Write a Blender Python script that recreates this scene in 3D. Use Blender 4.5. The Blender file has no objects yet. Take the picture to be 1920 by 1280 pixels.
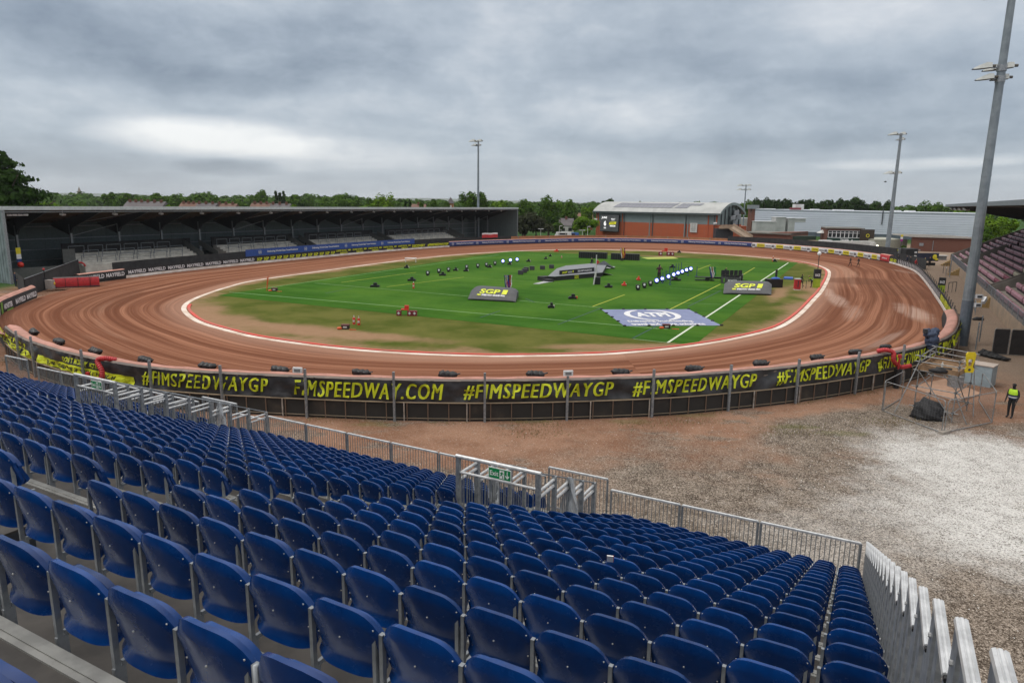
import bpy, math, random
from mathutils import Vector, Matrix, noise
random.seed(7)
sc = bpy.context.scene
COL = sc.collection
R = math.radians
# ---------------------------------------------------------------- camera
HC = 10.5
FPX = 1280.0
_p = math.atan((640-381)/FPX); _r = R(.68)
_f = Vector((0, math.cos(_p), -math.sin(_p))); _u = Vector((0, math.sin(_p), math.cos(_p))); _x = Vector((1, 0, 0))
CR = _x*math.cos(_r)+_u*math.sin(_r); CU = _u*math.cos(_r)-_x*math.sin(_r); CV = _f
cam = bpy.data.cameras.new('camera'); camo = bpy.data.objects.new('camera', cam); COL.objects.link(camo)
cam.lens = 24; cam.sensor_width = 36; cam.clip_start = .05; cam.clip_end = 20000
M = Matrix.Identity(4)
for i in range(3):
    M[i][0] = CR[i]; M[i][1] = CU[i]; M[i][2] = -CV[i]
M[2][3] = HC
camo.matrix_world = M
sc.camera = camo
def ray(x, y): return CV*FPX+CR*(x-960)-CU*(y-640)
def P(x, y, z=0):
    d = ray(x, y); t = (HC-z)/-d.z
    return Vector((d.x*t, d.y*t, z))
def PY(x, y, Y):
    d = ray(x, y); t = Y/d.y
    return Vector((d.x*t, Y, HC+d.z*t))
def proj(p):
    v = Vector(p)-Vector((0, 0, HC)); c = v.dot(CV)
    if c < .1: return (-1e5, -1e5)
    return (960+FPX*v.dot(CR)/c, 640-FPX*v.dot(CU)/c)
# ---------------------------------------------------------------- world + sun
def nd(t, typ, **kw):
    n = t.nodes.new(typ)
    for k, v in kw.items():
        if k in n.inputs.keys() if isinstance(k, str) else False: n.inputs[k].default_value = v
        else: setattr(n, k, v)
    return n
def mth(t, op, a, b=None, c=None, clamp=False):
    n = t.nodes.new('ShaderNodeMath'); n.operation = op; n.use_clamp = clamp
    for i, v in enumerate((a, b, c)):
        if v is None: continue
        if isinstance(v, (int, float)): n.inputs[i].default_value = v
        else: t.links.new(v, n.inputs[i])
    return n.outputs[0]
def mixc(t, f, a, b, mode='MIX'):
    n = t.nodes.new('ShaderNodeMix'); n.data_type = 'RGBA'; n.blend_type = mode
    for i, v in ((0, f), (6, a), (7, b)):
        if isinstance(v, (int, float)): n.inputs[i].default_value = v
        elif isinstance(v, (tuple, list)): n.inputs[i].default_value = (*v[:3], 1)
        else: t.links.new(v, n.inputs[i])
    return n.outputs[2]
def noi(t, vec, scale, detail=4, rough=.55, dist=0.0):
    n = t.nodes.new('ShaderNodeTexNoise'); n.inputs['Scale'].default_value = scale; n.inputs['Detail'].default_value = detail
    n.inputs['Roughness'].default_value = rough; n.inputs['Distortion'].default_value = dist
    if vec is not None: t.links.new(vec, n.inputs['Vector'])
    return n.outputs['Fac']
def mrange(t, v, a, b, c=0., d=1., smooth=True):
    n = t.nodes.new('ShaderNodeMapRange'); n.interpolation_type = 'SMOOTHSTEP' if smooth else 'LINEAR'
    t.links.new(v, n.inputs[0])
    for i, q in enumerate((a, b, c, d)): n.inputs[i+1].default_value = q
    return n.outputs[0]
def ramp(t, v, stops):
    n = t.nodes.new('ShaderNodeValToRGB'); e = n.color_ramp.elements
    while len(e) < len(stops): e.new(.5)
    for i, (p, c) in enumerate(stops): e[i].position = p; e[i].color = (*c, 1)
    t.links.new(v, n.inputs[0]); return n.outputs[0]
def comb(t, x, y, z):
    n = t.nodes.new('ShaderNodeCombineXYZ')
    for i, v in enumerate((x, y, z)):
        if isinstance(v, (int, float)): n.inputs[i].default_value = v
        else: t.links.new(v, n.inputs[i])
    return n.outputs[0]
def sep(t, v):
    n = t.nodes.new('ShaderNodeSeparateXYZ'); t.links.new(v, n.inputs[0]); return n.outputs
SUN_EL, SUN_AZ = R(54), R(-100)      # azimuth measured from +Y towards +X
world = bpy.data.worlds.new('World'); sc.world = world; world.use_nodes = True
wt = world.node_tree; wt.nodes.clear()
tc = wt.nodes.new('ShaderNodeTexCoord'); D = sep(wt, tc.outputs['Generated'])
el = mth(wt, 'ARCSINE', D[2]); az = mth(wt, 'ARCTAN2', D[0], D[1])
zc = mth(wt, 'ADD', mth(wt, 'MAXIMUM', D[2], 0.0), .09)
cx = mth(wt, 'DIVIDE', D[0], zc); cy = mth(wt, 'DIVIDE', D[1], zc)
cp = comb(wt, cx, cy, 3.7)
n1 = noi(wt, cp, .50, 7, .50, .15)
n2 = noi(wt, comb(wt, cx, cy, 9.1), 1.6, 8, .52, .2)
ap = comb(wt, mth(wt, 'MULTIPLY', az, 4.2), mth(wt, 'MULTIPLY', el, 8.), 1.3)
n3 = noi(wt, ap, 1.15, 12, .60, .12)
def blob(px, py, sx, sy, gain, wob=.9):
    d = ray(px, py).normalized(); a0 = math.atan2(d.x, d.y); e0 = math.asin(d.z)
    dx = mth(wt, 'DIVIDE', mth(wt, 'SUBTRACT', az, a0), sx/1308.); dy = mth(wt, 'DIVIDE', mth(wt, 'SUBTRACT', el, e0), sy/1308.)
    q = mth(wt, 'ADD', mth(wt, 'MULTIPLY', dx, dx), mth(wt, 'MULTIPLY', dy, dy))
    q = mth(wt, 'ADD', q, mth(wt, 'MULTIPLY', mth(wt, 'SUBTRACT', n3, .5), wob*4))
    return mth(wt, 'MULTIPLY', mrange(wt, q, 1.5, -.5), gain)
v = mth(wt, 'ADD', mth(wt, 'MULTIPLY', n1, .32), mth(wt, 'MULTIPLY', n2, .12))
n4 = noi(wt, comb(wt, mth(wt, 'MULTIPLY', az, 5.), mth(wt, 'MULTIPLY', el, 11.), 8.3), 2.6, 10, .62, .1)
v = mth(wt, 'ADD', v, mth(wt, 'MULTIPLY', n3, .58)); v = mth(wt, 'ADD', v, mth(wt, 'MULTIPLY', mth(wt, 'SUBTRACT', n4, .5), .24)); v = mth(wt, 'ADD', v, .02)
for a in [(390, 256, 190, 34, .46, .5), (640, 292, 190, 34, .20, .5), (430, 314, 95, 15, -.30, .45), (1700, 308, 150, 10, .20, .6), (1840, 300, 90, 10, .14, .6),
          (1640, 40, 300, 60, .12, .6), (900, 230, 500, 70, .05, .5), (1560, 290, 420, 40, -.08, .6), (330, 70, 420, 55, -.14, .6), (300, 145, 330, 24, -.10, .6), (60, 20, 160, 40, -.03, .5),
          (1150, 330, 420, 40, .09, .5), (1150, 188, 60, 10, -.10, .6), (1450, 165, 250, 26, -.07, .6), (100, 320, 230, 34, -.08, .4), (1250, 90, 300, 60, -.04, .5), (780, 150, 300, 30, -.06, .6), (1120, 360, 260, 9, .07, .6)]:
    v = mth(wt, 'ADD', v, blob(*a))
col = ramp(wt, v, [(.28, (.235, .285, .355)), (.43, (.335, .392, .465)), (.55, (.445, .505, .575)), (.68, (.62, .66, .71)), (.86, (.93, .94, .94))])
hz = mrange(wt, el, 0., .09, 1., 0.)
col = mixc(wt, mth(wt, 'MULTIPLY', hz, .40), col, (.58, .62, .66))
zen = mrange(wt, el, .30, .95, 1., 2.7)
col = mixc(wt, mrange(wt, el, .28, .6), col, (.64, .62, .59))
sky = wt.nodes.new('ShaderNodeTexSky'); sky.sky_type = 'NISHITA'; sky.sun_disc = False; sky.sun_elevation = SUN_EL; sky.sun_rotation = SUN_AZ
bg1 = wt.nodes.new('ShaderNodeBackground'); bg1.inputs[1].default_value = .012; wt.links.new(sky.outputs[0], bg1.inputs[0])
bg2 = wt.nodes.new('ShaderNodeBackground'); wt.links.new(col, bg2.inputs[0]); wt.links.new(mth(wt, 'MULTIPLY', zen, .96), bg2.inputs[1])
add = wt.nodes.new('ShaderNodeAddShader'); wt.links.new(bg1.outputs[0], add.inputs[0]); wt.links.new(bg2.outputs[0], add.inputs[1])
wo = wt.nodes.new('ShaderNodeOutputWorld'); wt.links.new(add.outputs[0], wo.inputs[0])
sl = bpy.data.lights.new('sun', 'SUN'); sl.energy = 1.1; sl.angle = R(14); sl.color = (1, .96, .9)
slo = bpy.data.objects.new('sun', sl); COL.objects.link(slo)
slo.rotation_euler = Vector((-math.sin(SUN_AZ)*math.cos(SUN_EL), -math.cos(SUN_AZ)*math.cos(SUN_EL), -math.sin(SUN_EL))).to_track_quat('-Z', 'Y').to_euler()
sc.view_settings.view_transform = 'Standard'; sc.view_settings.look = 'None'; sc.view_settings.exposure = 0.0; sc.view_settings.gamma = 1
sc.view_settings.use_curve_mapping = False
sc.render.engine = 'CYCLES'
# ---------------------------------------------------------------- materials
MATS = {}
def mat(name, c1, rough=.6, metal=0., c2=None, scale=3., bump=0., bscale=None, spec=.5, coord='Object', detail=5, lo=.35, hi=.65, rnd=0., emit=None, trans=0.):
    if name in MATS: return MATS[name]
    m = bpy.data.materials.new(name); m.use_nodes = True; t = m.node_tree; b = t.nodes['Principled BSDF']
    b.inputs['Roughness'].default_value = rough; b.inputs['Metallic'].default_value = metal
    b.inputs['Specular IOR Level'].default_value = spec
    if coord == 'World': vec = t.nodes.new('ShaderNodeNewGeometry').outputs['Position']
    else: vec = t.nodes.new('ShaderNodeTexCoord').outputs['Object']
    if c2 is None: c2 = tuple(x*.82 for x in c1)
    f = mrange(t, noi(t, vec, scale, detail, .6), lo, hi)
    c = mixc(t, f, c1, c2)
    if rnd:
        oi = t.nodes.new('ShaderNodeObjectInfo')
        hs = t.nodes.new('ShaderNodeHueSaturation'); t.links.new(c, hs.inputs['Color'])
        t.links.new(mth(t, 'ADD', mth(t, 'MULTIPLY', oi.outputs['Random'], rnd*2), 1-rnd), hs.inputs['Value']); c = hs.outputs[0]
    t.links.new(c, b.inputs['Base Color'])
    if bump:
        bp = t.nodes.new('ShaderNodeBump'); bp.inputs['Strength'].default_value = min(1, bump); bp.inputs['Distance'].default_value = .02
        t.links.new(noi(t, vec, bscale or scale*6, 4), bp.inputs['Height']); t.links.new(bp.outputs[0], b.inputs['Normal'])
    if emit:
        b.inputs['Emission Color'].default_value = (*c1, 1); b.inputs['Emission Strength'].default_value = emit
    if trans:
        b.inputs['Alpha'].default_value = 1-trans
    MATS[name] = m; return m
galv = mat('galvanised steel', (.34, .36, .38), .5, .6, (.22, .24, .26), 9)
alum = mat('aluminium', (.42, .43, .44), .45, .55, (.30, .31, .32), 6)
alumb = mat('aluminium rail', (.62, .63, .64), .42, .4, (.44, .45, .46), 7)
steeld = mat('dark steel', (.045, .05, .06), .5, .2)
black = mat('black fabric', (.012, .012, .014), .75, c2=(.022, .022, .024), bump=.3, scale=4)
blackm = mat('black mesh', (.016, .016, .018), .85, c2=(.03, .03, .032), scale=1.2)
blackp = mat('black plastic', (.010, .010, .012), .45)
white = mat('white paint', (.72, .73, .74), .5)
offw = mat('off white', (.55, .55, .53), .6)
yell = mat('fluorescent yellow print', (.60, .64, .015), .6, c2=(.46, .52, .012), scale=2)
bannerk = mat('black banner vinyl', (.020, .020, .022), .42, c2=(.040, .040, .044), scale=1.4, bump=.9, bscale=3.)
navy = mat('navy banner', (.018, .045, .18), .5, c2=(.014, .035, .14))
slateb = mat('slate blue banner', (.09, .12, .24), .5)
red = mat('red vinyl', (.50, .03, .035), .5, c2=(.36, .02, .025))
brightred = mat('bright red plastic', (.62, .035, .02), .5)
orange = mat('orange plastic', (.62, .10, .02), .5)
pink = mat('dusty pink vinyl', (.46, .225, .18), .8, c2=(.33, .17, .13), scale=1.2, coord='World')
conc = mat('concrete', (.30, .27, .235), .85, c2=(.22, .19, .165), scale=1.1, bump=.3, coord='World')
concl = mat('pale concrete', (.60, .58, .53), .85, c2=(.46, .44, .40), scale=1.2, coord='World')
blue = mat('seat blue', (.0012, .033, .150), .20, c2=(.0009, .023, .112), scale=5, rnd=.30, spec=.38)
for _m in (blue,):
    _t = _m.node_tree; _b = _t.nodes['Principled BSDF']; _o = _t.nodes.new('ShaderNodeTexCoord').outputs['Object']; _oi = _t.nodes.new('ShaderNodeObjectInfo').outputs['Random']; _va = _t.nodes.new('ShaderNodeVectorMath'); _va.operation = 'ADD'; _t.links.new(_o, _va.inputs[0]); _t.links.new(comb(_t, mth(_t, 'MULTIPLY', _oi, 37.), mth(_t, 'MULTIPLY', _oi, 19.), 0.), _va.inputs[1])
    _t.links.new(mrange(_t, noi(_t, _va.outputs[0], 7., 6, .7), .35, .7, .16, .32), _b.inputs['Roughness'])
    _c = _b.inputs['Base Color'].links[0].from_socket; _t.links.new(mixc(_t, mth(_t, 'MULTIPLY', mrange(_t, noi(_t, _va.outputs[0], 11., 8, .8),   .56, .74), .10), _c, (.10, .13, .19)), _b.inputs['Base Color'])
bolt = mat('bolt zinc', (.6, .6, .6), .35, .7)
deckm = mat('plywood deck', (.062, .056, .051), .85, c2=(.036, .033, .031), scale=2.4, bump=.2)
wood = mat('timber', (.26, .16, .085), .75, c2=(.17, .10, .055), scale=3)
skinm = mat('skin', (.45, .25, .17), .6)
skind = mat('dark skin', (.10, .055, .035), .6)
clothk = mat('black clothing', (.013, .013, .016), .85)
clothn = mat('navy clothing', (.02, .03, .07), .85)
hivis = mat('hi vis yellow', (.45, .72, .03), .7, c2=(.38, .62, .03))
reflect = mat('reflective tape', (.7, .72, .74), .4)
# ---------------------------------------------------------------- mesh builder
class MB:
    def __init__(s): s.v = []; s.f = []; s.m = []; s.mi = 0; s.uv = None
    def add(s, vs, fs):
        o = len(s.v); s.v += [tuple(p) for p in vs]; s.f += [tuple(i+o for i in f) for f in fs]; s.m += [s.mi]*len(fs); return s
    def box(s, c, sz, rz=0., rx=0., ry=0.):
        x, y, z = (q/2 for q in sz)
        vs = [Vector((a*x, b*y, d*z)) for a in (-1, 1) for b in (-1, 1) for d in (-1, 1)]
        if rx or ry or rz:
            m = Matrix.Rotation(rz, 3, 'Z') @ Matrix.Rotation(ry, 3, 'Y') @ Matrix.Rotation(rx, 3, 'X'); vs = [m @ p for p in vs]
        c = Vector(c)
        return s.add([p+c for p in vs], [(0, 1, 3, 2), (4, 6, 7, 5), (0, 4, 5, 1), (2, 3, 7, 6), (0, 2, 6, 4), (1, 5, 7, 3)])
    def bar(s, a, b, w, h=None, up=(0, 0, 1)):       # rectangular bar between points
        a = Vector(a); b = Vector(b); h = h or w; d = (b-a).normalized(); up = Vector(up)
        if abs(d.dot(up)) > .99: up = Vector((1, 0, 0))
        x = d.cross(up).normalized()*w/2; y = x.cross(d).normalized()*h/2
        return s.add([p+sx*x+sy*y for p in (a, b) for sx, sy in ((-1, -1), (1, -1), (1, 1), (-1, 1))],
                     [(0, 1, 2, 3), (7, 6, 5, 4), (0, 4, 5, 1), (1, 5, 6, 2), (2, 6, 7, 3), (3, 7, 4, 0)])
    def tube(s, a, b, r, r2=None, n=8, cap=True):
        a = Vector(a); b = Vector(b); d = (b-a).normalized(); r2 = r if r2 is None else r2
        up = Vector((0, 0, 1)) if abs(d.z) < .95 else Vector((1, 0, 0)); x = d.cross(up).normalized(); y = x.cross(d)
        vs = [p+(x*math.cos(2*math.pi*i/n)+y*math.sin(2*math.pi*i/n))*q for p, q in ((a, r), (b, r2)) for i in range(n)]
        fs = [(i, (i+1) % n, n+(i+1) % n, n+i) for i in range(n)]
        if cap: fs += [tuple(range(n-1, -1, -1)), tuple(range(n, 2*n))]
        return s.add(vs, fs)
    def path(s, pts, r, n=8):
        for a, b in zip(pts, pts[1:]): s.tube(a, b, r, n=n)
        return s
    def prism(s, poly, z0, z1):
        n = len(poly); vs = [(x, y, z0) for x, y in poly]+[(x, y, z1) for x, y in poly]
        return s.add(vs, [(i, (i+1) % n, n+(i+1) % n, n+i) for i in range(n)]+[tuple(range(n-1, -1, -1)), tuple(range(n, 2*n))])
    def grid(s, rows, closed=False):                 # list of rows of points
        a, b = len(rows), len(rows[0]); vs = [p for r in rows for p in r]; fs = []
        for i in range(a-1):
            for j in range(b if closed else b-1):
                k = (j+1) % b; fs.append((i*b+j, i*b+k, (i+1)*b+k, (i+1)*b+j))
        return s.add(vs, fs)
    def ball(s, c, r, nu=10, nv=6, sq=(1, 1, 1), jit=0.):
        rows = []
        for i in range(nv+1):
            th = math.pi*i/nv; row = []
            for j in range(nu):
                ph = 2*math.pi*j/nu; k = 1+(jit*noise.noise(Vector((c[0]+math.cos(ph)*2.3*math.sin(th), c[1]+math.sin(ph)*2.3*math.sin(th), c[2]+math.cos(th)*2.3))) if jit else 0)
                row.append((c[0]+r*k*sq[0]*math.sin(th)*math.cos(ph), c[1]+r*k*sq[1]*math.sin(th)*math.sin(ph), c[2]+r*k*sq[2]*math.cos(th)))
            rows.append(row)
        return s.grid(rows, True)
    def extrude_profile(s, prof, a, b):              # prof: list of (offset right, up); from a to b
        a = Vector(a); b = Vector(b); d = (b-a); d.z = 0; d.normalize(); x = Vector((d.y, -d.x, 0)); n = len(prof)
        vs = [p+x*q[0]+Vector((0, 0, q[1])) for p in (a, b) for q in prof]
        return s.add(vs, [(i, (i+1) % n, n+(i+1) % n, n+i) for i in range(n)]+[tuple(range(n-1, -1, -1)), tuple(range(n, 2*n))])
    def build(s, name, mats, parent=None, local=False, smooth=False, origin=None):
        if not isinstance(mats, (list, tuple)): mats = [mats]
        me = bpy.data.meshes.new(name)
        off = Vector((0, 0, 0))
        if not local:
            if parent is not None:
                p = parent
                while p is not None: off += p.location; p = p.parent
            elif origin is not None: off = Vector(origin)
            elif s.v:
                xs = [p[0] for p in s.v]; ys = [p[1] for p in s.v]; off = Vector(((min(xs)+max(xs))/2, (min(ys)+max(ys))/2, min(p[2] for p in s.v)))
        me.from_pydata([(p[0]-off.x, p[1]-off.y, p[2]-off.z) for p in s.v], [], s.f)
        for m in mats: me.materials.append(m)
        if len(mats) > 1: me.polygons.foreach_set('material_index', s.m)
        if smooth: me.polygons.foreach_set('use_smooth', [True]*len(me.polygons))
        if s.uv:
            l = me.uv_layers.new(name='UVMap')
            for lp in me.loops: l.data[lp.index].uv = s.uv[lp.vertex_index]
        me.update()
        o = bpy.data.objects.new(name, me); COL.objects.link(o)
        if parent is not None: o.parent = parent
        elif not local: o.location = off
        return o
def tag(o, label=None, cat=None, group=None, kind=None):
    if label: o['label'] = label
    if cat: o['category'] = cat
    if group: o['group'] = group
    if kind: o['kind'] = kind
    return o
def empty(name, loc, label, cat, group=None, rz=0.):
    o = bpy.data.objects.new(name, None); COL.objects.link(o); o.location = loc; o.rotation_euler = (0, 0, rz); o.empty_display_size = .2
    return tag(o, label, cat, group)
def copy_tree(o, parent=None):
    c = o.copy(); COL.objects.link(c)
    if parent is not None: c.parent = parent
    for ch in [k for k in o.children]: copy_tree(ch, c)
    return c
ORD = ['first', 'second', 'third', 'fourth', 'fifth', 'sixth', 'seventh', 'eighth', 'ninth', 'tenth', 'eleventh', 'twelfth', 'thirteenth', 'fourteenth', 'fifteenth', 'sixteenth', 'seventeenth', 'eighteenth', 'nineteenth', 'twentieth']
ORD += ['twenty-'+q for q in ORD[:9]]+['thirtieth']+['thirty-'+q for q in ORD[:9]]+['fortieth']+['forty-'+q for q in ORD[:9]]+['fiftieth']+['fifty-'+q for q in ORD[:9]]+['sixtieth']
# text ---------------------------------------------------------
_tc = {}
def text2d(body, bold=.02, shear=0., space=1.):
    k = (body, bold, shear, space)
    if k in _tc: return _tc[k]
    cu = bpy.data.curves.new('t', 'FONT'); cu.body = body; cu.size = 1; cu.offset = bold; cu.shear = shear; cu.space_character = space; cu.resolution_u = 3
    ob = bpy.data.objects.new('t', cu); COL.objects.link(ob)
    dg = bpy.context.evaluated_depsgraph_get(); dg.update()
    me = bpy.data.meshes.new_from_object(ob.evaluated_get(dg))
    vs = [(v.co.x, v.co.y) for v in me.vertices]; fs = [tuple(p.vertices) for p in me.polygons]
    bpy.data.objects.remove(ob); bpy.data.curves.remove(cu); bpy.data.meshes.remove(me)
    x0 = min(v[0] for v in vs); x1 = max(v[0] for v in vs); y0 = min(v[1] for v in vs); y1 = max(v[1] for v in vs)
    vs = [((x-x0)/(x1-x0), (y-y0)/(y1-y0)) for x, y in vs]
    _tc[k] = (vs, fs, (x1-x0)/(y1-y0)); return _tc[k]
def put_text(mb, body, fn, **kw):                     # fn maps (0..1, 0..1) to a world point
    vs, fs, asp = text2d(body, **kw); mb.add([fn(x, y) for x, y in vs], fs); return asp
def quadfn(a, b, c, d, off=(0, 0, 0)):                # a lower-left, b lower-right, c upper-right, d upper-left
    a, b, c, d, off = map(Vector, (a, b, c, d, off))
    return lambda x, y: (a*(1-x)+b*x)*(1-y)+(d*(1-x)+c*x)*y+off
# curved paths --------------------------------------------------
def catmull(pts, closed=False, n=8):
    pts = [Vector((p[0], p[1], 0)) for p in pts]; out = []; N = len(pts)
    for i in range(N if closed else N-1):
        g_ = (lambda k: pts[k % N]) if closed else (lambda k: pts[max(0, min(N-1, k))])
        p0, p1, p2, p3 = g_(i-1), g_(i), g_(i+1), g_(i+2)
        for j in range(n):
            t = j/n; out.append(.5*((2*p1)+(p2-p0)*t+(2*p0-5*p1+4*p2-p3)*t*t+(3*p1-p0-3*p2+p3)*t*t*t))
    if not closed: out.append(pts[-1])
    return out
class Path:
    def __init__(s, pts):
        s.p = pts; s.l = [0.]
        for a, b in zip(pts, pts[1:]): s.l.append(s.l[-1]+(b-a).length)
        s.L = s.l[-1]
    def at(s, d, off=0., z=0.):
        d = max(0, min(s.L-1e-6, d)); lo, hi = 0, len(s.l)-1
        while hi-lo > 1:
            m = (lo+hi)//2
            if s.l[m] <= d: lo = m
            else: hi = m
        t = (d-s.l[lo])/(s.l[lo+1]-s.l[lo]); p = s.p[lo].lerp(s.p[lo+1], t)
        i0, i1 = max(0, lo-1), min(len(s.p)-1, lo+2); tg = (s.p[i1]-s.p[i0]).normalized(); nr = Vector((tg.y, -tg.x, 0))
        q = p+nr*off; q.z = z; return q
    def tan(s, d): return (s.at(d+.2)-s.at(d-.2)).normalized()
    def spx(s, x, z=0., lo=0., hi=None):              # arc length whose projection has pixel column x
        hi = s.L if hi is None else hi; best = None
        n = 400
        for i in range(n+1):
            d = lo+(hi-lo)*i/n; q = proj(s.at(d, 0, z)); e = abs(q[0]-x)
            if best is None or e < best[0]: best = (e, d)
        return best[1]
# ================================================================= SETTING
def wpos(t): return t.nodes.new('ShaderNodeNewGeometry').outputs['Position']
def emask(t, pos, c, rx, ry, ang=0., wob=.6, wsc=.35, soft=.7):
    """soft-edged irregular patch lying on the ground at a world place (a real stain or gravel spread)"""
    s = sep(t, pos); dx = mth(t, 'SUBTRACT', s[0], c[0]); dy = mth(t, 'SUBTRACT', s[1], c[1]); ca, sa = math.cos(ang), math.sin(ang)
    a = mth(t, 'DIVIDE', mth(t, 'ADD', mth(t, 'MULTIPLY', dx, ca), mth(t, 'MULTIPLY', dy, sa)), rx)
    b = mth(t, 'DIVIDE', mth(t, 'SUBTRACT', mth(t, 'MULTIPLY', dy, ca), mth(t, 'MULTIPLY', dx, sa)), ry)
    q = mth(t, 'SQRT', mth(t, 'ADD', mth(t, 'MULTIPLY', a, a), mth(t, 'MULTIPLY', b, b)))
    q = mth(t, 'ADD', q, mth(t, 'MULTIPLY', mth(t, 'SUBTRACT', noi(t, pos, wsc, 6, .65), .5), wob*2))
    return mrange(t, q, 1+soft/2, 1-soft/2)
def newmat(name, rough=.9):
    m = bpy.data.materials.new(name); m.use_nodes = True; t = m.node_tree; b = t.nodes['Principled BSDF']; b.inputs['Roughness'].default_value = rough
    b.inputs['Specular IOR Level'].default_value = .03
    return m, t, b
def addbump(t, b, h, s=.5, d=.02):
    bp = t.nodes.new('ShaderNodeBump'); bp.inputs['Strength'].default_value = s; bp.inputs['Distance'].default_value = d
    t.links.new(h, bp.inputs['Height']); t.links.new(bp.outputs[0], b.inputs['Normal'])
# ground
m, t, b = newmat('compacted gravel ground', .95); pos = wpos(t)
earth = mixc(t, mrange(t, noi(t, pos, .22, 7, .65), .38, .64), (.205, .108, .068), (.30, .175, .118))
def pebb(sc_):
    v_ = t.nodes.new('ShaderNodeTexVoronoi'); v_.inputs['Scale'].default_value = sc_; t.links.new(pos, v_.inputs['Vector']); return sep(t, v_.outputs['Color'])[0], v_.outputs['Distance']
p1_, d1_ = pebb(22.); p2_, d2_ = pebb(44.)
pv = mth(t, 'ADD', mth(t, 'MULTIPLY', p1_, .5), mth(t, 'MULTIPLY', p2_, .5))
grav = mixc(t, mrange(t, mth(t, 'ADD', pv, mth(t, 'MULTIPLY', mth(t, 'SUBTRACT', noi(t, pos, 1.1, 6, .7), .5), .9)), .25, .85, smooth=False), (.052, .040, .031), (.33, .275, .225))
wg = mixc(t, mrange(t, mth(t, 'ADD', pv, mth(t, 'MULTIPLY', mth(t, 'SUBTRACT', noi(t, pos, 1.3, 6, .7), .5), .8)), .08, .62, smooth=False), (.14, .125, .11), (.62, .61, .59))
s = sep(t, pos)
nearm = mrange(t, mth(t, 'ADD', mth(t, 'ADD', s[1], mth(t, 'MULTIPLY', s[0], -.25)), mth(t, 'MULTIPLY', mth(t, 'SUBTRACT', noi(t, pos, .25, 6, .65), .5), 16.)), 29.5, 22.)
c = mixc(t, nearm, earth, grav)
gp = mrange(t, noi(t, comb(t, s[0], mth(t, 'MULTIPLY', s[1], 2.2), 4.), .22, 6, .7), .53, .60)
c = mixc(t, mth(t, 'MULTIPLY', gp, .75), c, grav)
for (px, py, rx, ry, an) in [(1560, 810, 5.0, 2.2, .5), (1660, 790, 5., 2.5, .6)]:
    c = mixc(t, emask(t, pos, P(px, py), rx, ry, an, .8), c, grav)
far = mrange(t, s[0], 27., 34.); c = mixc(t, far, c, mixc(t, noi(t, pos, .5, 5, .6), (.27, .20, .15), (.21, .16, .125)))
A = P(1830, 880)
c = mixc(t, emask(t, pos, P(1880, 880), 4.6, 4.6, .4, .7, .5, .8), c, wg)
c = mixc(t, emask(t, pos, P(1925, 1000), 3.4, 3.0, .4, .8, .6, 1.0), c, wg)
c = mixc(t, mth(t, 'MULTIPLY', emask(t, pos, P(1780, 940), 3.6, 2.6, .4, 1.2, .8, 1.3), .55), c, wg)
c = mixc(t, mth(t, 'MULTIPLY', emask(t, pos, P(1600, 1010), 4., 2.5, .4, 1.4, .9, 1.3), .3), c, wg)
for (px, py) in [(990, 788), (1300, 778), (1490, 800), (1580, 812), (700, 795), (1180, 790)]:
    c = mixc(t, mth(t, 'MULTIPLY', emask(t, pos, P(px, py), 1.0, .35, 0, 1.6, 1.6, 1.), .4), c, (.11, .12, .035))
spk = mrange(t, pv, .72, .92); c = mixc(t, mth(t, 'MULTIPLY', spk, .5), c, (.50, .44, .38)); spd = mrange(t, pv, .30, .10); c = mixc(t, mth(t, 'MULTIPLY', spd, .45), c, (.06, .04, .03))
grassfar = mrange(t, s[1], 190., 215.)
c = mixc(t, grassfar, c, (.035, .075, .02))
lft = mrange(t, s[0], -57., -62.); c = mixc(t, lft, c, (.04, .08, .025))
t.links.new(c, b.inputs['Base Color'])
addbump(t, b, mth(t, 'ADD', pv, mth(t, 'MULTIPLY', noi(t, pos, .8, 4), 2.)), .8, .03)
mb = MB(); mb.grid([[(x, y, 0) for x in (-9000, -400, -100, 0, 100, 400, 9000)] for y in (-600, 0, 60, 200, 600, 12000)])
tag(mb.build('ground', m, origin=(0, 0, 0)), kind='structure')
# rings
KP = [(-34.2, 90.7), (-34.9, 83.0), (-34.6, 76), (-33.8, 70.7), (-32.4, 66.5), (-30.2, 62.6), (-27.2, 58.5), (-23.4, 54.9), (-20.0, 52.2), (-14.9, 49.4), (-10.7, 47.8), (-6.8, 46.9), (-3.0, 46.5), (0.0, 46.5), (5.7, 47.3), (8.7, 48.3), (11.9, 49.8), (15.6, 52.1), (18.4, 54.3), (21.9, 57.5), (24.7, 60.9), (28.9, 67.6), (34.8, 78.2), (39.4, 86.6), (46.6, 100.8), (51.3, 110.7), (53.6, 116.5), (55.1, 122.1), (55.9, 127.1), (55.7, 132.8), (54.3, 138.5), (51.8, 143.0), (48.6, 147.9), (43.6, 152.6), (36, 157.5), (27.6, 160.8), (17.3, 161.3), (8.3, 158.6), (-0.6, 152), (-10.6, 141.5), (-18.0, 129.5), (-23.4, 118), (-28.9, 104.5)]
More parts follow.
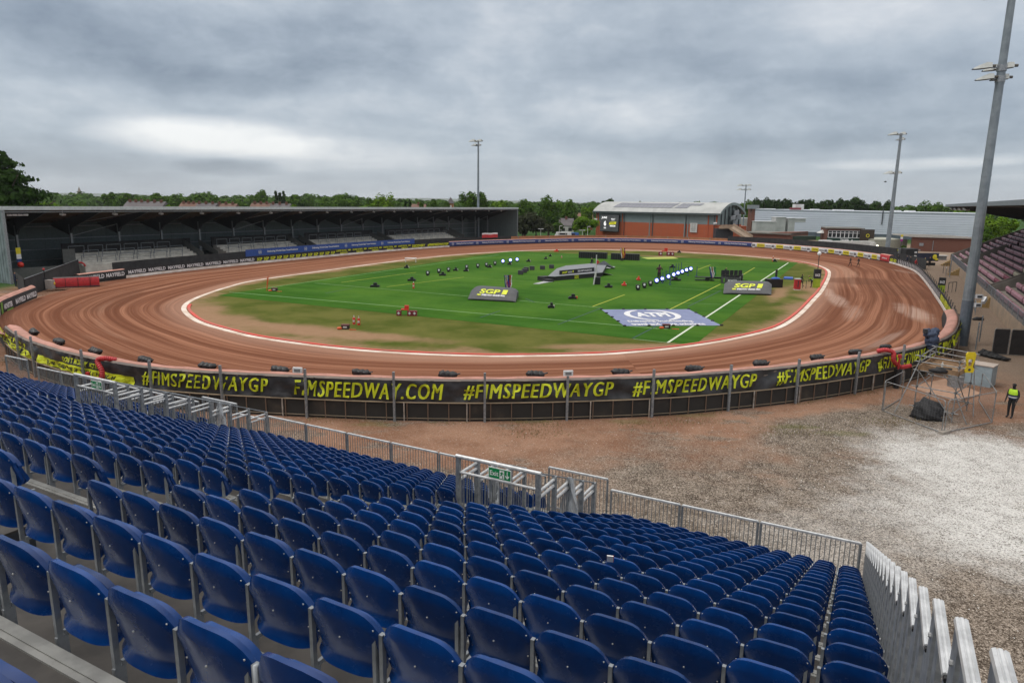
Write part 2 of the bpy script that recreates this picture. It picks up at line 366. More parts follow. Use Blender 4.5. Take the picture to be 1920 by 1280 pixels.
RP = [(-49.3, 70.2), (-46.8, 63.3), (-44.5, 58.4), (-38.3, 49.8), (-31.8, 42.6), (-27, 38.6), (-22, 35.5), (-17.8, 33.7), (-13, 32.8), (-5.8, 32.1), (0, 32.2), (7, 33.2), (11.2, 34.4), (15.3, 35.9), (19.6, 38.0), (23.7, 40.4), (27.5, 43.3), (31, 47), (35.5, 53.5), (39.3, 60.5), (43.1, 67.4), (48.7, 77.9), (57.6, 95.0), (66.0, 112.2), (70.0, 124), (71.8, 132), (72.3, 140), (71.5, 150), (68.5, 161), (61.5, 173.5), (50, 184), (38.4, 188.9), (28, 190.0), (19.0, 188.0), (8, 181.5), (-3.8, 173.0), (-15.8, 161.0), (-26.1, 145.1), (-35.0, 128.5), (-42.3, 113.2), (-48.2, 98.8), (-51.0, 89.3)]
KV = catmull(KP, True, 6); RV = catmull(RP, False, 8)
RING = Path(RV)
CC = Vector((8, 100, 0))
def polar(vs):
    a = sorted((math.atan2(p.y-CC.y, p.x-CC.x), (p-CC).length) for p in vs); a = [(a[-1][0]-2*math.pi, a[-1][1])]+a+[(a[0][0]+2*math.pi, a[0][1])]
    def f(th):
        while th > math.pi: th -= 2*math.pi
        while th < -math.pi: th += 2*math.pi
        lo, hi = 0, len(a)-1
        while hi-lo > 1:
            mdl = (lo+hi)//2
            if a[mdl][0] <= th: lo = mdl
            else: hi = mdl
        k = (th-a[lo][0])/max(1e-9, a[hi][0]-a[lo][0]); return a[lo][1]*(1-k)+a[hi][1]*k
    return f
kr, rr = polar(KV), polar(RV)
def bank(th):                                        # height of the outer edge of the track
    return .22+.50*max(0, math.sin(-th))**2
NS = 300
def pt(th, r, z): return (CC.x+math.cos(th)*r, CC.y+math.sin(th)*r, z)
mb = MB(); mb.uv = []; rows = []; u = 0.; prev = None
for i in range(NS+1):
    th = -math.pi/2+2*math.pi*i/NS; a, b_ = kr(th)-.15, rr(th)-.1; mid = Vector(pt(th, (a+b_)/2, 0))
    if prev is not None: u += (mid-prev).length
    prev = mid; row = []
    for j in range(15):
        v_ = j/14; row.append(pt(th, a+(b_-a)*v_, .012+bank(th)*v_**1.6+.012*math.sin(j*2.3+i*.11))); mb.uv.append((u, v_))
    rows.append(row)
mb.grid(rows)
m, t, b = newmat('raked shale track', .92)
uvn = t.nodes.new('ShaderNodeUVMap'); uvn.uv_map = 'UVMap'; U = sep(t, uvn.outputs[0]); pos = wpos(t)
wobv = mth(t, 'ADD', U[1], mth(t, 'MULTIPLY', mth(t, 'SUBTRACT', noi(t, pos, .022, 1, .4), .5), .38))
g1 = noi(t, comb(t, mth(t, 'MULTIPLY', U[0], .014), mth(t, 'MULTIPLY', wobv, 17.), 0.), 1., 4, .62)
g2 = noi(t, comb(t, mth(t, 'MULTIPLY', U[0], .03), mth(t, 'MULTIPLY', wobv, 75.), 3.), 1., 3, .6)
g3 = noi(t, comb(t, mth(t, 'MULTIPLY', U[0], .016), mth(t, 'MULTIPLY', wobv, 5.), 7.), 1., 6, .6)
c = mixc(t, mrange(t, g1, .36, .66), (.135, .052, .029), (.315, .148, .091))
c = mixc(t, mth(t, 'MULTIPLY', mrange(t, g2, .42, .62), .45), c, (.125, .048, .026))
c = mixc(t, mth(t, 'MULTIPLY', mrange(t, g3, .56, .70), .45), c, (.42, .255, .18))
g4 = noi(t, comb(t, mth(t, 'MULTIPLY', U[0], .035), mth(t, 'MULTIPLY', wobv, 7.), 17.), 1., 7, .72); c = mixc(t, mth(t, 'MULTIPLY', mrange(t, g4, .50, .36), .55), c, (.135, .052, .030))
lowb = mrange(t, U[1], .80, .97); c = mixc(t, mth(t, 'MULTIPLY', lowb, .6), c, (.13, .055, .035))
inn = mrange(t, U[1], .22, .04); c = mixc(t, mth(t, 'MULTIPLY', inn, .5), c, (.38, .23, .17))
for (px, py, rx, ry, an, k) in [(1712, 588, 1.1, 6.5, -.35, .85), (1570, 560, .9, 5.5, -.35, .7), (1552, 545, .7, 4., -.4, .6), (1600, 585, .8, 5, -.5, .45), (1660, 640, .5, 5, -.75, .5), (1700, 510, .8, 5, -.1, .4), (1140, 462+10, 8, .8, 0., .5)]:
    c = mixc(t, mth(t, 'MULTIPLY', mth(t, 'MULTIPLY', emask(t, pos, P(px, py, .2), rx, ry, an, .35, .6, 1.0), mrange(t, g2, .34, .58, .1, 1.)), k*.75), c, (.47, .34, .28))
for (px, py, rx, ry, an, k) in [(1610, 525, 4.5, 5, -.3, .55), (1690, 545, 3, 9, -.25, .4), (200, 560, 3, 10, .3, .35)]:
    c = mixc(t, mth(t, 'MULTIPLY', emask(t, pos, P(px, py, .2), rx, ry, an, .5, .3, .5), k), c, (.115, .050, .030))
t.links.new(c, b.inputs['Base Color'])
addbump(t, b, mth(t, 'ADD', mth(t, 'ADD', g1, mth(t, 'MULTIPLY', g2, .7)), mth(t, 'MULTIPLY', noi(t, pos, 6., 4, .7), .2)), .95, .16)
tag(mb.build('track', m, smooth=True, origin=(0, 0, 0)), kind='structure')
# infield
mb = MB(); mb.uv = []; rows = []
for i in range(NS+1):
    th = -math.pi/2+2*math.pi*i/NS; r = kr(th)-.1; row = []
    for j in range(13):
        d = [0, .2, .4, .55, .65, .73, .8, .85, .89, .92, .95, .98, 1][j]; row.append(pt(th, r*d, .016)); mb.uv.append((r*(1-d), th*10))
    rows.append(row)
mb.grid(rows)
m, t, b = newmat('worn grass infield', .95); pos = wpos(t); uvn = t.nodes.new('ShaderNodeUVMap'); uvn.uv_map = 'UVMap'; U = sep(t, uvn.outputs[0])
c = mixc(t, mrange(t, noi(t, pos, .18, 7, .65), .36, .64), (.062, .082, .012), (.125, .124, .032))
dirt = mixc(t, noi(t, pos, 1.3, 6, .7), (.25, .135, .08), (.36, .23, .15))
edge = mrange(t, mth(t, 'ADD', U[0], mth(t, 'MULTIPLY', mth(t, 'SUBTRACT', noi(t, pos, .16, 7, .65), .5), 9.)), 3.0, .2)
c = mixc(t, mth(t, 'MULTIPLY', edge, .9), c, dirt)
for (px, py, rx, ry, an) in [(640, 628, 7.5, 1.5, -.25), (600, 620, 6., 1.7, -.45), (380, 588, 1.8, 7, .35), (420, 600, 4, 2.5, -.7), (1130, 650, 4.5, 1.0, .1), (530, 615, 5, 1.5, -.5), (1520, 540, 2.2, 5, -.4), (1460, 550, 1., 7., -.45), (1235, 481, 4.5, 1.8, 0.)]:
    c = mixc(t, mth(t, 'MULTIPLY', emask(t, pos, P(px, py), rx, ry, an, .8, .4, 1.1), .85), c, dirt)
c = mixc(t, mth(t, 'MULTIPLY', noi(t, pos, 5., 6, .8), .35), c, (.05, .06, .015))
t.links.new(c, b.inputs['Base Color']); addbump(t, b, noi(t, pos, 8., 5, .7), .5, .04)
tag(mb.build('infield', m, origin=(0, 0, 0)), kind='structure')
# kerb: white band with red inner edge
def ringstrip(vs, o0, o1, z0, z1):
    mb = MB(); n = len(vs); rows = []
    for i in range(n+1):
        p = vs[i % n]; tg = (vs[(i+1) % n]-vs[i-1 if i else n-1] if i < n else vs[1]-vs[n-1]).normalized(); nr = Vector((tg.y, -tg.x, 0))
        q = [p+nr*o for o in (o0, o0, o1, o1)]; rows.append([(q[0].x, q[0].y, z0), (q[1].x, q[1].y, z1), (q[2].x, q[2].y, z1), (q[3].x, q[3].y, z0)])
    mb.grid(rows); return mb
kw = mat('dusty white kerb', (.70, .62, .55), .85, c2=(.52, .40, .32), scale=.35, coord='World')
kd = empty('kerb', (0, 0, 0), 'low white edging band with a red inner rim round the grass infield', 'kerb')
ringstrip(KV, -.26, .20, .0, .05).build('white_band', kw, kd)
redk = mat('red kerb paint', (.55, .06, .04), .7, c2=(.40, .10, .07), scale=.5, coord='World')
def openstrip(vs, o0, o1, z0, z1):
    mb = MB(); rows = []
    for i in range(1, len(vs)-1):
        tg = (vs[i+1]-vs[i-1]).normalized(); nr = Vector((tg.y, -tg.x, 0)); q = [vs[i]+nr*o for o in (o0, o0, o1, o1)]
        rows.append([(q[0].x, q[0].y, z0), (q[1].x, q[1].y, z1), (q[2].x, q[2].y, z1), (q[3].x, q[3].y, z0)])
    mb.grid(rows); return mb
openstrip(KV[20:182], -.62, -.33, .0, .10).build('red_rim', redk, kd)
# artificial turf pitch
c4 = [P(1302, 647), P(1496, 492.5), P(955, 471), P(408, 554)]
print('pitch', [tuple(round(q, 1) for q in p) for p in c4], [(c4[i]-c4[(i+1) % 4]).length for i in range(4)])
m, t, b = newmat('artificial turf', .8); pos = wpos(t)
c = mixc(t, mrange(t, noi(t, pos, .07, 6, .6), .38, .64), (.024, .084, .005), (.058, .132, .012))
axd = (c4[1]-c4[0]).normalized(); s = sep(t, pos)
al = mth(t, 'ADD', mth(t, 'MULTIPLY', s[0], axd.x), mth(t, 'MULTIPLY', s[1], axd.y)); ac = mth(t, 'ADD', mth(t, 'MULTIPLY', s[0], -axd.y), mth(t, 'MULTIPLY', s[1], axd.x))
st = noi(t, comb(t, mth(t, 'MULTIPLY', al, .5), mth(t, 'MULTIPLY', ac, .03), 0.), 1., 4, .7); c = mixc(t, mth(t, 'MULTIPLY', mrange(t, st, .4, .65), .35), c, (.060, .150, .022))
c = mixc(t, mth(t, 'MULTIPLY', mrange(t, noi(t, pos, 1.4, 6, .8), .45, .7), .3), c, (.015, .056, .004))
t.links.new(c, b.inputs['Base Color']); addbump(t, b, noi(t, pos, 12., 4, .7), .4, .03)
mb = MB(); mb.prism([(p.x, p.y) for p in c4], .017, .030); tag(mb.build('turf_pitch', m), kind='structure')
# pitch lines
lw = mat('line paint white', (.24, .38, .18), .8); lwb = mat('bright line paint', (.55, .60, .48), .8); lyel = mat('line paint yellow', (.38, .40, .03), .8); lblu = mat('line paint dark blue', (.012, .05, .05), .8)
def line(mb, a, b, w=.16, z=.034):
    a = Vector((a[0], a[1], 0)); b = Vector((b[0], b[1], 0)); d = (b-a).normalized(); n = Vector((d.y, -d.x, 0))*w/2
    mb.add([(q.x, q.y, z) for q in (a-n, a+n, b+n, b-n)], [(0, 1, 2, 3)])
W = MB()
for a_, b_ in [((1252, 643), (1478, 493)), ((412, 544), (1252, 616)), ((480, 541), (800, 495)), ((800, 495), (940, 479)), ((560, 529), (1125, 576)), ((470, 549), (1250, 616)), ((1000, 563), (1125, 576)), ((1180, 635), (1252, 643)), ((1235, 545), (1440, 566)), ((690, 520), (960, 480)), ((1375, 513), (1452, 519))][:]:
    pass
wl = [((1252, 643), (1478, 493), .22), ((430, 548), (1252, 618), .16), ((480, 543), (935, 478), .16), ((590, 531), (1125, 577), .14), ((1188, 636), (1252, 643), .14), ((1255, 540), (1440, 552), .08), ((700, 512), (1090, 533), .06), ((1250, 567), (1350, 571), .08), ((1180, 492), (1470, 499), .08), ((990, 478), (1300, 489), .1)]
for a_, b_, w in wl[1:]: line(W, P(*a_), P(*b_), w*.8)
W2 = MB(); line(W2, P(*wl[0][0]), P(*wl[0][1]), .20, .038); tag(W2.build('white_touch_line', lwb, origin=(0,0,0)), kind='structure')
tag(W.build('white_pitch_lines', lw, origin=(0,0,0)), kind='structure')
W = MB()
for a_, b_ in [((1255, 581), (1351, 533)), ((1374, 527), (1415, 502)), ((1111, 575), (1171, 553)), ((1127, 678-160), (1000, 560-64)), ((725, 538), (870, 520)), ((640, 530), (780, 511)), ((1308, 506), (1332, 497))][:]:
    if a_[0] != 1127: line(W, P(*a_), P(*b_), .14, .036)
tag(W.build('yellow_pitch_lines', lyel, origin=(0,0,0)), kind='structure')
W = MB()
for a_, b_ in [((1046, 609), (1127, 578)), ((1186, 635), (1230, 612)), ((900, 596), (938, 583)), ((610, 550), (660, 541)), ((1290, 575), (1352, 545)), ((985, 560), (1002, 567))]: line(W, P(*a_), P(*b_), .14, .036)
tag(W.build('dark_pitch_lines', lblu, origin=(0,0,0)), kind='structure')
# ================================================================= NEAR TRACK FENCE (outer side seen)
S0 = RING.spx(-250, 1.2, 0, 60) if False else RING.spx(0, 1.5, 5, 45)
S1 = RING.spx(1790, 1.4, 60, 140)
print('ring', RING.L, S0, S1, proj(RING.at(S1, 0, 1.2)))
SA = 30.0
fence = empty('trackside_fence', RING.at(60, .3, 0), 'black near bend fence with posts, dark lower boards and yellow speedway banners', 'fence')
def strip(mb, s0, s1, off0, z0, off1, z1, step=.5, fold=0., seed=0., amp=.0):
    n = max(2, int((s1-s0)/step)); rows = []
    nz = 7 if fold else 2
    for i in range(n+1):
        d = s0+(s1-s0)*i/n; row = []
        for j in range(nz):
            k = j/(nz-1); o = off0+(off1-off0)*k
            if fold: o += fold*noise.noise(Vector((d*.9+seed, k*1.7, seed)))+fold*.5*noise.noise(Vector((d*2.7, k*4, seed+3)))
            row.append(RING.at(d, o, z0+(z1-z0)*k))
        rows.append(row)
    mb.grid(rows); return mb
SE = S1+2
boards = MB(); strip(boards, SA, SE, 0.02, .0, .02, .92)
boardm = mat('dark lower boards', (.022, .020, .018), .8, c2=(.055, .042, .032), scale=.9, lo=.5, hi=.75, coord='World')
boards.build('lower_board', boardm, fence)
mb = MB(); s_ = SA
while s_ < SE:
    mb = MB(); mb.bar(RING.at(s_, .07, 0), RING.at(s_, .07, .93), .045); s_ += 1.02; mb.build('lower_post', mat('rusty post', (.17, .11, .075), .8), fence)
mb = MB()
for i, s_ in enumerate([x*3.06+SA+1.9 for x in range(int((SE-SA)/3.06))]):
    if i % 3: mb = MB(); mb.bar(RING.at(s_, .10, 0), RING.at(s_, .10, .92), .10, .05); mb.build('white_lower_post', mat('weathered white post', (.42, .38, .34), .8, c2=(.26, .21, .17), scale=5), fence)
for z_, w_ in ((.94, .07), (.14, .03)):
    mb = MB(); s_ = SA
    while s_ < SE: mb.bar(RING.at(s_, .07, z_), RING.at(s_+1.02, .07, z_), w_, w_*.7); s_ += 1.02
    mb.build('timber_rail', mat('weathered rail', (.33, .26, .18), .8), fence)
mb = MB(); strip(mb, SA, SE, .02, .985, -.02, 2.02, .18, fold=.17)
mb.build('banner_cloth', bannerk, fence, smooth=True)
def ban(d, z, off=.0):
    k = (z-.985)/(1.035); o = .02-.04*k
    o += .17*noise.noise(Vector((d*.9, k*1.7, 0)))+.085*noise.noise(Vector((d*2.7, k*4, 3)))
    return RING.at(d, o+.045+off, z)
def ban_text(body, x0, x1, z0, z1, m, bold=.04, shear=.2, name='lettering', off=0., parts=None):
    a, b_ = RING.spx(x0, .5*(z0+z1), 5, 140), RING.spx(x1, .5*(z0+z1), 5, 140); mb = parts or MB()
    vs, fs, asp = text2d(body, bold, shear, 1.16)
    # subdivide long faces is not needed at this size; wrap each vertex
    for q_, dx in enumerate((-.0034, -.0017, .0, .0017, .0034) if bold < .03 else (0,)): mb.add([ban(a+(b_-a)*(x+dx), z0+(z1-z0)*y, off+.002*q_) for x, y in vs], fs)
    if parts is None: mb.build(name, m, fence)
for bd, x0, x1 in [('#FIMSPEEDWAYGP', 272, 499), ('FIMSPEEDWAY.COM', 547, 826), ('#FIMSPEEDWAYGP', 873, 1152), ('#FIMSPEEDWAYGP', 1192, 1421), ('#FIMSPEEDWAYGP', 1458, 1629), ('#FIMSPEEDWAYGP', 1642, 1742), ('#FIMSPEEDWAYGP', 1748, 1800)]:
    ban_text(bd, x0, x1, 1.10, 1.88, yell, bold=0.)
for x0, x1 in [(-60, 60), (72, 255)]:
    a, b_ = RING.spx(x0, 1.2, 5, 140), RING.spx(x1, 1.2, 5, 140); mb = MB(); n = 30
    mb.grid([[ban(a+(b_-a)*i/n, z, -.012) for z in (1.0, 1.15, 1.30, 1.42)] for i in range(n+1)]); mb.build('yellow_band', yell, fence)
ban_text('DON\'T MISS ANY ACTION!', 117, 196, 1.50, 1.80, yell, .03, .1)
ban_text('DOWNLOAD THE SPEEDWAY APP NOW', 92, 222, 1.08, 1.32, black, .04, .1)
ban_text('DON\'T MISS ANY ACTION!', -60, 47, 1.50, 1.80, yell, .03, .1)
ban_text('DOWNLOAD & SUBSCRIBE', -50, 52, 1.08, 1.32, black, .04, .1)
mb = MB(); strip(mb, SA, SE, -.02, 2.0, -.10, 2.10, .5); strip(mb, SA, SE, -.10, 2.10, -.12, 1.3, .5)
mb.build('grey_coping', mat('grey coping', (.16, .14, .13), .8, c2=(.24, .19, .16), scale=1., coord='World'), fence)
mb = MB(); k = 0
for px in (40, 70, 165, 285, 425, 575, 738, 903, 1067, 1222, 1365, 1491, 1600, 1688):
    s_ = RING.spx(px, 1.2, 5, 140); mb = MB(); mb.box(RING.at(s_, .17, 1.24), (.11, .11, 2.48), rz=math.atan2(RING.tan(s_).y, RING.tan(s_).x)); mb.build('galvanised_post', galv, fence)
for px in (575, 1067):
    s_ = RING.spx(px, 1.2, 5, 140); tg = RING.tan(s_); mb = MB(); mb.mi = 0; q = RING.at(s_, .2, 2.42)-tg*(.35 if px < 600 else 0); a_ = math.atan2(tg.y, tg.x)
    mb.box(q, (.46, .12, .26), rz=a_); mb.mi = 1; mb.box(RING.at(s_, .272, 2.42)-tg*(.35 if px < 600 else 0), (.30, .02, .13), rz=a_)
    tag(mb.build('notice_box', [white, mat('grey label', (.18, .19, .20), .5)]), 'small white light box clamped on %s fence post of the near bend' % ('the left' if px < 600 else 'the central'), 'light box')
# air fence on the track side
def airfence(s0, s1, label, top=1.95, thick=.75, ztr=.6, top_m=None, face_m=None, offc=-.14, name='air_fence'):
    rt = empty(name, RING.at((s0+s1)/2, offc, 0), label, 'air fence')
    a = MB(); rows = []; n = max(3, int((s1-s0)/.4))
    for i in range(n+1):
        d = s0+(s1-s0)*i/n; w = .02*math.sin(d*2.5)
        rows.append([RING.at(d, offc, top-.25), RING.at(d, offc-.02, top-.02), RING.at(d, offc-.18, top+.06+w), RING.at(d, offc-thick*.7, top-.02+w), RING.at(d, offc-thick, top-.16)])
    a.grid(rows); e = MB(); e.grid([[RING.at(s0+(s1-s0)*i/n, offc-thick, top-.16), RING.at(s0+(s1-s0)*i/n, offc-thick-.1, (top+ztr)/2), RING.at(s0+(s1-s0)*i/n, offc-thick+.02, ztr)] for i in range(n+1)])
    a.build('top_cushion', top_m or pink, rt, smooth=True); e.build('inner_face', face_m or black, rt, smooth=True)
    return rt
airfence(SA, S1-.5, 'long dusty pink topped air fence lining the inside of the near bend', top=2.08)
# sand bags
bags = [(27, 610), (74, 626), (144, 642), (239, 657), (362, 672), (506, 684), (666, 692), (837, 697), (1009, 699), (1174, 697), (1320, 691), (1449, 680), (1559, 669), (1634, 654), (1692, 638)]
for i, (px, py) in enumerate(bags):
    s_ = RING.spx(px, 1.9, 20, 110); mb = MB(); tg = RING.tan(s_)
    for k in range(3): q = RING.at(s_, -1.05, 2.10-.02*k)+tg*(k-1)*.24; mb.ball(q, .25, 10, 7, (1.0+.15*(k == 1), .8, .72), .5)
    mb.bar(RING.at(s_, -1.0, 2.08)+tg*.35, RING.at(s_, -1.05, 2.15)+tg*.62, .10, .04)
    tag(mb.build('fan_cover', blackp, smooth=True), 'black bagged blower lump hanging behind the near air fence, %s from the left' % ORD[i], 'air blower', 'black blowers along the near air fence')
# red hoses
def hose(pts, r, label):
    mb = MB(); mb.path(catmull3(pts, 6), r, 10); mb.build
    return tag(mb.build('air_hose', red, smooth=True), label, 'hose')
def catmull3(pts, n=6):
    pts = [Vector(p) for p in pts]; out = []
    for i in range(len(pts)-1):
        p0, p1, p2, p3 = pts[max(0, i-1)], pts[i], pts[i+1], pts[min(len(pts)-1, i+2)]
        for j in range(n):
            t = j/n; out.append(.5*((2*p1)+(p2-p0)*t+(2*p0-5*p1+4*p2-p3)*t*t+(3*p1-p0-3*p2+p3)*t*t*t))
    out.append(pts[-1]); return out
def nearfn(px, z, off=.35): s_ = RING.spx(px, z, 5, 140); return RING.at(s_, off, z)
hose([nearfn(205, 2.1, -.3), nearfn(199, 2.22, .1), nearfn(196, 2.1, .3), nearfn(201, 1.6, .33), nearfn(207, 1.2, .38), nearfn(200, 1.1, .42), nearfn(186, 1.08, .45)], .13, 'bent red air hose over the left end of the near fence')
hose([nearfn(1653, 2.2, -.3), nearfn(1658, 2.3, .0), nearfn(1664, 2.15, .3), nearfn(1665, 1.7, .35), nearfn(1672, 1.25, .4), nearfn(1682, 1.2, .42), nearfn(1692, 1.2, .45)], .13, 'bent red air hose over the near fence beside the scaffold tower')
for px, lb in [(182, 'left'), (1666, 'right')]:
    q = nearfn(px, 1.0, .5); mb = MB(); mb.tube((q.x, q.y, .0), (q.x, q.y, .95), .16, n=12); mb.box((q.x, q.y, 1.05), (.3, .3, .25)); mb.mi = 1; mb.tube((q.x, q.y, 1.17), (q.x, q.y, 1.9 if lb == 'right' else 1.3), .05); mb.box((q.x, q.y, 1.95 if lb == 'right' else 1.32), (.16, .16, .2))
    tag(mb.build('blower_unit', [blackp, red]), 'black air blower on a stand below the %s red hose' % lb, 'blower')
# ================================================================= NEAR GRANDSTAND (local x along rows to the right, y down the slope)
ST = R(-28)
stand = empty('grandstand', (0, 0, 0), 'temporary open grandstand of stepped plywood decks under the blue seats', 'grandstand', rz=ST)
MST = Matrix.Rotation(ST, 3, 'Z')
def SW(u, n, z=0): return MST @ Vector((u, n, z))
SL = .433; PN = .81
def nk(k): return 1.71+PN*k
def dz(k): return HC-1.89-SL*nk(k)                   # deck height of row k
KS, KE = -1, 19
ULEFT, URIGHT = -50.2, .52
AIS = [(-7.40, -6.13), (-21.66, -20.41), (-35.92, -34.67)]
def cut(u0, u1, k):                                  # parts of [u0,u1] outside the stair openings
    n0 = nk(k)
    if 12.0 < n0 < 17.6:
        segs = []; x = u0
        for a, b_ in reversed(AIS):
            lo, hi = a-.28, b_+.38
            if x < lo: segs.append((x, lo)); x = hi
        segs.append((x, u1)); return segs
    return [(u0, u1)]
nose = mat('ribbed aluminium nosing', (.34, .34, .325), .5, .4, (.25, .25, .24), 5)
for k in range(KS-1, KE+1):
    n0, n1 = nk(k)-.02, nk(k)-.02+PN; z = dz(k); d = MB(); s_ = MB(); r_ = MB()
    for a, b_ in cut(ULEFT, URIGHT, k):
        d.box(((a+b_)/2, (n0+n1)/2-.02, z-.02), (b_-a, n1-n0-.05, .04))
        for q, hh in ((n1-.098, .004), (n1-.062, .010), (n1-.028, .004)): s_.box(((a+b_)/2, q, z+hh/2+.001), (b_-a, .034, .016+hh))
        r_.box(((a+b_)/2, n1-.03, z-.21), (b_-a, .03, .33))
    d.build('deck_board', deckm, stand, local=True); s_.build('nosing', nose, stand, local=True); r_.build('riser', steeld, stand, local=True)
# unseen upper decks and black sheet added behind the camera to darken the seats
for k in range(KS-9, KS-1):
    d = MB(); d.box(((ULEFT+URIGHT)/2, nk(k)+.05+PN/2, dz(k)-.02), (URIGHT-ULEFT, PN, .04)); d.box(((ULEFT+URIGHT)/2, nk(k)+.05+PN-.03, dz(k)-.21), (URIGHT-ULEFT, .03, .33)); d.build('deck_board', deckm, stand, local=True)
d = MB(); d.box(((ULEFT+URIGHT)/2, nk(KS-9), dz(KS-9)-1.), (URIGHT-ULEFT, .05, 6.)); d.build('added_shade_sheet', blackm, stand, local=True)
# side steps inside the aisles
for a, b_ in AIS:
    for k in range(KS, 12):
        mb = MB(); mb.box(((a+b_)/2, nk(k)+.05+.16, dz(k)+.11), (b_-a-.1, .30, .20)); mb.mi = 1; mb.box(((a+b_)/2, nk(k)+.05+.16, dz(k)+.22), (b_-a-.1, .31, .02)); mb.build('aisle_step', [steeld, deckm], stand, local=True)
# under-structure
for i in range(12):
    u = URIGHT-.1-i*4.5; mb = MB()
    for n_ in (2.5, 7., 11.5, 16.5):
        k = (n_-1.71)/PN; mb.tube((u, n_, 0), (u, n_, HC-1.89-SL*n_-.45), .03)
    mb.bar((u, 1.4, dz(0)-.2), (u, 17.6, dz(20)+.15), .05, .12); mb.tube((u, 2.5, .3), (u, 11.5, 3.), .025); mb.build('support_frame', galv, stand, local=True)
# ---- seats
def seat_meshes(nx=14, nz=9):
    a = MB()
    def back(off, s, t, w=.240, z0=.37, z1=.86, rnd=.17, cur=.065):
        zt = z1-rnd*abs(s)**4.2; zb = z0+.018*abs(s)**8; z = zb+(zt-zb)*t
        y = cur*abs(s)**3.0-.085*(t-.25)-(.035*(1-t/.16)**2 if t < .16 else 0)+(.02*((t-.86)/.14)**2 if t > .86 else 0)
        x = w*s*(1-.012*(1-t)); return (x, y+off, z)
    def shell(mb, w, z0, z1, off, th, rnd, cur):
        A = [[back(off, -1+2*i/nx, j/nz, w, z0, z1, rnd, cur) for j in range(nz+1)] for i in range(nx+1)]
        B = [[back(off+th, -1+2*i/nx, j/nz, w*.97, z0+.01, z1-.002, rnd, cur) for j in range(nz+1)] for i in range(nx+1)]
        mb.grid(A); mb.grid([r[::-1] for r in B])
        # lip
        mb.grid([[A[i][nz], B[i][nz]] for i in range(nx+1)]); mb.grid([[B[i][0], A[i][0]] for i in range(nx+1)])
        mb.grid([[A[0][j], B[0][j]] for j in range(nz+1)][::-1]); mb.grid([[A[nx][j], B[nx][j]] for j in range(nz+1)])
    shell(a, .240, .455, .868, 0., .030, .14, .065)
    p = MB(); shell(p, .205, .45, .80, .07, .04, .13, .05)
    return a, p
ab, ap_ = seat_meshes()
a = ab; a.mi = 1
for s_, z in ((-.88, .76), (-.88, .60), (.88, .76), (.88, .60), (0, .67)):
    x = .240*s_; y = .065*abs(s_)**3.0-.085*((z-.455)/.413-.25)-.004; a.tube((x, y, z), (x, y-.006, z), .0055, n=6)
seat_proto = empty('stadium_seat', (0, 0, 0), 'x', 'seat')
SB = a.build('backrest', [blue, bolt], seat_proto, local=True, smooth=True)
SP = ap_.build('seat_pan', blue, seat_proto, local=True, smooth=True)
def post(mb, x):
    mb.box((x, .02, .37), (.024, .030, .74)); mb.box((x, .03, .18), (.022, .060, .36)); mb.box((x, .12, .37), (.022, .15, .028))
    return mb
SPO = post(MB(), -.25).build('post', galv, seat_proto, local=True)
SPO2 = post(MB(), .205).build('end_post', galv, seat_proto, local=True)
slots = []
BLK = [(-6.13, 13, 'right'), (-7.40-13, 26, 'middle'), (-21.66-13, 26, 'left'), (-49., 26, 'farleft')]
for k in range(KS, KE+1):
    for u0, cnt, bn in BLK:
        for i in range(cnt):
            u = u0+.25+.5*i; n = nk(k)
            if bn == 'right': u += 0 if i < 12 else .04; u += .02*(i > 4)-.02*(i < 4)
            if k == -1 and u > -2.1: continue
            if 12.0 < n < 17.6 and any(a_-.45 < u < b_+.5 for a_, b_ in AIS): continue
            w = SW(u, n, dz(k)+.6); x, y = proj(w)
            if not (-60 < x < 1990 and -60 < y < 1400): continue
            slots.append(((w-Vector((0, 0, HC))).length, k, u, i, cnt, bn, -15 < x < 1935 and y < 1330))
slots.sort(key=lambda q: (not q[6], q[0]))
print('seats', len(slots))
ind = slots[:300]; rest = slots[300:]
wr = random.Random(4)
def last_of_group(i, cnt): return i == cnt-1 or i % 4 == 3
for q in ind:
    _, k, u, i, cnt, bn, _v = q
    o = seat_proto.copy(); COL.objects.link(o); o.name = 'stadium_seat'
    for ch in (SB, SP, SPO)+((SPO2,) if last_of_group(i, cnt) else ()):
        c_ = ch.copy(); COL.objects.link(c_); c_.parent = o
        if ch is SP and wr.random() < .3: c_.rotation_euler = (-R(wr.uniform(.5, 2.5)), 0, 0)
    o.location = SW(u, nk(k), dz(k)); o.rotation_euler = (0, 0, ST+R(wr.uniform(-.7, .7)))
    if bn == 'right': where = '%s from the right railing' % ORD[cnt-1-i] if i > 6 else '%s right of the aisle' % ORD[i]
    elif bn == 'middle': where = '%s left of the near aisle' % ORD[cnt-1-i]
    else: where = '%s left of the far aisle' % ORD[cnt-1-i]
    rowl = 'nearest row' if k == -1 else '%s row down' % ORD[k]
    tag(o, 'blue folding stadium seat in the %s, %s' % (rowl, where), 'seat', 'blue folding seats of the near grandstand')
for o in (SB, SP, SPO, SPO2, seat_proto): bpy.data.objects.remove(o)
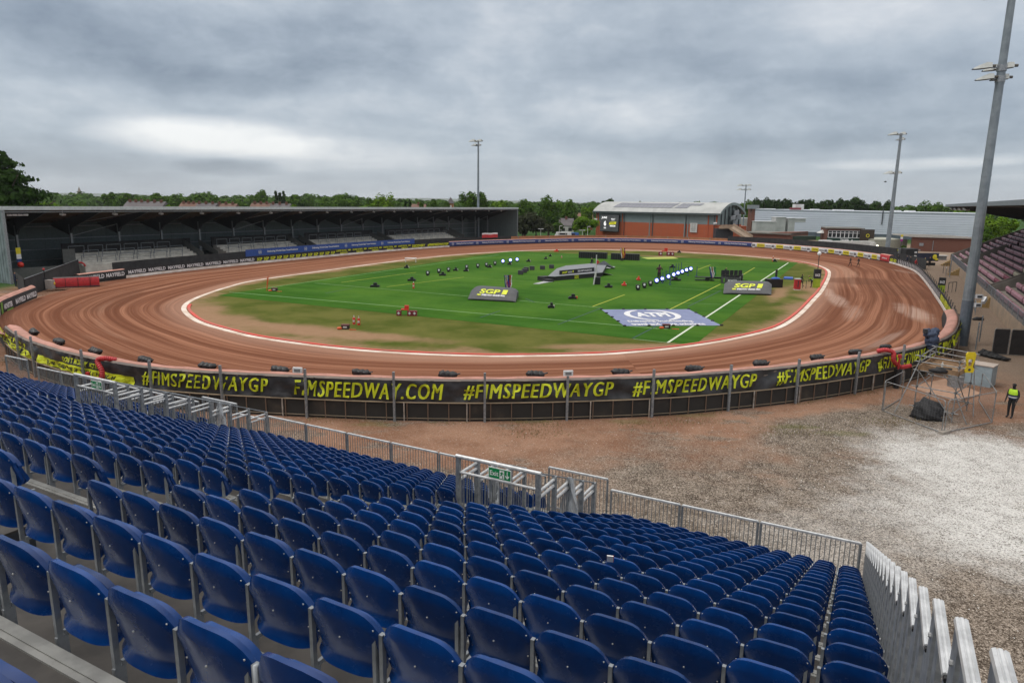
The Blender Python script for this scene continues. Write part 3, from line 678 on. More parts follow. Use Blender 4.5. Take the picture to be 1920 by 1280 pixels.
# the remaining seats, one object
def low_seat():
    a = MB(); p_ = MB()
    A_, B_ = seat_meshes(6, 4); pm = post(MB(), -.25)
    return A_, B_, pm
A_, B_, pm = low_seat(); mb = MB()
for q in rest:
    _, k, u, i, cnt, bn, _v = q; o = SW(u, nk(k), dz(k))
    for src, mi in ((A_, 0), (B_, 0), (pm, 1)):
        mb.mi = mi; jt = wr.uniform(-.006, .01) if src is B_ else 0
        vs = [MST @ Vector((v[0], v[1]+jt, v[2]))+o for v in src.v]; mb.add(vs, src.f)
    if last_of_group(i, cnt): mb.mi = 1; mb.add([MST @ Vector((v[0]+.455, v[1], v[2]))+o for v in pm.v], pm.f)
bluef = mat('seat blue far', (.0011, .031, .150), .24, c2=(.001, .022, .11), scale=1.6, spec=.40)
tag(mb.build('stadium_seats', [bluef, galv], smooth=True), 'farther rows of blue folding stadium seats on the near grandstand', 'seats', kind='stuff')
# ---- front railing
def panel(mb, a, b_, h, base=.1, nb=None, tr=.03, flat=None):
    """railing panel between two foot points (world)"""
    a = Vector(a); b_ = Vector(b_); L = (b_-a).length; nb = nb or int(L/.11); up = Vector((0, 0, 1))
    for i in range(1, nb): q = a.lerp(b_, i/nb); mb.bar(q+up*base, q+up*(h-.03), .016)
    mb.bar(a+up*base, b_+up*base, .03)
ZF = dz(KE)
NF = nk(KE)+.05+PN+.06
us = [0.38]+[-6.3-2.05*j for j in range(0)]
edges = [(-6.25, -4.15), (-4.15, -2.05), (-2.05, .40)]
x = -8.35
while x > -20: edges.append((x-2.02, x)); x -= 2.02
rx = [(-22.2-.0-2.05*(j+1), -22.2-2.05*j-.0) for j in range(0)]
def frail(a, b_, top, label, z0=ZF):
    rt = empty('railing_panel', SW((a+b_)/2, NF, z0), label, 'railing', 'galvanised railing panels along the stand front')
    A_, B_ = SW(a+.04, NF, z0), SW(b_-.04, NF, z0); mb = MB(); panel(mb, A_, B_, top-z0); mb.build('baluster_infill', galv, rt)
    mb = MB(); mb.bar(A_+Vector((0, 0, -.2)), A_+Vector((0, 0, top-z0)), .06, .05); mb.build('post', galv, rt)
    mb = MB(); mb.bar(B_+Vector((0, 0, -.2)), B_+Vector((0, 0, top-z0)), .06, .05); mb.build('post', galv, rt)
    mb = MB(); mb.bar(A_+Vector((0, 0, top-z0)), B_+Vector((0, 0, top-z0)), .07, .05); mb.build('top_rail', alumb, rt)
mid = []
x = -8.32
while x > -20.0: mid.append((max(x-2.0, -20.35), x)); x -= 2.0
x = -24.3; lft = []
while x > -36: lft.append((x-2.0, x)); x -= 2.0
for i, (a, b_) in enumerate(reversed(edges[:3])): frail(a, b_, 2.27, 'silver railing panel at the stand front, %s from its right corner' % ORD[i])
for i, (a, b_) in enumerate(mid): frail(a, b_, 2.27, 'silver front railing panel, %s left of the near exit gate' % ORD[i])
for i, (a, b_) in enumerate(lft): frail(a, b_, 2.24, 'silver front railing panel, %s left of the far exit gate' % ORD[i])
frail(-8.28, -6.30, 2.58, 'raised silver railing panel behind the near exit stairs'); frail(-24.1, -22.0, 2.50, 'raised silver railing panel behind the far exit stairs', ZF)
frail(-22.0, -20.4, 2.10, 'low silver railing panel beside the far exit stairs')
frail(-39.2, -37.1, 2.5, 'raised silver railing panel at the far left end of the stand')
# ---- side railing, stepped, with broad ribbed handrails
US = .50
for k in range(0, KE+1):
    n0, n1 = nk(k)+.05+.02, nk(k)+.05+PN; z = dz(k); rt = empty('side_railing_panel', SW(US, (n0+n1)/2, z), 'aluminium panel of the stepped side railing beside the stand, %s from the camera' % ORD[k], 'railing', 'stepped side railing panels')
    T = 1.16
    mb = MB()
    ang_ = [(-.042, -.020), (.042, -.020), (.050, 0.), (.042, .018), (.024, .024), (.016, .019), (.008, .025), (-.008, .025), (-.016, .019), (-.024, .024), (-.042, .018), (-.050, 0.)]
    ang = [(a_*.60, b_*.9) for a_, b_ in ang_]
    mb.extrude_profile(ang, SW(US, n0+.10, z+T), SW(US, n1+.02, z+T)); mb.build('handrail', alumb, rt)
    mb = MB(); mb.extrude_profile([(q[0]*.82, q[1]*.7-.004) for q in ang], SW(US, n0+.07, z+T), SW(US, n0+.10, z+T)); mb.build('end_cap', blackp, rt)
    mb = MB(); mb.box(SW(US, n1-.07, z+.37), (.045, .16, 1.55), rz=ST); mb.build('post_plate', galv, rt)
    mb = MB(); mb.box(SW(US, n1-.30, z+.55), (.030, .14, 1.15), rz=ST); mb.box(SW(US, n0+.12, z+.55), (.030, .13, 1.15), rz=ST); mb.build('infill_plate', galv, rt)
    for zz in (1.0, .25) if k < 9 else (): mb = MB(); mb.tube(SW(US-.022, n1-.07, z+zz), SW(US-.035, n1-.07, z+zz), .014, n=6); mb.build('bolt', bolt, rt)
# ---- stair enclosures
def enclosure(a, b_, n0, n1, far, lab, cat='stair enclosure'):
    rt = empty('stair_enclosure', SW((a+b_)/2, (n0+n1)/2, dz(12)), lab, cat)
    zt = HC-.26-SL*12.0+.0; zb = dz(12.5)-.1
    def pst(u, n, z0, z1): mb = MB(); mb.box(SW(u, n, (z0+z1)/2), (.09, .09, z1-z0), rz=ST); mb.build('post', galv, rt)
    for u in (a, b_): pst(u, n0, zb-.2, zt)
    mb = MB(); mb.tube(SW(a-.06, n0, zt), SW(b_+.06, n0, zt), .042, n=10); mb.build('top_rail', alumb, rt)
    mb = MB(); mb.tube(SW(a, n0, zt-.36), SW(b_, n0, zt-.36), .03, n=8); mb.build('middle_rail', alumb, rt); mb = MB(); mb.bar(SW(a, n0, zb), SW(b_, n0, zb), .04); mb.build('bottom_rail', alumb, rt)
    mb = MB(); n_ = int((b_-a)/.11)
    for i in range(1, n_): u = a+(b_-a)*i/n_; mb.bar(SW(u, n0, zb), SW(u, n0, zt-.36), .020)
    mb.build('baluster_infill', galv, rt)
    steps = [n0]
    while steps[-1] < n1-.1: steps.append(steps[-1]+PN)
    for u in (a, b_):
        for i, n_ in enumerate(steps[:-1]):
            nn = steps[i+1]; z1 = zt-SL*(nn-n0)+.03
            mb = MB()
            for zz in (z1-.10, z1-.24): mb.tube(SW(u, n_+.02, zz), SW(u, nn-.02, zz), .034, n=8)
            mb.build('side_rail', alumb, rt)
            z2 = zt-SL*(nn-n0)
            pst(u, nn, z2-1.6, z2); mb = MB()
            for j in range(1, 7): q = n_+(nn-n_)*j/7; mb.bar(SW(u, q, z2-1.45), SW(u, q, z1-.26), .020)
            mb.build('side_infill', galv, rt)
        mb = MB(); mb.tube(SW(u, n0, zt), SW(u, steps[-1], zt-SL*(steps[-1]-n0)), .018, n=6); mb.build('sloping_rail', galv, rt)
    # stairs going down inside
    for i in range(9):
        mb = MB()
        mb.box(SW((a+b_)/2, n1-.15-i*.29, ZF+.3-.0*i-.17*i), (b_-a-.15, .27, .03), rz=ST); mb.build('stair_tread', alum, rt)
    return rt
E1 = enclosure(-7.68, -5.72, 12.0, 15.1, 1, 'silver railing enclosure round the near exit stairs with green exit sign')
E2 = enclosure(-22.0, -20.0, 12.0, 17.7, 1, 'silver railing enclosure round the farther exit stairs on the left')
green = mat('exit sign green', (.0, .22, .07), .5); signw = mat('sign white', (.75, .78, .76), .5)
for (u0, u1, lb) in ((-6.88, -6.33, 'near'), (-21.10, -20.55, 'far')):
    z0 = HC-.26-SL*12-.30; z1 = z0+.25; nn = 12.0-.06; rt = empty('exit_sign', SW((u0+u1)/2, nn, z0), 'green Exit sign with running man and arrow on the %s stair enclosure' % lb, 'exit sign')
    mb = MB(); mb.box(SW((u0+u1)/2, nn, (z0+z1)/2), (u1-u0, .012, z1-z0), rz=ST); mb.build('white_board', signw, rt)
    F = quadfn(SW(u0+.015, nn-.010, z0+.015), SW(u1-.015, nn-.010, z0+.015), SW(u1-.015, nn-.010, z1-.015), SW(u0+.015, nn-.010, z1-.015))
    mb = MB(); mb.add([F(0, 0), F(1, 0), F(1, 1), F(0, 1)], [(0, 1, 2, 3)]); mb.build('green_field', green, rt)
    G = lambda x, y: F(x, y)+SW(0, -.004, 0)
    mb = MB(); put_text(mb, 'Exit', lambda x, y: G(.05+.40*x, .25+.5*y), bold=.015)
    mb.add([G(x, y) for x, y in ((.84, .9), (.88, .9), (.88, .4), (.95, .5), (.95, .38), (.86, .12), (.77, .38), (.77, .5), (.84, .4))], [tuple(range(9))])
    mb.add([G(x, y) for x, y in ((.50, .08), (.72, .08), (.72, .92), (.50, .92))], [(0, 1, 2, 3)]); mb.build('lettering', signw, rt)
    H_ = lambda x, y: F(x, y)+SW(0, -.007, 0); mb = MB()
    for poly in [((.60, .80), (.64, .80), (.64, .88), (.60, .88)), ((.58, .76), (.65, .74), (.63, .48), (.57, .50)), ((.57, .52), (.52, .38), (.54, .34), (.61, .48)), ((.60, .50), (.67, .36), (.66, .14), (.63, .14), (.64, .34), (.57, .46)), ((.65, .72), (.70, .58), (.68, .55), (.63, .66)), ((.57, .74), (.53, .60), (.55, .57), (.60, .68))]:
        mb.add([H_(x, y) for x, y in poly], [tuple(range(len(poly)))])
    mb.build('running_figure', green, rt)
# plastic sheets
plast = mat('clear plastic sheet', (.62, .65, .68), .25, c2=(.5, .53, .56), scale=4, trans=.35)
def sheet(u, n, zt, h, w, lab):
    mb = MB(); rows = []
    for i in range(15):
        t_ = i/14; ww = w*(.18+.82*min(1, t_*1.8)); rows.append([SW(u+ww*(j/12-.5)+.05*math.sin(j*1.9+t_*3), n-.05+.05*math.sin(j*2.4+t_*5)+.04*noise.noise(Vector((j*.6, t_*5, u))), zt-h*t_+.02*math.sin(j)) for j in range(13)])
    mb.grid(rows); tag(mb.build('plastic_sheet', plast, smooth=True), lab, 'plastic sheet')
sheet(-5.66, 13.6, HC-.26-SL*13.5, 1.25, .46, 'clear plastic sheet tied to the right side of the near stair enclosure')
sheet(-7.66, 13.6, HC-.26-SL*13.5, 1.1, .25, 'narrow clear plastic sheet inside the near stair enclosure')
sheet(-19.9, 15.6, HC-.26-SL*15.5, 1.2, .55, 'clear plastic sheet hanging on the far stair enclosure')
mb = MB(); mb.mi = 0; q = SW(-2.28, nk(6)+.10, dz(6)+.88); mb.box(q, (.07, .012, .10), rz=ST+.3, rx=.4); mb.mi = 1; mb.box(q+Vector((.03, 0, 0)), (.02, .015, .09), rz=ST+.3, rx=.4)
tag(mb.build('leaflet', [white, red]), 'small red and white leaflet tucked between two blue seats', 'leaflet')
# ================================================================= OUTER FENCES (far side and left straight)
SR = min(range(len(RV)), key=lambda i: (RV[i]-Vector((39.3, 60.5, 0))).length); SR = RING.l[SR]
def sfar(px, z=.8, n=1600, lo=None):
    best = (1e9, 0); lo = SR if lo is None else lo
    for i in range(n+1):
        d = lo+(RING.L-lo)*i/n; e = abs(proj(RING.at(d, 0, z))[0]-px)
        if e < best[0]: best = (e, d)
    return best[1]
def zt(s):                                           # track edge height
    p = RING.at(s); return bank(math.atan2(p.y-CC.y, p.x-CC.x))
def wall(s0, s1, off, z0, z1, m, parent, name, step=1.0, th=.05, wav=0.):
    s0, s1 = min(s0, s1), max(s0, s1); n = max(2, int((s1-s0)/step)); rows = []
    for i in range(n+1):
        d = s0+(s1-s0)*i/n; b0 = zt(d); w = wav*noise.noise(Vector((d*.5, 0, 2)))
        rows.append([RING.at(d, off-th/2, b0+z0), RING.at(d, off-th/2+w, b0+z1), RING.at(d, off+th/2+w, b0+z1), RING.at(d, off+th/2, b0+z0)])
    mb = MB(); mb.grid(rows, True); mb.add(rows[0], [(0, 1, 2, 3)]); mb.add(rows[-1], [(3, 2, 1, 0)]); return mb.build(name, m, parent)
def itext(mb, body, sA, sB, off, z0, z1, bold=.03, shear=.0):
    """lettering read from inside the track: sA is where the first letter stands"""
    vs, fs, asp = text2d(body, bold, shear)
    mb.add([RING.at(sA+(sB-sA)*x, off, zt(sA)+z0+(z1-z0)*y) for x, y in vs], fs)
lettw = mat('white lettering', (.70, .70, .72), .5)
lettd = mat('dark lettering', (.02, .02, .03), .5)
s235, s480, s628, s770, s840, s1413, s1650, s1668 = [sfar(x) for x in (235, 480, 630, 772, 842, 1413, 1650, 1668)]
sEnd = sfar(186)
whitef = mat('white fence foot', (.78, .74, .70), .7, c2=(.60, .52, .46), scale=.8, coord='World')
# --- left straight, black fence with lettering
rt = empty('trackside_fence', RING.at(s480, 0, .2), 'black fence along the left straight with white and yellow sponsor lettering', 'fence')
wall(s840, s235, .1, .30, 1.25, black, rt, 'banner_cloth', wav=.05); wall(s840, s235, -.02, -.05, .36, whitef, rt, 'white_foot')
x = 236
s_ = s235-.4
while s_ > s480+3.4:
    mb = MB(); itext(mb, 'MAYFIELD', s_, s_-3.05, -.04, .52, .98, .03); s_ -= 3.5; mb.build('lettering', lettw, rt)
n = 13
for i in range(n):
    a = s480+(s628-s480)*(i+.08)/n; b_ = s480+(s628-s480)*(i+.86)/n; mb = MB(); itext(mb, 'SGP', a, b_, -.04, .42, .95, .04, .2); mb.build('lettering', yell, rt)
n = 5
for i in range(n):
    a = s628+(s770-s628)*(i+.02)/n; b_ = s628+(s770-s628)*(i+.66)/n; mb = MB(); itext(mb, 'COURTESY OF ROYAL', a, b_, -.04, .78, 1.12, .04)
    itext(mb, 'NEW', b_+(s770-s628)*.08/n*1, s628+(s770-s628)*(i+.92)/n, -.04, .78, 1.12, .04)
    itext(mb, 'SPEEDWAY', s628+(s770-s628)*(i+.25)/n, s628+(s770-s628)*(i+.72)/n, -.04, .36, .66, .05, .2); mb.build('lettering', yell, rt)
mb = MB(); itext(mb, 'DISCOVERY', s770, s770+(s840-s770)*.36, -.04, .45, 1.05, .05, .2); itext(mb, '#FIMSPEEDWAYGP', s770+(s840-s770)*.42, s770+(s840-s770)*.98, -.04, .45, 1.05, .05, .2)
mb.build('lettering', yell, rt)
# --- black screen wall behind the left straight, with blue banner
rt = empty('screen_wall', RING.at(s480, 2., 0), 'black cloth covered wall in front of the left grandstand', 'wall')
sW0, sW1 = sfar(968, 2.), sfar(146, 2.)
wall(sW0, RING.L-.5, 2.2, -.3, 1.95, blackm, rt, 'cloth', wav=.08)
rt = empty('long_banner', RING.at(sfar(620), 2.1, 1.5), 'long blue banner with white writing hanging on the black wall at left', 'banner')
sa, sb = sfar(790, 2.), sfar(478, 2.); wall(sa, sb, 2.05, 1.05, 2.2, mat('royal blue banner', (.025, .075, .30), .5), rt, 'cloth', th=.03)
mb = MB()
def atpi(mb, sA, sB, off, z0, z1):
    L = sB-sA; h = z1-z0; sg = 1 if L > 0 else -1; c0 = sA+sg*h*.55; zc_ = (z0+z1)/2
    for k in range(20):                              # round emblem
        if k in (4, 5, 14, 15): continue
        t0, t1 = k/20*2*math.pi, (k+1)/20*2*math.pi; r0, r1 = h*.40, h*.50
        mb.add([RING.at(c0+sg*math.cos(t)*r, off, zt(sA)+zc_+math.sin(t)*r) for t, r in ((t0, r0), (t1, r0), (t1, r1), (t0, r1))], [(0, 1, 2, 3)])
    itext(mb, 'H', c0-sg*h*.2, c0+sg*h*.2, off, zc_-h*.22, zc_+h*.22, .05)
    itext(mb, 'Delivering World-Class Travel Solutions', sA+L*.21, sA+L*.95, off, z0+h*.22, z1-h*.2, .035)
for i in range(4): L_ = (sa-sb)/4.25; mb = MB(); atpi(mb, sb+L_*(i+.25), sb+L_*(i+1.15), 2.0, 1.28, 1.98); mb.build('lettering', lettw, rt)
# --- far bend air fence, navy with white writing, pink top
def faraf(sA, sB, label, facem, pieces=1, off=0., zl=.18, z1=1.15):
    rt = empty('air_fence', RING.at((sA+sB)/2, 0, .2), label, 'air fence'); s0, s1 = min(sA, sB), max(sA, sB); n = int((s1-s0)/.8)
    rows = []; top = []; foot = []
    for i in range(n+1):
        d = s0+(s1-s0)*i/n; b0 = zt(d); bl = .03*math.sin(d*3.1)
        foot.append([RING.at(d, off+.05, b0-.05), RING.at(d, off+.0, b0+zl)])
        rows.append([RING.at(d, off-.02, b0+zl), RING.at(d, off-.07+bl*.5, b0+.5), RING.at(d, off-.05, b0+z1-.15), RING.at(d, off+.02, b0+z1)])
        top.append([RING.at(d, off+.02, b0+z1), RING.at(d, off+.15, b0+z1+.10+bl), RING.at(d, off+.6, b0+z1+.10), RING.at(d, off+.75, b0+z1-.1)])
    a = MB(); a.grid(rows); a.build('printed_face', facem, rt, smooth=True); a = MB(); a.grid(top); a.build('top_cushion', pink, rt, smooth=True)
    a = MB(); a.grid(foot); a.build('foot', mat('muddy foot', (.10, .055, .04), .9), rt); return rt
rt = faraf(s1413, s840, 'long navy air fence round the far bend with pink top and white writing', navy)
cx_ = [849, 895, 952, 1012, 1074, 1142, 1210, 1280, 1350, 1409]; mb = MB()
for a_, b_ in zip(cx_, cx_[1:]): mb = MB(); atpi(mb, sfar(a_-3), sfar(b_-6), -.11, .30, 1.0); mb.build('lettering', lettw, rt)
rt = faraf(s1650, s1413, 'yellow and white printed air fence on the right of the far bend', mat('white print', (.62, .63, .64), .5))
yw = mat('yellow print', (.66, .56, .02), .5); cs = [1413, 1450, 1484, 1517, 1549, 1577, 1604, 1631, 1655]
wy = MB(); tk = MB(); ck = MB(); wk = MB()
for a_, b_ in zip(cs, cs[1:]):
    sa, sb = sfar(a_), sfar(b_); d = sb-sa
    def strip_(m_, u0, u1, z0, z1, off):
        n = 5; m_.grid([[RING.at(sa+d*(u0+(u1-u0)*i/n), off, zt(sa)+z0), RING.at(sa+d*(u0+(u1-u0)*i/n), off, zt(sa)+z1)] for i in range(n+1)])
    strip_(wy, .16, .56, .25, 1.08, -.11)
    itext(tk, 'speedway', sa+d*.22, sa+d*.52, -.13, .5, .85, .02); itext(tk, 'WORLDWIDE', sa+d*.62, sa+d*.92, -.13, .5, .78, .02)
    n = 18; r_ = .62; pts = [RING.at(sa+math.cos(2*math.pi*k/n)*r_, -.14, zt(sa)+.62+math.sin(2*math.pi*k/n)*r_*.95) for k in range(n)]; wk = MB(); wk.add(pts, [tuple(range(n))]); wk.build('white_disc', white, rt)
    ck = MB(); itext(ck, '50', sa+(.42 if d > 0 else .42)*(-1 if d > 0 else 1), sa-.42*(-1 if d > 0 else 1), -.17, .35, .88, .05); ck.build('disc_number', lettd, rt)
wy.build('yellow_panel', yw, rt); tk.build('small_lettering', lettd, rt); 
rt = faraf(s1668, s1650, 'short red air fence end beside the yellow and white one', red, z1=1.35)
mb = MB(); itext(mb, 'airfence', s1650-1, s1668+1.2, -.11, .6, .9, .03); mb.build('lettering', lettw, rt)
# --- right side fence with logos seen from inside
sR0 = SR-1.5
rt = empty('trackside_fence', RING.at((s1668+SR)/2, 0, .2), 'black fence curving down the right side with white round logos and white foot', 'fence')
wall(sR0, s1668, .08, .2, 1.2, black, rt, 'banner_cloth', wav=.03); wall(sR0, s1668, -.02, -.05, .30, whitef, rt, 'white_foot')
mb = MB(); my = MB(); itext(my, 'GO GO', s1668-.3, s1668-4.0, -.03, .35, .95, .06)
s_ = s1668-5.5
while s_ > SR+16:
    mb = MB()
    for k in range(14):
        t0, t1 = 2*math.pi*k/14, 2*math.pi*(k+.8)/14
        mb.add([RING.at(s_+math.cos(t)*r, -.03, zt(s_)+.70+math.sin(t)*r) for t, r in ((t0, .2), (t1, .2), (t1, .36), (t0, .36))], [(0, 1, 2, 3)])
    itext(mb, 'M', s_+.12, s_-.12, -.03, .58, .80, .04); s_ -= 1.25; mb.build('white_emblem', lettw, rt)
my.build('yellow_lettering', yell, rt)
mb = MB(); mo = MB(); s_ = SR+15
while s_ > SR-1:
    itext(mb, '#FIMSPEEDWAYGP', s_, s_-5.2, -.03, .35, 1.1, .05, .2); 
    vs, fs, asp = text2d('#FIMSPEEDWAYGP', .05, .2); mo.add([RING.at(s_-5.2+5.2*x, .16, zt(s_)+.35+.75*y) for x, y in vs], fs); s_ -= 5.6
mb.build('inner_lettering', yell, rt); mo.build('outer_lettering', yell, rt)
s_ = SR
while s_ < s1668:
    mb = MB(); mb.box(RING.at(s_, .2, .75+zt(s_)), (.07, .07, 1.5), rz=math.atan2(RING.tan(s_).y, RING.tan(s_).x)); mb.build('fence_post', steeld, rt); s_ += 2.6
# --- near-left piece and the open gate
rt = airfence(.2, 30.5, 'pink topped air fence piece left of the open gate with white lettering', top=1.6, ztr=.35, offc=.5, thick=.55)
mb = MB(); mg = MB(); so = -.13
def inner(s, z): return RING.at(s, so, z)
for k, (bd, a_, b_) in enumerate([('MAYFIELD', 3.6, .6), ('MAYFIELD', 7.0, 4.0), ('MONSTER', 10.6, 8.0), ('ENERGY', 16., 13.2)]):
    vs, fs, asp = text2d(bd, .04); mb.add([RING.at(a_+(b_-a_)*x, so-.02, .62+.50*y) for x, y in vs], fs)
mb.build('lettering', lettw, rt)
mg.grid([[RING.at(11.3+.35*i, so-.03, z) for z in (.45, 1.45)] for i in range(4)]); mg.grid([[RING.at(8.0+.6*i, so-.03, z) for z in (.36, .52)] for i in range(4)]); mg.build('green_mark', mat('bright green print', (.12, .32, .02), .5), rt)
# far gate leaf + air fence section with lettering from gate to 235
g0, g1 = P(101, 540, .3), P(187, 536, .3); G0, G1 = P(187, 528, .3), P(236, 521.5, .3)
def block(a, b_, thick, h, label, parts, name='air_fence', cat='air fence', z0=.25):
    a = Vector(a); b_ = Vector(b_); d = (b_-a).normalized(); nb = Vector((-d.y, d.x, 0)); n = 14; rt = empty(name, (a+b_)/2, label, cat)
    F = MB(); T = MB()
    for i in range(1): pass
    rows = [[a+(b_-a)*i/n+Vector((0, 0, z0-.3+zz))+nb*oo for oo, zz in ((0, 0), (-.10, h*.3), (-.12, h*.7), (-.02, h))] for i in range(n+1)]; F.grid(rows)
    F.grid([[rows[0][j], rows[0][j]+nb*thick] for j in range(4)]); F.grid([[rows[-1][j], rows[-1][j]+nb*thick] for j in range(4)])
    T.grid([[rows[i][3], rows[i][3]+nb*thick*.5+Vector((0, 0, .09)), rows[i][3]+nb*thick, rows[i][3]+nb*(thick+.02)-Vector((0, 0, h))] for i in range(n+1)])
    F.build(parts[0][0], parts[0][1], rt, smooth=True); T.build(parts[1][0], parts[1][1], rt, smooth=True); return rt, d, nb
rt, d, nb = block(g0, g1, .9, 1.15, 'bright red inflated air fence section standing open on the track at far left', [('red_face', red), ('dark_top', mat('worn dark vinyl', (.06, .045, .045), .7))])
mb = MB(); L_ = (g1-g0).length
for t_ in (.0, .26, .53, .80): mb.bar(g0+d*L_*t_-nb*.13+Vector((0, 0, 0)), g0+d*L_*t_-nb*.13+Vector((0, 0, 1.1)), .05, .03)
mb.build('strap', blackp, rt)
mb = MB(); mb.bar(g0-nb*.16+Vector((0, 0, .06)), g1-nb*.16+Vector((0, 0, .06)), .28, .06); mb.build('dark_skirt', steeld, rt)
mb = MB(); mb.ball(g0+Vector((.15, -.25, .55)), .28, 9, 6, (1, .6, .8)); mb.build('yellow_valve', mat('amber', (.65, .38, .02), .5), rt)
rt, d, nb = block(P(150, 533, .3), G1, .8, 1.2, 'air fence with pink top and black printed side beyond the red section', [('printed_face', black), ('top_cushion', pink)])
mb = MB(); a = P(150, 533, .3); L_ = (G1-a).length
for k in range(3):
    vs, fs, asp = text2d('MAYFIELD', .03); mb.add([a+d*(L_-3.3*(k+1)+3.0*x)-nb*.14+Vector((0, 0, .42+.5*y)) for x, y in vs], fs)
mb.build('lettering', lettw, rt)
q = P(88, 541, .3); mb = MB(); mb.box(q+Vector((-.25, 0, .55)), (.10, .12, 1.5)); mb.mi = 1; mb.box(q+Vector((.35, .1, .5)), (.75, .6, 1.0)); mb.mi = 2; mb.tube(q+Vector((-.2, .2, 1.1)), q+Vector((-.25, .2, 2.1)), .06); mb.mi = 3; mb.ball(q+Vector((-.25, .2, 2.2)), .13, 8, 5)
tag(mb.build('blower_unit', [steeld, mat('muddy white', (.30, .27, .25), .8), blackp, red]), 'muddy white blower box with red lamp at the left end of the red air fence', 'blower')
q = P(151, 512, .5); mb = MB()
for i in range(14):
    t0, t1 = math.pi*i/14, math.pi*(i+1)/14; mb.tube(q+Vector((.55*math.cos(t0), .3*math.cos(t0), .9+.55*math.sin(t0))), q+Vector((.55*math.cos(t1), .3*math.cos(t1), .9+.55*math.sin(t1))), .12)
tag(mb.build('air_hose', red, smooth=True), 'red hoop of air hose behind the pink topped fence at far left', 'hose')
# angled black wall in front of the gap
A1, B1 = P(50, 556, .0), P(152, 520, .0)
rt = empty('screen_wall', A1, 'short black cloth wall beside the left stand end wall', 'wall'); mb = MB(); d = (B1-A1).normalized(); nb = Vector((-d.y, d.x, 0))
n = 10; mb.grid([[A1+(B1-A1)*i/n+Vector((0, 0, 0)), A1+(B1-A1)*i/n+Vector((0, 0, 1.9+.55*i/n))+nb*.1] for i in range(n+1)]); mb.build('cloth', blackm, rt)
A0 = P(33, 540, 0); mb = MB(); mb.grid([[A0+(A1-A0)*i/4, A0+(A1-A0)*i/4+Vector((0, 0, 1.9))] for i in range(5)]); mb.build('cloth', blackm, rt)
mb = MB(); mb.tube(A1+Vector((0, 0, 1.92)), B1+Vector((0, 0, 2.48)), .04); mb.build('top_rail', galv, rt)
# ================================================================= LEFT COVERED STAND
ZR = 9.45
LA, LB = PY(5, 387, 84.), PY(970, 389, 205.); LA.z = LB.z = 0
LD = (LB-LA).normalized(); LN = Vector((-LD.y, LD.x, 0)); LL = (LB-LA).length
print('left stand', LA, LB, LL)
DP = 13.0
def LS(t, w, z): return LA+LD*t+LN*w+Vector((0, 0, z-(.07+.13*t/LL)*z/9.4))
ls = empty('covered_grandstand', LA, 'long covered grandstand with grey roof and dark interior along the left straight', 'grandstand')
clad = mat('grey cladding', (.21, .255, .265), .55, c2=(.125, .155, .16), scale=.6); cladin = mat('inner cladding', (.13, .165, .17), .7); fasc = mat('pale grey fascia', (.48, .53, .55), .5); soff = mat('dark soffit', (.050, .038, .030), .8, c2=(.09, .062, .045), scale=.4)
def lbox(mb, t0, t1, w0, w1, z0, z1):
    mb.add([LS(t, w, z) for t in (t0, t1) for w in (w0, w1) for z in (z0, z1)], [(0, 1, 3, 2), (4, 6, 7, 5), (0, 4, 5, 1), (2, 3, 7, 6), (0, 2, 6, 4), (1, 5, 7, 3)])
ZB = 7.2
mb = MB(); mb.add([LS(t, w, z) for t in (-.3, LL+.3) for w, z in ((-.0, ZR-.02), (DP+.4, ZB), (DP+.4, ZB-.12), (.0, ZR-.16))], [(0, 4, 5, 1), (1, 5, 6, 2), (2, 6, 7, 3), (3, 7, 4, 0), (0, 1, 2, 3), (4, 7, 6, 5)]); mb.build('roof', [clad], ls)
mb = MB(); lbox(mb, -.35, LL+.35, -.22, .0, ZR-.42, ZR+.04); mb.build('fascia', fasc, ls)
mb = MB(); lbox(mb, -.3, LL+.3, .02, .12, ZR-.72, ZR-.60); mb.build('lower_trim', galv, ls)
mb = MB(); n = 60
for i in range(n): t0 = LL*i/n; lbox(mb, t0, t0+LL/n*.8, DP, DP+.15, 0, ZB-.1); lbox(mb, t0+LL/n*.8, t0+LL/n, DP+.04, DP+.15, 0, ZB-.1)
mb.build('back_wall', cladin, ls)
for z in (1.6, 3.1, 4.6, 6.4): mb = MB(); lbox(mb, 0, LL, DP-.2, DP-.02, z, z+.14); mb.build('wall_rail', galv, ls)
for t_, nm in ((-.2, 'near_end_wall'), (LL, 'far_end_wall')):
    mb = MB(); n = 44
    for i in range(n):
        w0, w1 = DP*i/n, DP*(i+1)/n; zt0, zt1 = ZR-(ZR-ZB)*w0/DP-.15, ZR-(ZR-ZB)*w1/DP-.15; o = .05*(i % 2)
        mb.add([LS(t_+o, w0, 0), LS(t_+o, w1, 0), LS(t_+o, w1, zt1), LS(t_+o, w0, zt0), LS(t_+.2, w0, 0), LS(t_+.2, w1, 0), LS(t_+.2, w1, zt1), LS(t_+.2, w0, zt0)], [(0, 1, 2, 3), (7, 6, 5, 4), (0, 3, 7, 4), (1, 5, 6, 2), (3, 2, 6, 7)])
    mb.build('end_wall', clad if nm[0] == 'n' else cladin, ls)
mb = MB(); lbox(mb, -.25, .05, -.15, .12, 0, ZR-.4); mb.build('corner_post', galv, ls)
mb = MB(); lbox(mb, LL-.05, LL+.25, -.15, .12, 0, ZR-.4); mb.build('corner_post', galv, ls)
FR = 7.1; nf = int(LL/FR)
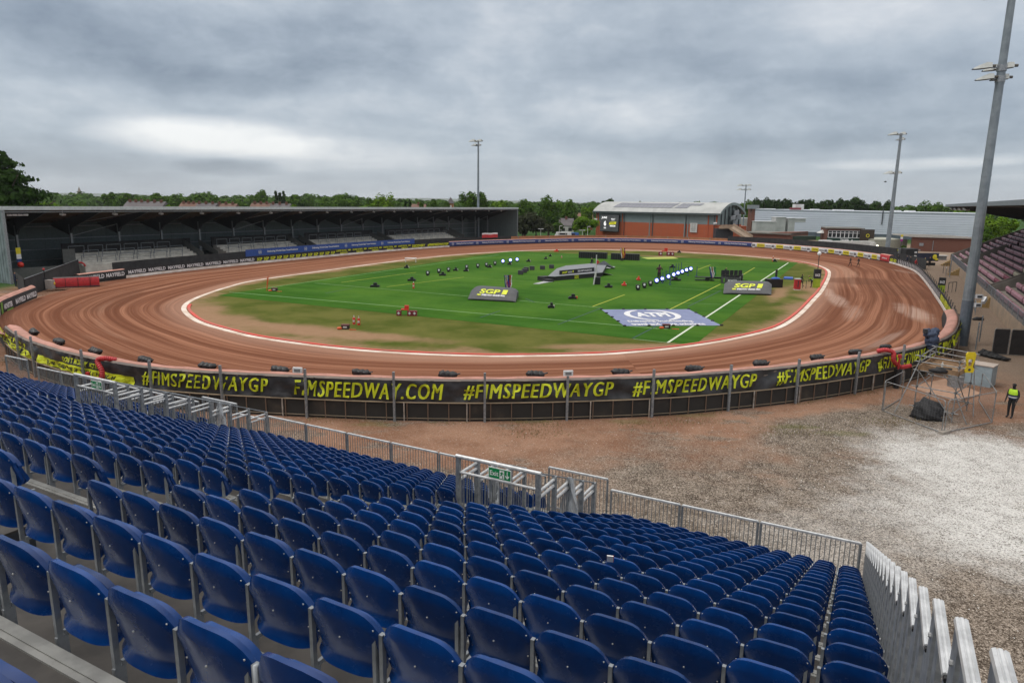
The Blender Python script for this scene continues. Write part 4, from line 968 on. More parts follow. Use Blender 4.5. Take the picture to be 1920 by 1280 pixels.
for i in range(nf+1):
    t_ = 5.2+FR*i
    if t_ > LL-1: break
    mb = MB(); lbox(mb, t_-.14, t_+.14, 8.0, 8.3, 0, 6.9); mb.build('column', galv, ls)
    mb = MB(); mb.add([LS(t_+s, w, z) for s in (-.13, .13) for w, z in ((.15, ZR-.25), (.15, ZR-.55), (7.3, 6.4), (8.2, 5.4), (8.4, 5.4), (DP, ZB-.5), (DP, ZB-.12))], [(0, 1, 2, 3, 4, 5, 6), (13, 12, 11, 10, 9, 8, 7)]+[(k, (k+1) % 7, 7+(k+1) % 7, 7+k) for k in range(7)]); mb.build('rafter', steeld, ls)
    if i % 4 == 1:
        mb = MB(); mb.bar(LS(t_, 8.2, 5.2), LS(t_+FR, 8.2, 6.8), .08); mb.bar(LS(t_+FR, 1.5, ZR-.6), LS(t_, 8., 6.9), .07); mb.build('brace', galv, ls)
for w in (1.4, 2.9, 4.4, 5.9, 7.4, 9., 10.6, 12.): 
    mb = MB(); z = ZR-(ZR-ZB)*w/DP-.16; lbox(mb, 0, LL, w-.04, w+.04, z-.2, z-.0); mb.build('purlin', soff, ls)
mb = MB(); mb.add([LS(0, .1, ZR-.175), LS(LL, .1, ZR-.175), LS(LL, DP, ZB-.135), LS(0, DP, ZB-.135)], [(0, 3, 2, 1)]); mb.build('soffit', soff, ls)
# lamps under the roof edge
lampw = mat('lamp white', (.75, .76, .78), .3)
for i in range(nf):
    t_ = 4.2+FR*(i+.45)
    if t_ > LL-2: break
    mb = MB(); mb.box(LS(t_, .9, ZR-1.0), (.8, .35, .22), rz=math.atan2(LD.y, LD.x)+.5, rx=.3); mb.box(LS(t_, .9, ZR-.75), (.05, .05, .4)); mb.build('roof_lamp', lampw, ls)
for k in range(4): mb = MB(); mb.box(LS(.9+.62*k, .6, ZR-1.0), (.5, .32, .2), rz=.7, rx=.2); mb.build('roof_lamp', lampw, ls)
# terraces: blocks between stair gaps
def tpx(px, w, z):                                   # stand length position of a pixel column
    best = (1e9, 0)
    for i in range(1200):
        t_ = LL*i/1200; e = abs(proj(LS(t_, w, z))[0]-px)
        if e < best[0]: best = (e, t_)
    return best[1]
terr = [(150, 372), (428, 565), (600, 715), (748, 852)]
mesh_m = mat('grey mesh infill', (.12, .125, .12), .7)
for bi, (a_, b_) in enumerate(terr):
    ta, tb = tpx(a_, 4, 2.), tpx(b_, 4, 2.); mb = MB()
    for k in range(6): lbox(mb, ta, tb, 3.0+.75*k, 7.6, (1.3+.30*(k-1)) if k else 0, 1.3+.30*k)
    mb.build('terrace', concl, ls); mb = MB(); lbox(mb, ta-.2, tb+1.5, 7.7, 7.9, 0, 4.2); mb.build('black_drape', black, ls)
    for row, (w, z) in enumerate(((4.3, 1.6), (5.8, 2.2), (7.2, 2.8))):
        mb = MB(); t_ = ta+(.4 if row % 2 == 0 else 1.6)
        while t_ < tb-2.6:
            c = [LS(t_, w, z), LS(t_, w, z+1.0), LS(t_+2.2, w, z+1.0), LS(t_+2.2, w, z)]; mb.bar(c[0], c[1], .07); mb.bar(c[1], c[2], .07); mb.bar(c[3], c[2], .07); t_ += 2.75
        mb.build('crush_barrier', galv, ls)
    # stair side screens
    for te in (tb+.15, tb+3.0):
        mb = MB(); mb.add([LS(te, w, z) for w, z in ((2.9, 1.2), (2.9, 2.1), (7.6, 4.0), (7.6, 3.0))]+[LS(te+.05, w, z) for w, z in ((2.9, 1.2), (2.9, 2.1), (7.6, 4.0), (7.6, 3.0))], [(0, 1, 2, 3), (7, 6, 5, 4), (0, 4, 5, 1), (1, 5, 6, 2), (2, 6, 7, 3)]); mb.build('stair_screen', mesh_m, ls)
    mb = MB(); mb.add([LS(tb+.2, 3, 1.3), LS(tb+3, 3, 1.3), LS(tb+3, 7.6, 0.), LS(tb+.2, 7.6, 0)], [(0, 1, 2, 3)]); mb.build('stair_flight', steeld, ls)
te = tpx(120, 4, 2.)
for t_, t2 in ((tpx(118, 5, 2.5), tpx(141, 5, 2.5)),): mb = MB(); lbox(mb, t_, t2, 5.0, 5.06, 1.7, 3.6); mb.build('stair_screen', mesh_m, ls)
mb = MB(); lbox(mb, tpx(25, 3, 1), tpx(145, 3, 1), 3.0, 3.06, 0, 1.6); mb.build('stair_screen', mesh_m, ls)
sg = [(yw, 3.5, 4.3), (white, 2.9, 3.5), (navy, 2.5, 2.9)]; t_ = tpx(29, 2, 3); rt = empty('hanging_banner', LS(t_, 1.8, 1.9), 'small yellow white and red hanging sign beside the left end wall', 'sign')
for m_, z0, z1 in sg: mb = MB(); lbox(mb, t_, t_+.55, 1.8, 1.84, z0, z1); mb.build('panel', m_, rt)
mb = MB(); mb.ball(LS(t_+.35, 1.8, 2.15), .36, 10, 7); mb.build('red_ball', brightred, rt)
mb = MB(); a = sfar(928, 1.8); rows = [[RING.at(a+5*i/5-2.5, 2.0, 1.7+zt(a)+1.2*k/3+.05*math.sin(i*2)) for k in range(4)] for i in range(6)]; mb.grid([r[:3] for r in rows][:6]); mb.mi = 1; mb.grid([r[2:] for r in rows])
tag(mb.build('flag', [red, white]), 'white over red flag hung on the black wall near the far stand end', 'flag')
# ================================================================= PEOPLE
def person(loc, heading, label, h=1.78, pose='stand', top=clothk, legs=clothk, skin=skinm, hair=clothk, shoe=clothk, hood=False, vest=False, group=None):
    k = h/1.78; J = {}; E_ = []; RD = {}
    def j(n, p, r, par=None):
        J[n] = Vector(p)*k; RD[n] = r*k
        if par: E_.append((par, n))
    lean = {'stand': 0, 'walk': .06, 'bend': .55, 'film': .05, 'sit': .1}[pose]
    hipz = .95 if pose != 'sit' else .12
    def tor(z, y=0): a = lean*(1 if z > 0 else 0); return (0, y+math.sin(a)*z, hipz+math.cos(a)*z)
    j('pel', (0, 0, hipz), .135); j('bel', tor(.16), .13, 'pel'); j('che', tor(.36), .155, 'bel'); j('ncb', tor(.50), .075, 'che'); j('nck', tor(.56, .01), .058, 'ncb')
    j('hd1', tor(.64, .03), .078, 'nck'); j('hd2', tor(.74, .025), .098, 'hd1'); j('hd3', tor(.80, .01), .075, 'hd2')
    st = {'stand': (.02, -.02), 'walk': (.26, -.24), 'bend': (.08, -.06), 'film': (.10, -.08), 'sit': (.4, .4)}[pose]
    for s, q, nm in ((-1, st[0], 'l'), (1, st[1], 'r')):
        j(nm+'hip', (s*.09, 0, hipz-.04), .105, 'pel')
        if pose == 'sit': j(nm+'kn', (s*.12, .42, hipz-.05), .07, nm+'hip'); j(nm+'an', (s*.12, .50, hipz-.50), .045, nm+'kn'); j(nm+'to', (s*.12, .66, hipz-.52), .04, nm+'an')
        else: j(nm+'kn', (s*.10, q*.6+.03, .50), .068, nm+'hip'); j(nm+'an', (s*.10, q, .09), .045, nm+'kn'); j(nm+'to', (s*.11, q+.16, .045), .042, nm+'an')
        sh = Vector(tor(.46)); j(nm+'sh', sh+Vector((s*.19, 0, 0)), .062, 'che')
        if pose == 'film': el_, wr_ = sh+Vector((s*.30, .12, -.20)), sh+Vector((s*.10, .30, .06))
        elif pose == 'bend': el_, wr_ = sh+Vector((s*.22, .05, -.27)), sh+Vector((s*.16, .18, -.50))
        else: el_, wr_ = sh+Vector((s*.25, -.02+q*-.35, -.27)), sh+Vector((s*.235, .12-q*.5, -.51))
        j(nm+'el', el_, .046, nm+'sh'); j(nm+'wr', wr_, .032, nm+'el'); d = (Vector(wr_)-Vector(el_)).normalized()
        j(nm+'pa', Vector(wr_)+d*.075, .034, nm+'wr')
        for f in range(4): j(nm+'f%d' % f, Vector(wr_)+d*(.155+.01*(f in (1, 2)))+Vector((0, (f-1.5)*.022, 0)), .0095, nm+'pa')
        j(nm+'th', Vector(wr_)+d*.08+Vector((0, .05, 0)), .011, nm+'wr')
    names = list(J); me = bpy.data.meshes.new('person'); me.from_pydata([J[n] for n in names], [(names.index(a), names.index(b)) for a, b in E_], [])
    ob = bpy.data.objects.new('person', me); COL.objects.link(ob); ob.modifiers.new('s', 'SKIN'); me.skin_vertices.new() if not me.skin_vertices else None
    for i, n in enumerate(names): me.skin_vertices[0].data[i].radius = (RD[n], RD[n]*(.72 if n in ('pel', 'bel', 'che') else 1)); me.skin_vertices[0].data[i].use_root = n == 'pel'
    sb = ob.modifiers.new('b', 'SUBSURF'); sb.levels = 1; sb.render_levels = 1
    dg = bpy.context.evaluated_depsgraph_get(); dg.update(); m2 = bpy.data.meshes.new_from_object(ob.evaluated_get(dg)); bpy.data.objects.remove(ob); bpy.data.meshes.remove(me); m2.name = 'person'
    for m_ in (top, legs, skin, hair, shoe): m2.materials.append(m_)
    hands = [J[s+w] for s in 'lr' for w in ('pa', 'f0', 'f1', 'f2', 'f3', 'th')]; nk_ = J['nck']; hc = J['hd2']
    for p in m2.polygons:
        c = p.center; mi = 0
        if min((c-q).length for q in hands) < .05*k: mi = 2
        elif (c-hc).length < .16*k and c.z > nk_.z+.02*k: mi = 3 if (c.z > hc.z+.035*k or c.y < hc.y-.03*k or hood) else 2
        elif c.z < .10*k and pose != 'sit': mi = 4
        elif c.z < (hipz+.02)*k and abs(c.x) < .2*k: mi = 1
        p.material_index = mi; p.use_smooth = True
    o = bpy.data.objects.new('person', m2); COL.objects.link(o); o.location = loc; o.rotation_euler = (0, 0, heading); tag(o, label, 'person', group)
    # face: nose, eyes, mouth, ears; hair cap
    mb = MB(); q = J['hd2']; q = q+Vector((0, 0, -.0))
    mb.ball(q+Vector((0, .10, -.02))*k, .016*k, 6, 4, (1, 1.2, 1.4)); mb.ball(q+Vector((-.093, .0, -.01))*k, .02*k, 6, 4, (.5, 1, 1.5)); mb.ball(q+Vector((.093, .0, -.01))*k, .02*k, 6, 4, (.5, 1, 1.5)); mb.build('face', skin, o, local=True, smooth=True)
    mb = MB()
    for s in (-1, 1): mb.ball(q+Vector((s*.032, .09, .012))*k, .009*k, 6, 4)
    mb.box(q+Vector((0, .088, -.055))*k, (.045*k, .01*k, .008*k)); mb.build('eyes_and_mouth', steeld, o, local=True)
    if vest or hood:
        if vest:
            v = MB(); n = 16; rows = []
            for z, rx, ry in ((.02, .185, .150), (.12, .19, .155), (.24, .20, .160), (.36, .215, .158), (.46, .20, .130), (.51, .13, .105)):
                c_ = Vector(tor(z)); rows.append([(Vector((c_.x+math.cos(2*math.pi*i/n)*rx, c_.y+math.sin(2*math.pi*i/n)*ry, c_.z))*k) for i in range(n)])
            v.grid(rows[2:], True); v.build('vest', hivis, o, local=True, smooth=True); v = MB(); v.grid(rows[:3], True); v.build('vest_hem', clothn, o, local=True, smooth=True)
            v = MB(); c_ = Vector(tor(.10)); v.grid([[(Vector((c_.x+math.cos(2*math.pi*i/n)*.197, c_.y+math.sin(2*math.pi*i/n)*.162, c_.z+dz_))*k) for i in range(n)] for dz_ in (0, .05)], True); v.build('reflective_band', reflect, o, local=True, smooth=True)
            v = MB()
            for s in (-1, 1): v.grid([[Vector((s*.10+dx, -.168+.05*max(0, z-.3), hipz+z))*k for dx in (-.02, .02)] for z in (.24, .36, .46)])
            v.build('reflective_band', reflect, o, local=True)
    return o
q = P(1893, 783); person(q, R(118), 'person in black with a yellow high visibility vest standing on the white gravel', 1.86, 'stand', skin=skind, hood=True, vest=True)
q = P(1594, 499, .1); person(q, R(70), 'person in dark clothes walking on the far bend, left one of the pair', 1.72, 'walk')
q = P(1609, 500, .1); person(q, R(80), 'person in dark jacket on the far bend, right one of the pair', 1.72, 'walk', legs=mat('brown trousers', (.05, .04, .03), .9))
q = P(1502, 537); person(q, R(-100), 'person in black walking beside the red box near the right kerb', 1.70, 'walk')
q = P(1521, 539); person(q, R(90), 'person in a yellow vest bending beside the black and green pillar', 1.72, 'bend', vest=True)
q = P(1235, 529); person(q, R(-20), 'camera operator in dark top standing on the pitch by the row of lamps', 2.5, 'film', top=mat('maroon top', (.06, .015, .03), .9))
q = P(30, 538, .3); person(q, R(-60), 'person in navy behind the pink topped fence at far left', 1.75, 'stand', top=clothn, legs=clothn)
# ================================================================= INFIELD THINGS
def L2(a, b): return math.atan2((b-a).y, (b-a).x)
# flat blue sheet with writing
ts = [P(1127.5, 581), P(1291, 580.5), P(1353, 611), P(1171, 612)]
rt = empty('ground_banner', ts[0], 'large pale blue ground banner with white ring logo pinned on the green turf', 'ground banner')
shm = mat('pale slate blue fabric', (.17, .20, .34), .6, c2=(.14, .165, .29), scale=.8, coord='World')
F = quadfn(ts[3], ts[2], ts[1], ts[0], (0, 0, .05)); mb = MB(); mb.grid([[F(i/16, j/8)+Vector((0, 0, .012*noise.noise(Vector((i*.9, j*1.1, 0))))) for j in range(9)] for i in range(17)]); mb.build('fabric', shm, rt, smooth=True)
F2 = quadfn(ts[3], ts[2], ts[1], ts[0], (0, 0, .075)); mb = MB(); n = 60
def ell(t, r, dx=0): return F2(.47+dx+math.cos(t)*.30*r, .62+math.sin(t)*.34*r)
for i in range(n):
    t0, t1 = 2*math.pi*i/n, 2*math.pi*(i+1)/n; w0 = .06+.16*abs(math.cos(t0)); w1 = .06+.16*abs(math.cos(t1))
    if i in (14, 15, 16, 17, 44, 45, 46, 47): continue
    mb.add([ell(t0, 1-w0), ell(t1, 1-w1), ell(t1, 1), ell(t0, 1)], [(0, 1, 2, 3)])
put_text(mb, 'ATPI', lambda x, y: F2(.28+.38*x, .50+.28*y), bold=.05, shear=.1)
put_text(mb, 'Delivering world-leading', lambda x, y: F2(.10+.68*x, .17+.12*y), bold=.04); put_text(mb, 'travel and event solutions', lambda x, y: F2(.09+.76*x, .02+.12*y), bold=.04)
mb.build('white_print', lettw, rt)
mb = MB()
for a, b_ in zip(ts, ts[1:]+ts[:1]):
    for k in range(4): mb.ball(a.lerp(b_, k/4)+Vector((0, 0, .08)), .14, 7, 5, (1.2, .8, .6))
mb.build('weight_bag', black, rt)
# inflatables
greyv = mat('dark grey inflatable', (.060, .062, .068), .6, c2=(.045, .046, .05), scale=2)
def inflat(pts, top, h, label):
    """pts: front-left, front-right, back-right, back-left on the ground; slanted printed face"""
    fl, fr, br, bl = [Vector(p) for p in pts]; rt = empty('inflatable_sign', (fl+fr)/2, label, 'inflatable'); up = Vector((0, 0, 1)); a = MB(); rows = []; n = 16
    for i in range(n+1):
        t_ = i/n; e = 1-abs(2*t_-1)**10*.35; f = fl.lerp(fr, t_); b_ = bl.lerp(br, t_); prof = []
        for s_, z in ((0., .0), (-.06, .12), (-.04, .22), (.02, .32), (.22, .64), (.44, .96), (.60, 1.), (1.0, .9), (1.04, .2), (1., 0)): prof.append(f.lerp(b_, s_)+up*(h*z*e))
        rows.append(prof)
    a.grid(rows); a.add(rows[0], [tuple(range(10))]); a.add(rows[-1], [tuple(range(9, -1, -1))]); a.build('body', greyv, rt, smooth=True)
    G = lambda x, y: fl.lerp(fr, .02+.96*x).lerp(bl.lerp(br, .02+.96*x), .02+.42*y)+up*(h*(.32+.64*y)+.04)-Vector((0, .05, 0))
    m_ = MB(); put_text(m_, 'SGP', lambda x, y: G(.20+.46*x, .40+.50*y), bold=.035, shear=.15); m_.add([G(x, y) for x, y in ((.69, .40), (.80, .40), (.83, .90), (.72, .90))], [(0, 1, 2, 3)]); put_text(m_, 'FIM', lambda x, y: G(.16+.08*x, .14+.18*y), bold=.05); m_.build('yellow_lettering', mat('bright yellow print', (.62, .68, .02), .5), rt)
    m_ = MB(); put_text(m_, 'SPEEDWAY GRAND PRIX', lambda x, y: G(.26+.52*x, .14+.18*y), bold=.05); m_.build('white_lettering', lettw, rt)
inflat([P(878, 562), P(967, 567), P(972, 557), P(890, 551)], 0, 1.15, 'dark grey inflatable block with yellow SGP lettering left of the stage')
inflat([P(1356, 551.5), P(1446, 553.5), P(1446, 543), P(1358, 541.5)], 0, 1.2, 'dark grey inflatable block with yellow SGP lettering by the right pitch line')
# stage
up = Vector((0, 0, 1)); greyc = mat('grey stage carpet', (.19, .20, .22), .8); edgem = mat('stage edge trim', (.36, .33, .27), .7)
rt = empty('stage', P(1080, 525), 'long low grey topped podium stage with ramps and black front', 'stage')
def slab(fl, fr, br, bl, z0, z1, side, topm, nm):
    ps = [Vector(p) for p in (fl, fr, br, bl)]; a = MB(); a.add([p+up*z0 for p in ps]+[p+up*z1 for p in ps], [(0, 1, 5, 4), (1, 2, 6, 5), (2, 3, 7, 6), (3, 0, 4, 7)]); a.build(nm+'_side', side, rt)
    a = MB(); c = sum(ps, Vector())/4; a.add([c+(p-c)*1.01+up*z for z in (z1, z1+.06) for p in ps], [(4, 5, 6, 7), (0, 1, 5, 4), (1, 2, 6, 5), (2, 3, 7, 6), (3, 0, 4, 7)]); a.build(nm+'_deck', [topm], rt)
s0, s1 = P(1040, 518, .66), P(1129, 510.5, .66); s0.z = s1.z = 0; dd = (s1-s0).normalized(); bk = Vector((-dd.y, dd.x, 0)); SLn = (s1-s0).length
def polyslab(px, zt_, z0, nm):
    ps = [P(x, y, zt_) for x, y in px]; a = MB(); n = len(ps); a.add([Vector((p.x, p.y, z)) for z in (z0, zt_-.06) for p in ps], [(i, (i+1) % n, n+(i+1) % n, n+i) for i in range(n)]); a.build(nm+'_side', black, rt)
    c = sum(ps, Vector())/n; a = MB(); a.add([c+(p-c)*1.012+up*dz_ for dz_ in (-.06, .0) for p in ps], [(i, (i+1) % n, n+(i+1) % n, n+i) for i in range(n)]+[tuple(range(n, 2*n))]); a.build(nm+'_deck', greyc, rt); return ps
polyslab([(1040, 518), (1129, 510.5), (1137, 496), (1112, 494), (1058, 499), (1044, 503.5), (1028, 517.5)], .66, 0, 'lower')
UP_ = polyslab([(1049, 507), (1114, 501), (1109.5, 493.8), (1060, 498)], 1.28, .67, 'upper')
m0, m1 = Vector((UP_[0].x, UP_[0].y, 0)), Vector((UP_[1].x, UP_[1].y, 0)); s1b = P(1137, 496, .66); s1b.z = 0
mb = MB(); d2 = (m1-m0); fn = lambda x, y: m0+d2*x+up*(.70+.52*y)-bk*.09
my = MB(); put_text(my, 'SGP', lambda x, y: fn(.06+.15*x, .15+.6*y), bold=.06, shear=.2); my.add([fn(x, y) for x, y in ((.35, .2), (.38, .2), (.39, .8), (.36, .8))], [(0, 1, 2, 3)]); f2 = lambda x, y: s0+(s1-s0)*x+up*(.04+.6*y)-bk*.05; put_text(my, 'LOGO', lambda x, y: f2(.40+.09*x, .5+.4*y), bold=.06); put_text(my, 'SGP2', lambda x, y: f2(.40+.09*x, .08+.34*y), bold=.06); my.build('yellow_lettering', MATS['bright yellow print'], rt)
put_text(mb, '2026', lambda x, y: fn(.22+.12*x, .25+.4*y), bold=.04); put_text(mb, '2026 SGP CALENDAR', lambda x, y: fn(.50+.42*x, .25+.5*y), bold=.05, shear=.1); mb.build('white_lettering', lettw, rt)
mb = MB(); mb.box(s0-dd*1.3+up*.18, (1.0, 1.4, .36), rz=L2(s0, s1)); mb.build('step', black, rt)
mb = MB(); mb.box(P(1021, 526)+up*.30, (1.6, 1.2, .6), rz=L2(s0, s1)); mb.build('side_block', black, rt)
mb = MB(); a = s1+bk*.6
mb.add([a+up*.70, a+bk*2+up*.70, a+bk*2+dd*3.2+up*.05, a+dd*3.2+up*.05, a+up*.7, a+bk*2+up*.7, a+bk*2+dd*3.2, a+dd*3.2], [(0, 3, 2, 1), (0, 4, 7, 3), (1, 2, 6, 5), (2, 3, 7, 6)]); mb.build('right_ramp', [mat('light grey ramp', (.34, .36, .37), .6)], rt)
mb = MB(); q_ = P(1137, 497, .66); mb.add([q_, q_+Vector((-1.6, .4, 0)), q_+Vector((-.4, 0, .75)), q_+Vector((1.6, 0, -.6)), q_+Vector((1.2, 1., -.6))], [(0, 2, 1), (0, 3, 2), (2, 3, 4), (1, 2, 4)]); mb.build('folded_ramp', greyc, rt)
for nm, ps, lb in (('mat', [P(1000, 533), P(1010, 533.5), P(1038, 528.5), P(1022, 527.5)], 'pale grey walkway mat at the left foot of the stage'), ('mat', [P(1135, 503.5), P(1143, 504), P(1154, 500.5), P(1142, 500)], 'pale grey walkway mat behind the right end of the stage')):
    mb = MB(); mb.prism([(p.x, p.y) for p in ps], .04, .09); tag(mb.build('walkway_mat', mat('pale grey mat', (.36, .37, .38), .7)), lb, 'mat')
q = P(1113, 534); mb = MB(); mb.tube(q+up*0, q+up*1.6+dd*.3, .09); mb.mi = 1; mb.box(q+dd*.6+up*.5, (.9, .6, 1.0)); mb.mi = 0; mb.tube(s0+dd*SLn*.84-bk*.2, s0+dd*SLn*.84-bk*.2+up*3.3, .07)
tag(mb.build('mast', [offw, blackp]), 'white mast and black case standing in front of the stage', 'mast')
for px, tp_, lb in ((1110, clothk, 'left'), (1121, red, 'right')):
    q = P(px, 493.5 if px == 1110 else 495.5, 1.3 if px == 1110 else .7); person(q, R(140), 'person seated on the stage behind the mast, %s one of two' % lb, 1.7, 'sit', top=tp_)
# black rubber barriers (rows of upright blocks)
for a, b_, lb in ((P(1086, 483.5), P(1138, 485.5), 'left'), (P(1146, 486.5), P(1199, 488.5), 'right')):
    d = (b_-a).normalized(); L_ = (b_-a).length; mb = MB(); n = 13
    for i in range(n): mb.box(a+d*L_*(i+.5)/n+up*.62, (L_/n*.93, 1.1, 1.24), rz=L2(a, b_))
    tag(mb.build('block_barrier', blackp), 'row of upright black blocks beyond the stage, %s of the two rows' % lb, 'barrier', 'black block rows beyond the stage')
# flags in threes
fcol = {'r': red, 'w': white, 'b': mat('flag blue', (.02, .04, .35), .6), 'k': clothk, 'y': mat('flag yellow', (.7, .45, .02), .6), 'g': mat('flag green', (.02, .22, .05), .6)}
def flags(q, spec, label, h=2.6):
    rt = empty('flag_stand', q, label, 'flags'); mb = MB(); mb.box(q+up*.1, (.6, .3, .2)); mb.build('foot', blackp, rt)
    for i, (cols, tilt) in enumerate(spec):
        a = q+Vector((tilt*.25, 0, .15)); b_ = q+Vector((tilt*1.3, .1*i, h)); mb = MB(); mb.tube(a, b_, .03); mb.build('pole', steeld, rt)
        mb = MB(); n = len(cols); w = .34
        mats_ = [fcol[c] for c in cols]; z0 = .18
        for k in range(n):
            mb.mi = k; rows = []
            for r_ in range(6):
                f = r_/5; ze = 1-f*.82; base = a.lerp(b_, ze); ww = w*(.35+.65*math.sin(min(1, f*1.6+.2)*math.pi/2)); rows.append([base+Vector((ww*(k+c_/2)/n+.05*math.sin(f*9+c_), .06*math.sin(c_*3+f*7+i), -.05*f)) for c_ in range(3)])
            mb.grid(rows)
        mb.build('flag', mats_, rt)
flags(P(950, 551), [('bwr', -.25), ('wb', -.05), ('kr', .15), ('rw', .3)], 'cluster of furled national flags behind the left inflatable sign', 2.2)
flags(P(1166, 489), [('wr', -.3), ('y', .0), ('kr', .3)], 'cluster of furled flags in front of the right row of black blocks', 2.4)
flags(P(1335, 527), [('bw', -.4), ('rw', -.1), ('g', .2)], 'cluster of furled flags beside the black display wall on the pitch', 2.0)
# lamps
lampon = mat('lit lamp face', (.80, .88, 1.), .3, emit=2.5); ledb = mat('lamp rim glow', (.03, .05, .9), .4, emit=.35)
def lamp(px, py, on, label, grp, stand=False):
    q = P(px, py+3); rt = empty('stage_lamp', q, label, 'stage lamp', grp); z = .45; mb = MB(); mb.box(q+up*.12, (.35, .35, .24)); mb.box(q+Vector((0, .1, z))+up*.0, (.5, .4, .5)); mb.build('housing', blackp, rt)
    f = (Vector((0, 0, HC))-q); f.z *= .6; f.normalize(); c = q+up*(z+.04)+f*.30; mb = MB(); mb.tube(c-f*.06, c, .20 if on else .14, n=14); mb.build('lens', lampon if on else lampw, rt)
    if on: mb = MB(); mb.tube(c-f*.30, c-f*.03, .30, n=14); mb.build('rim', ledb, rt)
off_l = [(802, 514), (823, 509.5), (841, 507), (875, 502), (896, 499.5), (912, 497.5), (928, 494.5)]; on_l = [(943, 491.5), (957, 489.5), (969.5, 488)]
for i, p in enumerate(off_l): lamp(*p, False, 'small unlit white lamp on the pitch, %s from the left of the back arc' % ORD[i], 'unlit lamps of the back arc')
for i, p in enumerate(on_l): lamp(*p, True, 'bright lit stage lamp of the back arc, %s from the left' % ORD[i], 'lit lamps of the back arc')
off_r = [(1196, 541.5), (1208, 537.5), (1219.5, 533.5)]; on_r = [(1231, 529), (1241.5, 525.5), (1253, 521.5), (1263, 517.5), (1271, 514.5), (1279, 511.5), (1287, 508.5), (1295, 506)]
for i, p in enumerate(off_r): lamp(*p, False, 'small unlit white lamp right of the stage, %s from the front' % ORD[i], 'unlit lamps of the right row')
for i, p in enumerate(on_r): lamp(*p, True, 'bright lit stage lamp with blue rim, %s from the front of the right row' % ORD[i], 'lit lamps of the right row')
tubes = [(1242, 531), (1248, 527), (1255, 521), (1262, 516), (1267, 512), (1256, 534), (1290, 517), (1306, 518), (1272, 511), (1277, 509)]
for i, (px, py) in enumerate(tubes):
    q = P(px, py); mb = MB(); mb.tube(q, q+up*1.5, .05); mb.box(q+up*.05, (.3, .3, .1)); tag(mb.build('light_stick', mat('dark blue stick', (.02, .05, .14), .5)), 'thin dark upright stick among the right lamps, %s of ten' % ORD[i], 'light stick', 'upright sticks among the lamps')
# wedge speakers and black boxes
bx = [(976, 515, 'lowest'), (983, 511.5, 'second lowest'), (986.5, 508.5, 'third'), (997.5, 506.5, 'fourth'), (1017, 505.5, 'fifth'), (1034, 503.5, 'rightmost')]
for px, py, w in bx:
    q = P(px, py); mb = MB(); mb.prism([(q.x-.38, q.y-.3), (q.x+.38, q.y-.3), (q.x+.38, q.y+.3), (q.x-.38, q.y+.3)], 0, .1); mb.add([q+Vector(v) for v in ((-.4, -.35, .1), (.4, -.35, .1), (.4, .35, .1), (-.4, .35, .1), (-.4, -.2, .65), (.4, -.2, .65), (.4, .35, .65), (-.4, .35, .65))], [(0, 1, 5, 4), (1, 2, 6, 5), (2, 3, 7, 6), (3, 0, 4, 7), (4, 5, 6, 7)])
    tag(mb.build('speaker', blackp), 'black monitor speaker on the pitch left of the stage, %s of the curved line' % w, 'speaker', 'black speakers left of the stage')
sm = [(1043, 472, 1.5, 'red', 'red and black gear box at the far kerb above the stage'), (1031.5, 481, .7, 'k', 'small dark floor lamp near the far left pitch line'), (1023, 486, .8, 'k', 'dark floor lamp above the speakers'), (702, 538.5, 1.6, 'k', 'dark folded trolley lying on the left part of the pitch'), (771, 527, 1.5, 'k', 'dark trolley lying on the pitch below the unlit lamps'), (854, 508, 1., 'k', 'dark cube between the unlit lamps'), (829, 517, 1.4, 'k', 'dark trolley next to the unlit lamps'), (873.5, 509, 1.1, 'k', 'small trolley below the fourth unlit lamp'), (917.5, 502, 1.1, 'k', 'small trolley below the sixth unlit lamp'), (955, 496.5, 1., 'k', 'small trolley below the lit lamps'), (990.5, 491, 1.1, 'k', 'small trolley right of the lit lamps'),
      (762, 503, 1.1, 'k', 'black seat by the white table near the left kerb'), (1140, 539.5, 1.3, 'k', 'black low trolley in front of the stage right end'), (1073, 560.5, 1.4, 'k', 'black trolley with red end nearest the ground banner'), (1033, 577.5, .9, 'k', 'small dark gear near the near pitch line'), (1260, 502, 1.2, 'k', 'flat dark trolley beyond the lamp row'), (1265, 526.5, 2.0, 'k', 'long flat black trolley behind the lamp row'), (1170, 536, .7, 'red', 'small red gear in front of the stage'), (1197, 525.5, .6, 'red', 'tiny red cone left of the camera operator'), (1452, 491, 1.1, 'k', 'black equipment box at the far right pitch corner'), (1273, 474, 1.1, 'k', 'black equipment box on the far bend grass')]
for px, py, w, c_, lb in sm:
    w0 = w; w *= .68; q = P(px, py); mb = MB(); mb.box(q+up*.18, (w*.75, .5, .22)); mb.box(q+Vector((w*.1, .1, .42)), (w*.4, .3, .28)); mb.tube(q+Vector((-w*.35, -.3, .13)), q+Vector((-w*.35, .3, .13)), .13, n=10); mb.tube(q+Vector((w*.35, -.3, .13)), q+Vector((w*.35, .3, .13)), .13, n=10); mb.mi = 1; mb.box(q+Vector((w*.5, -.1, .2)), (w*.22, .3, .25))
    tag(mb.build('equipment_trolley' if w0 > 1 else 'gear', [brightred if c_ == 'red' else blackp, mat('pale plastic', (.45, .42, .38), .5) if w0 < 1.2 else orange if 'red end' in lb else steeld]), lb, 'equipment')
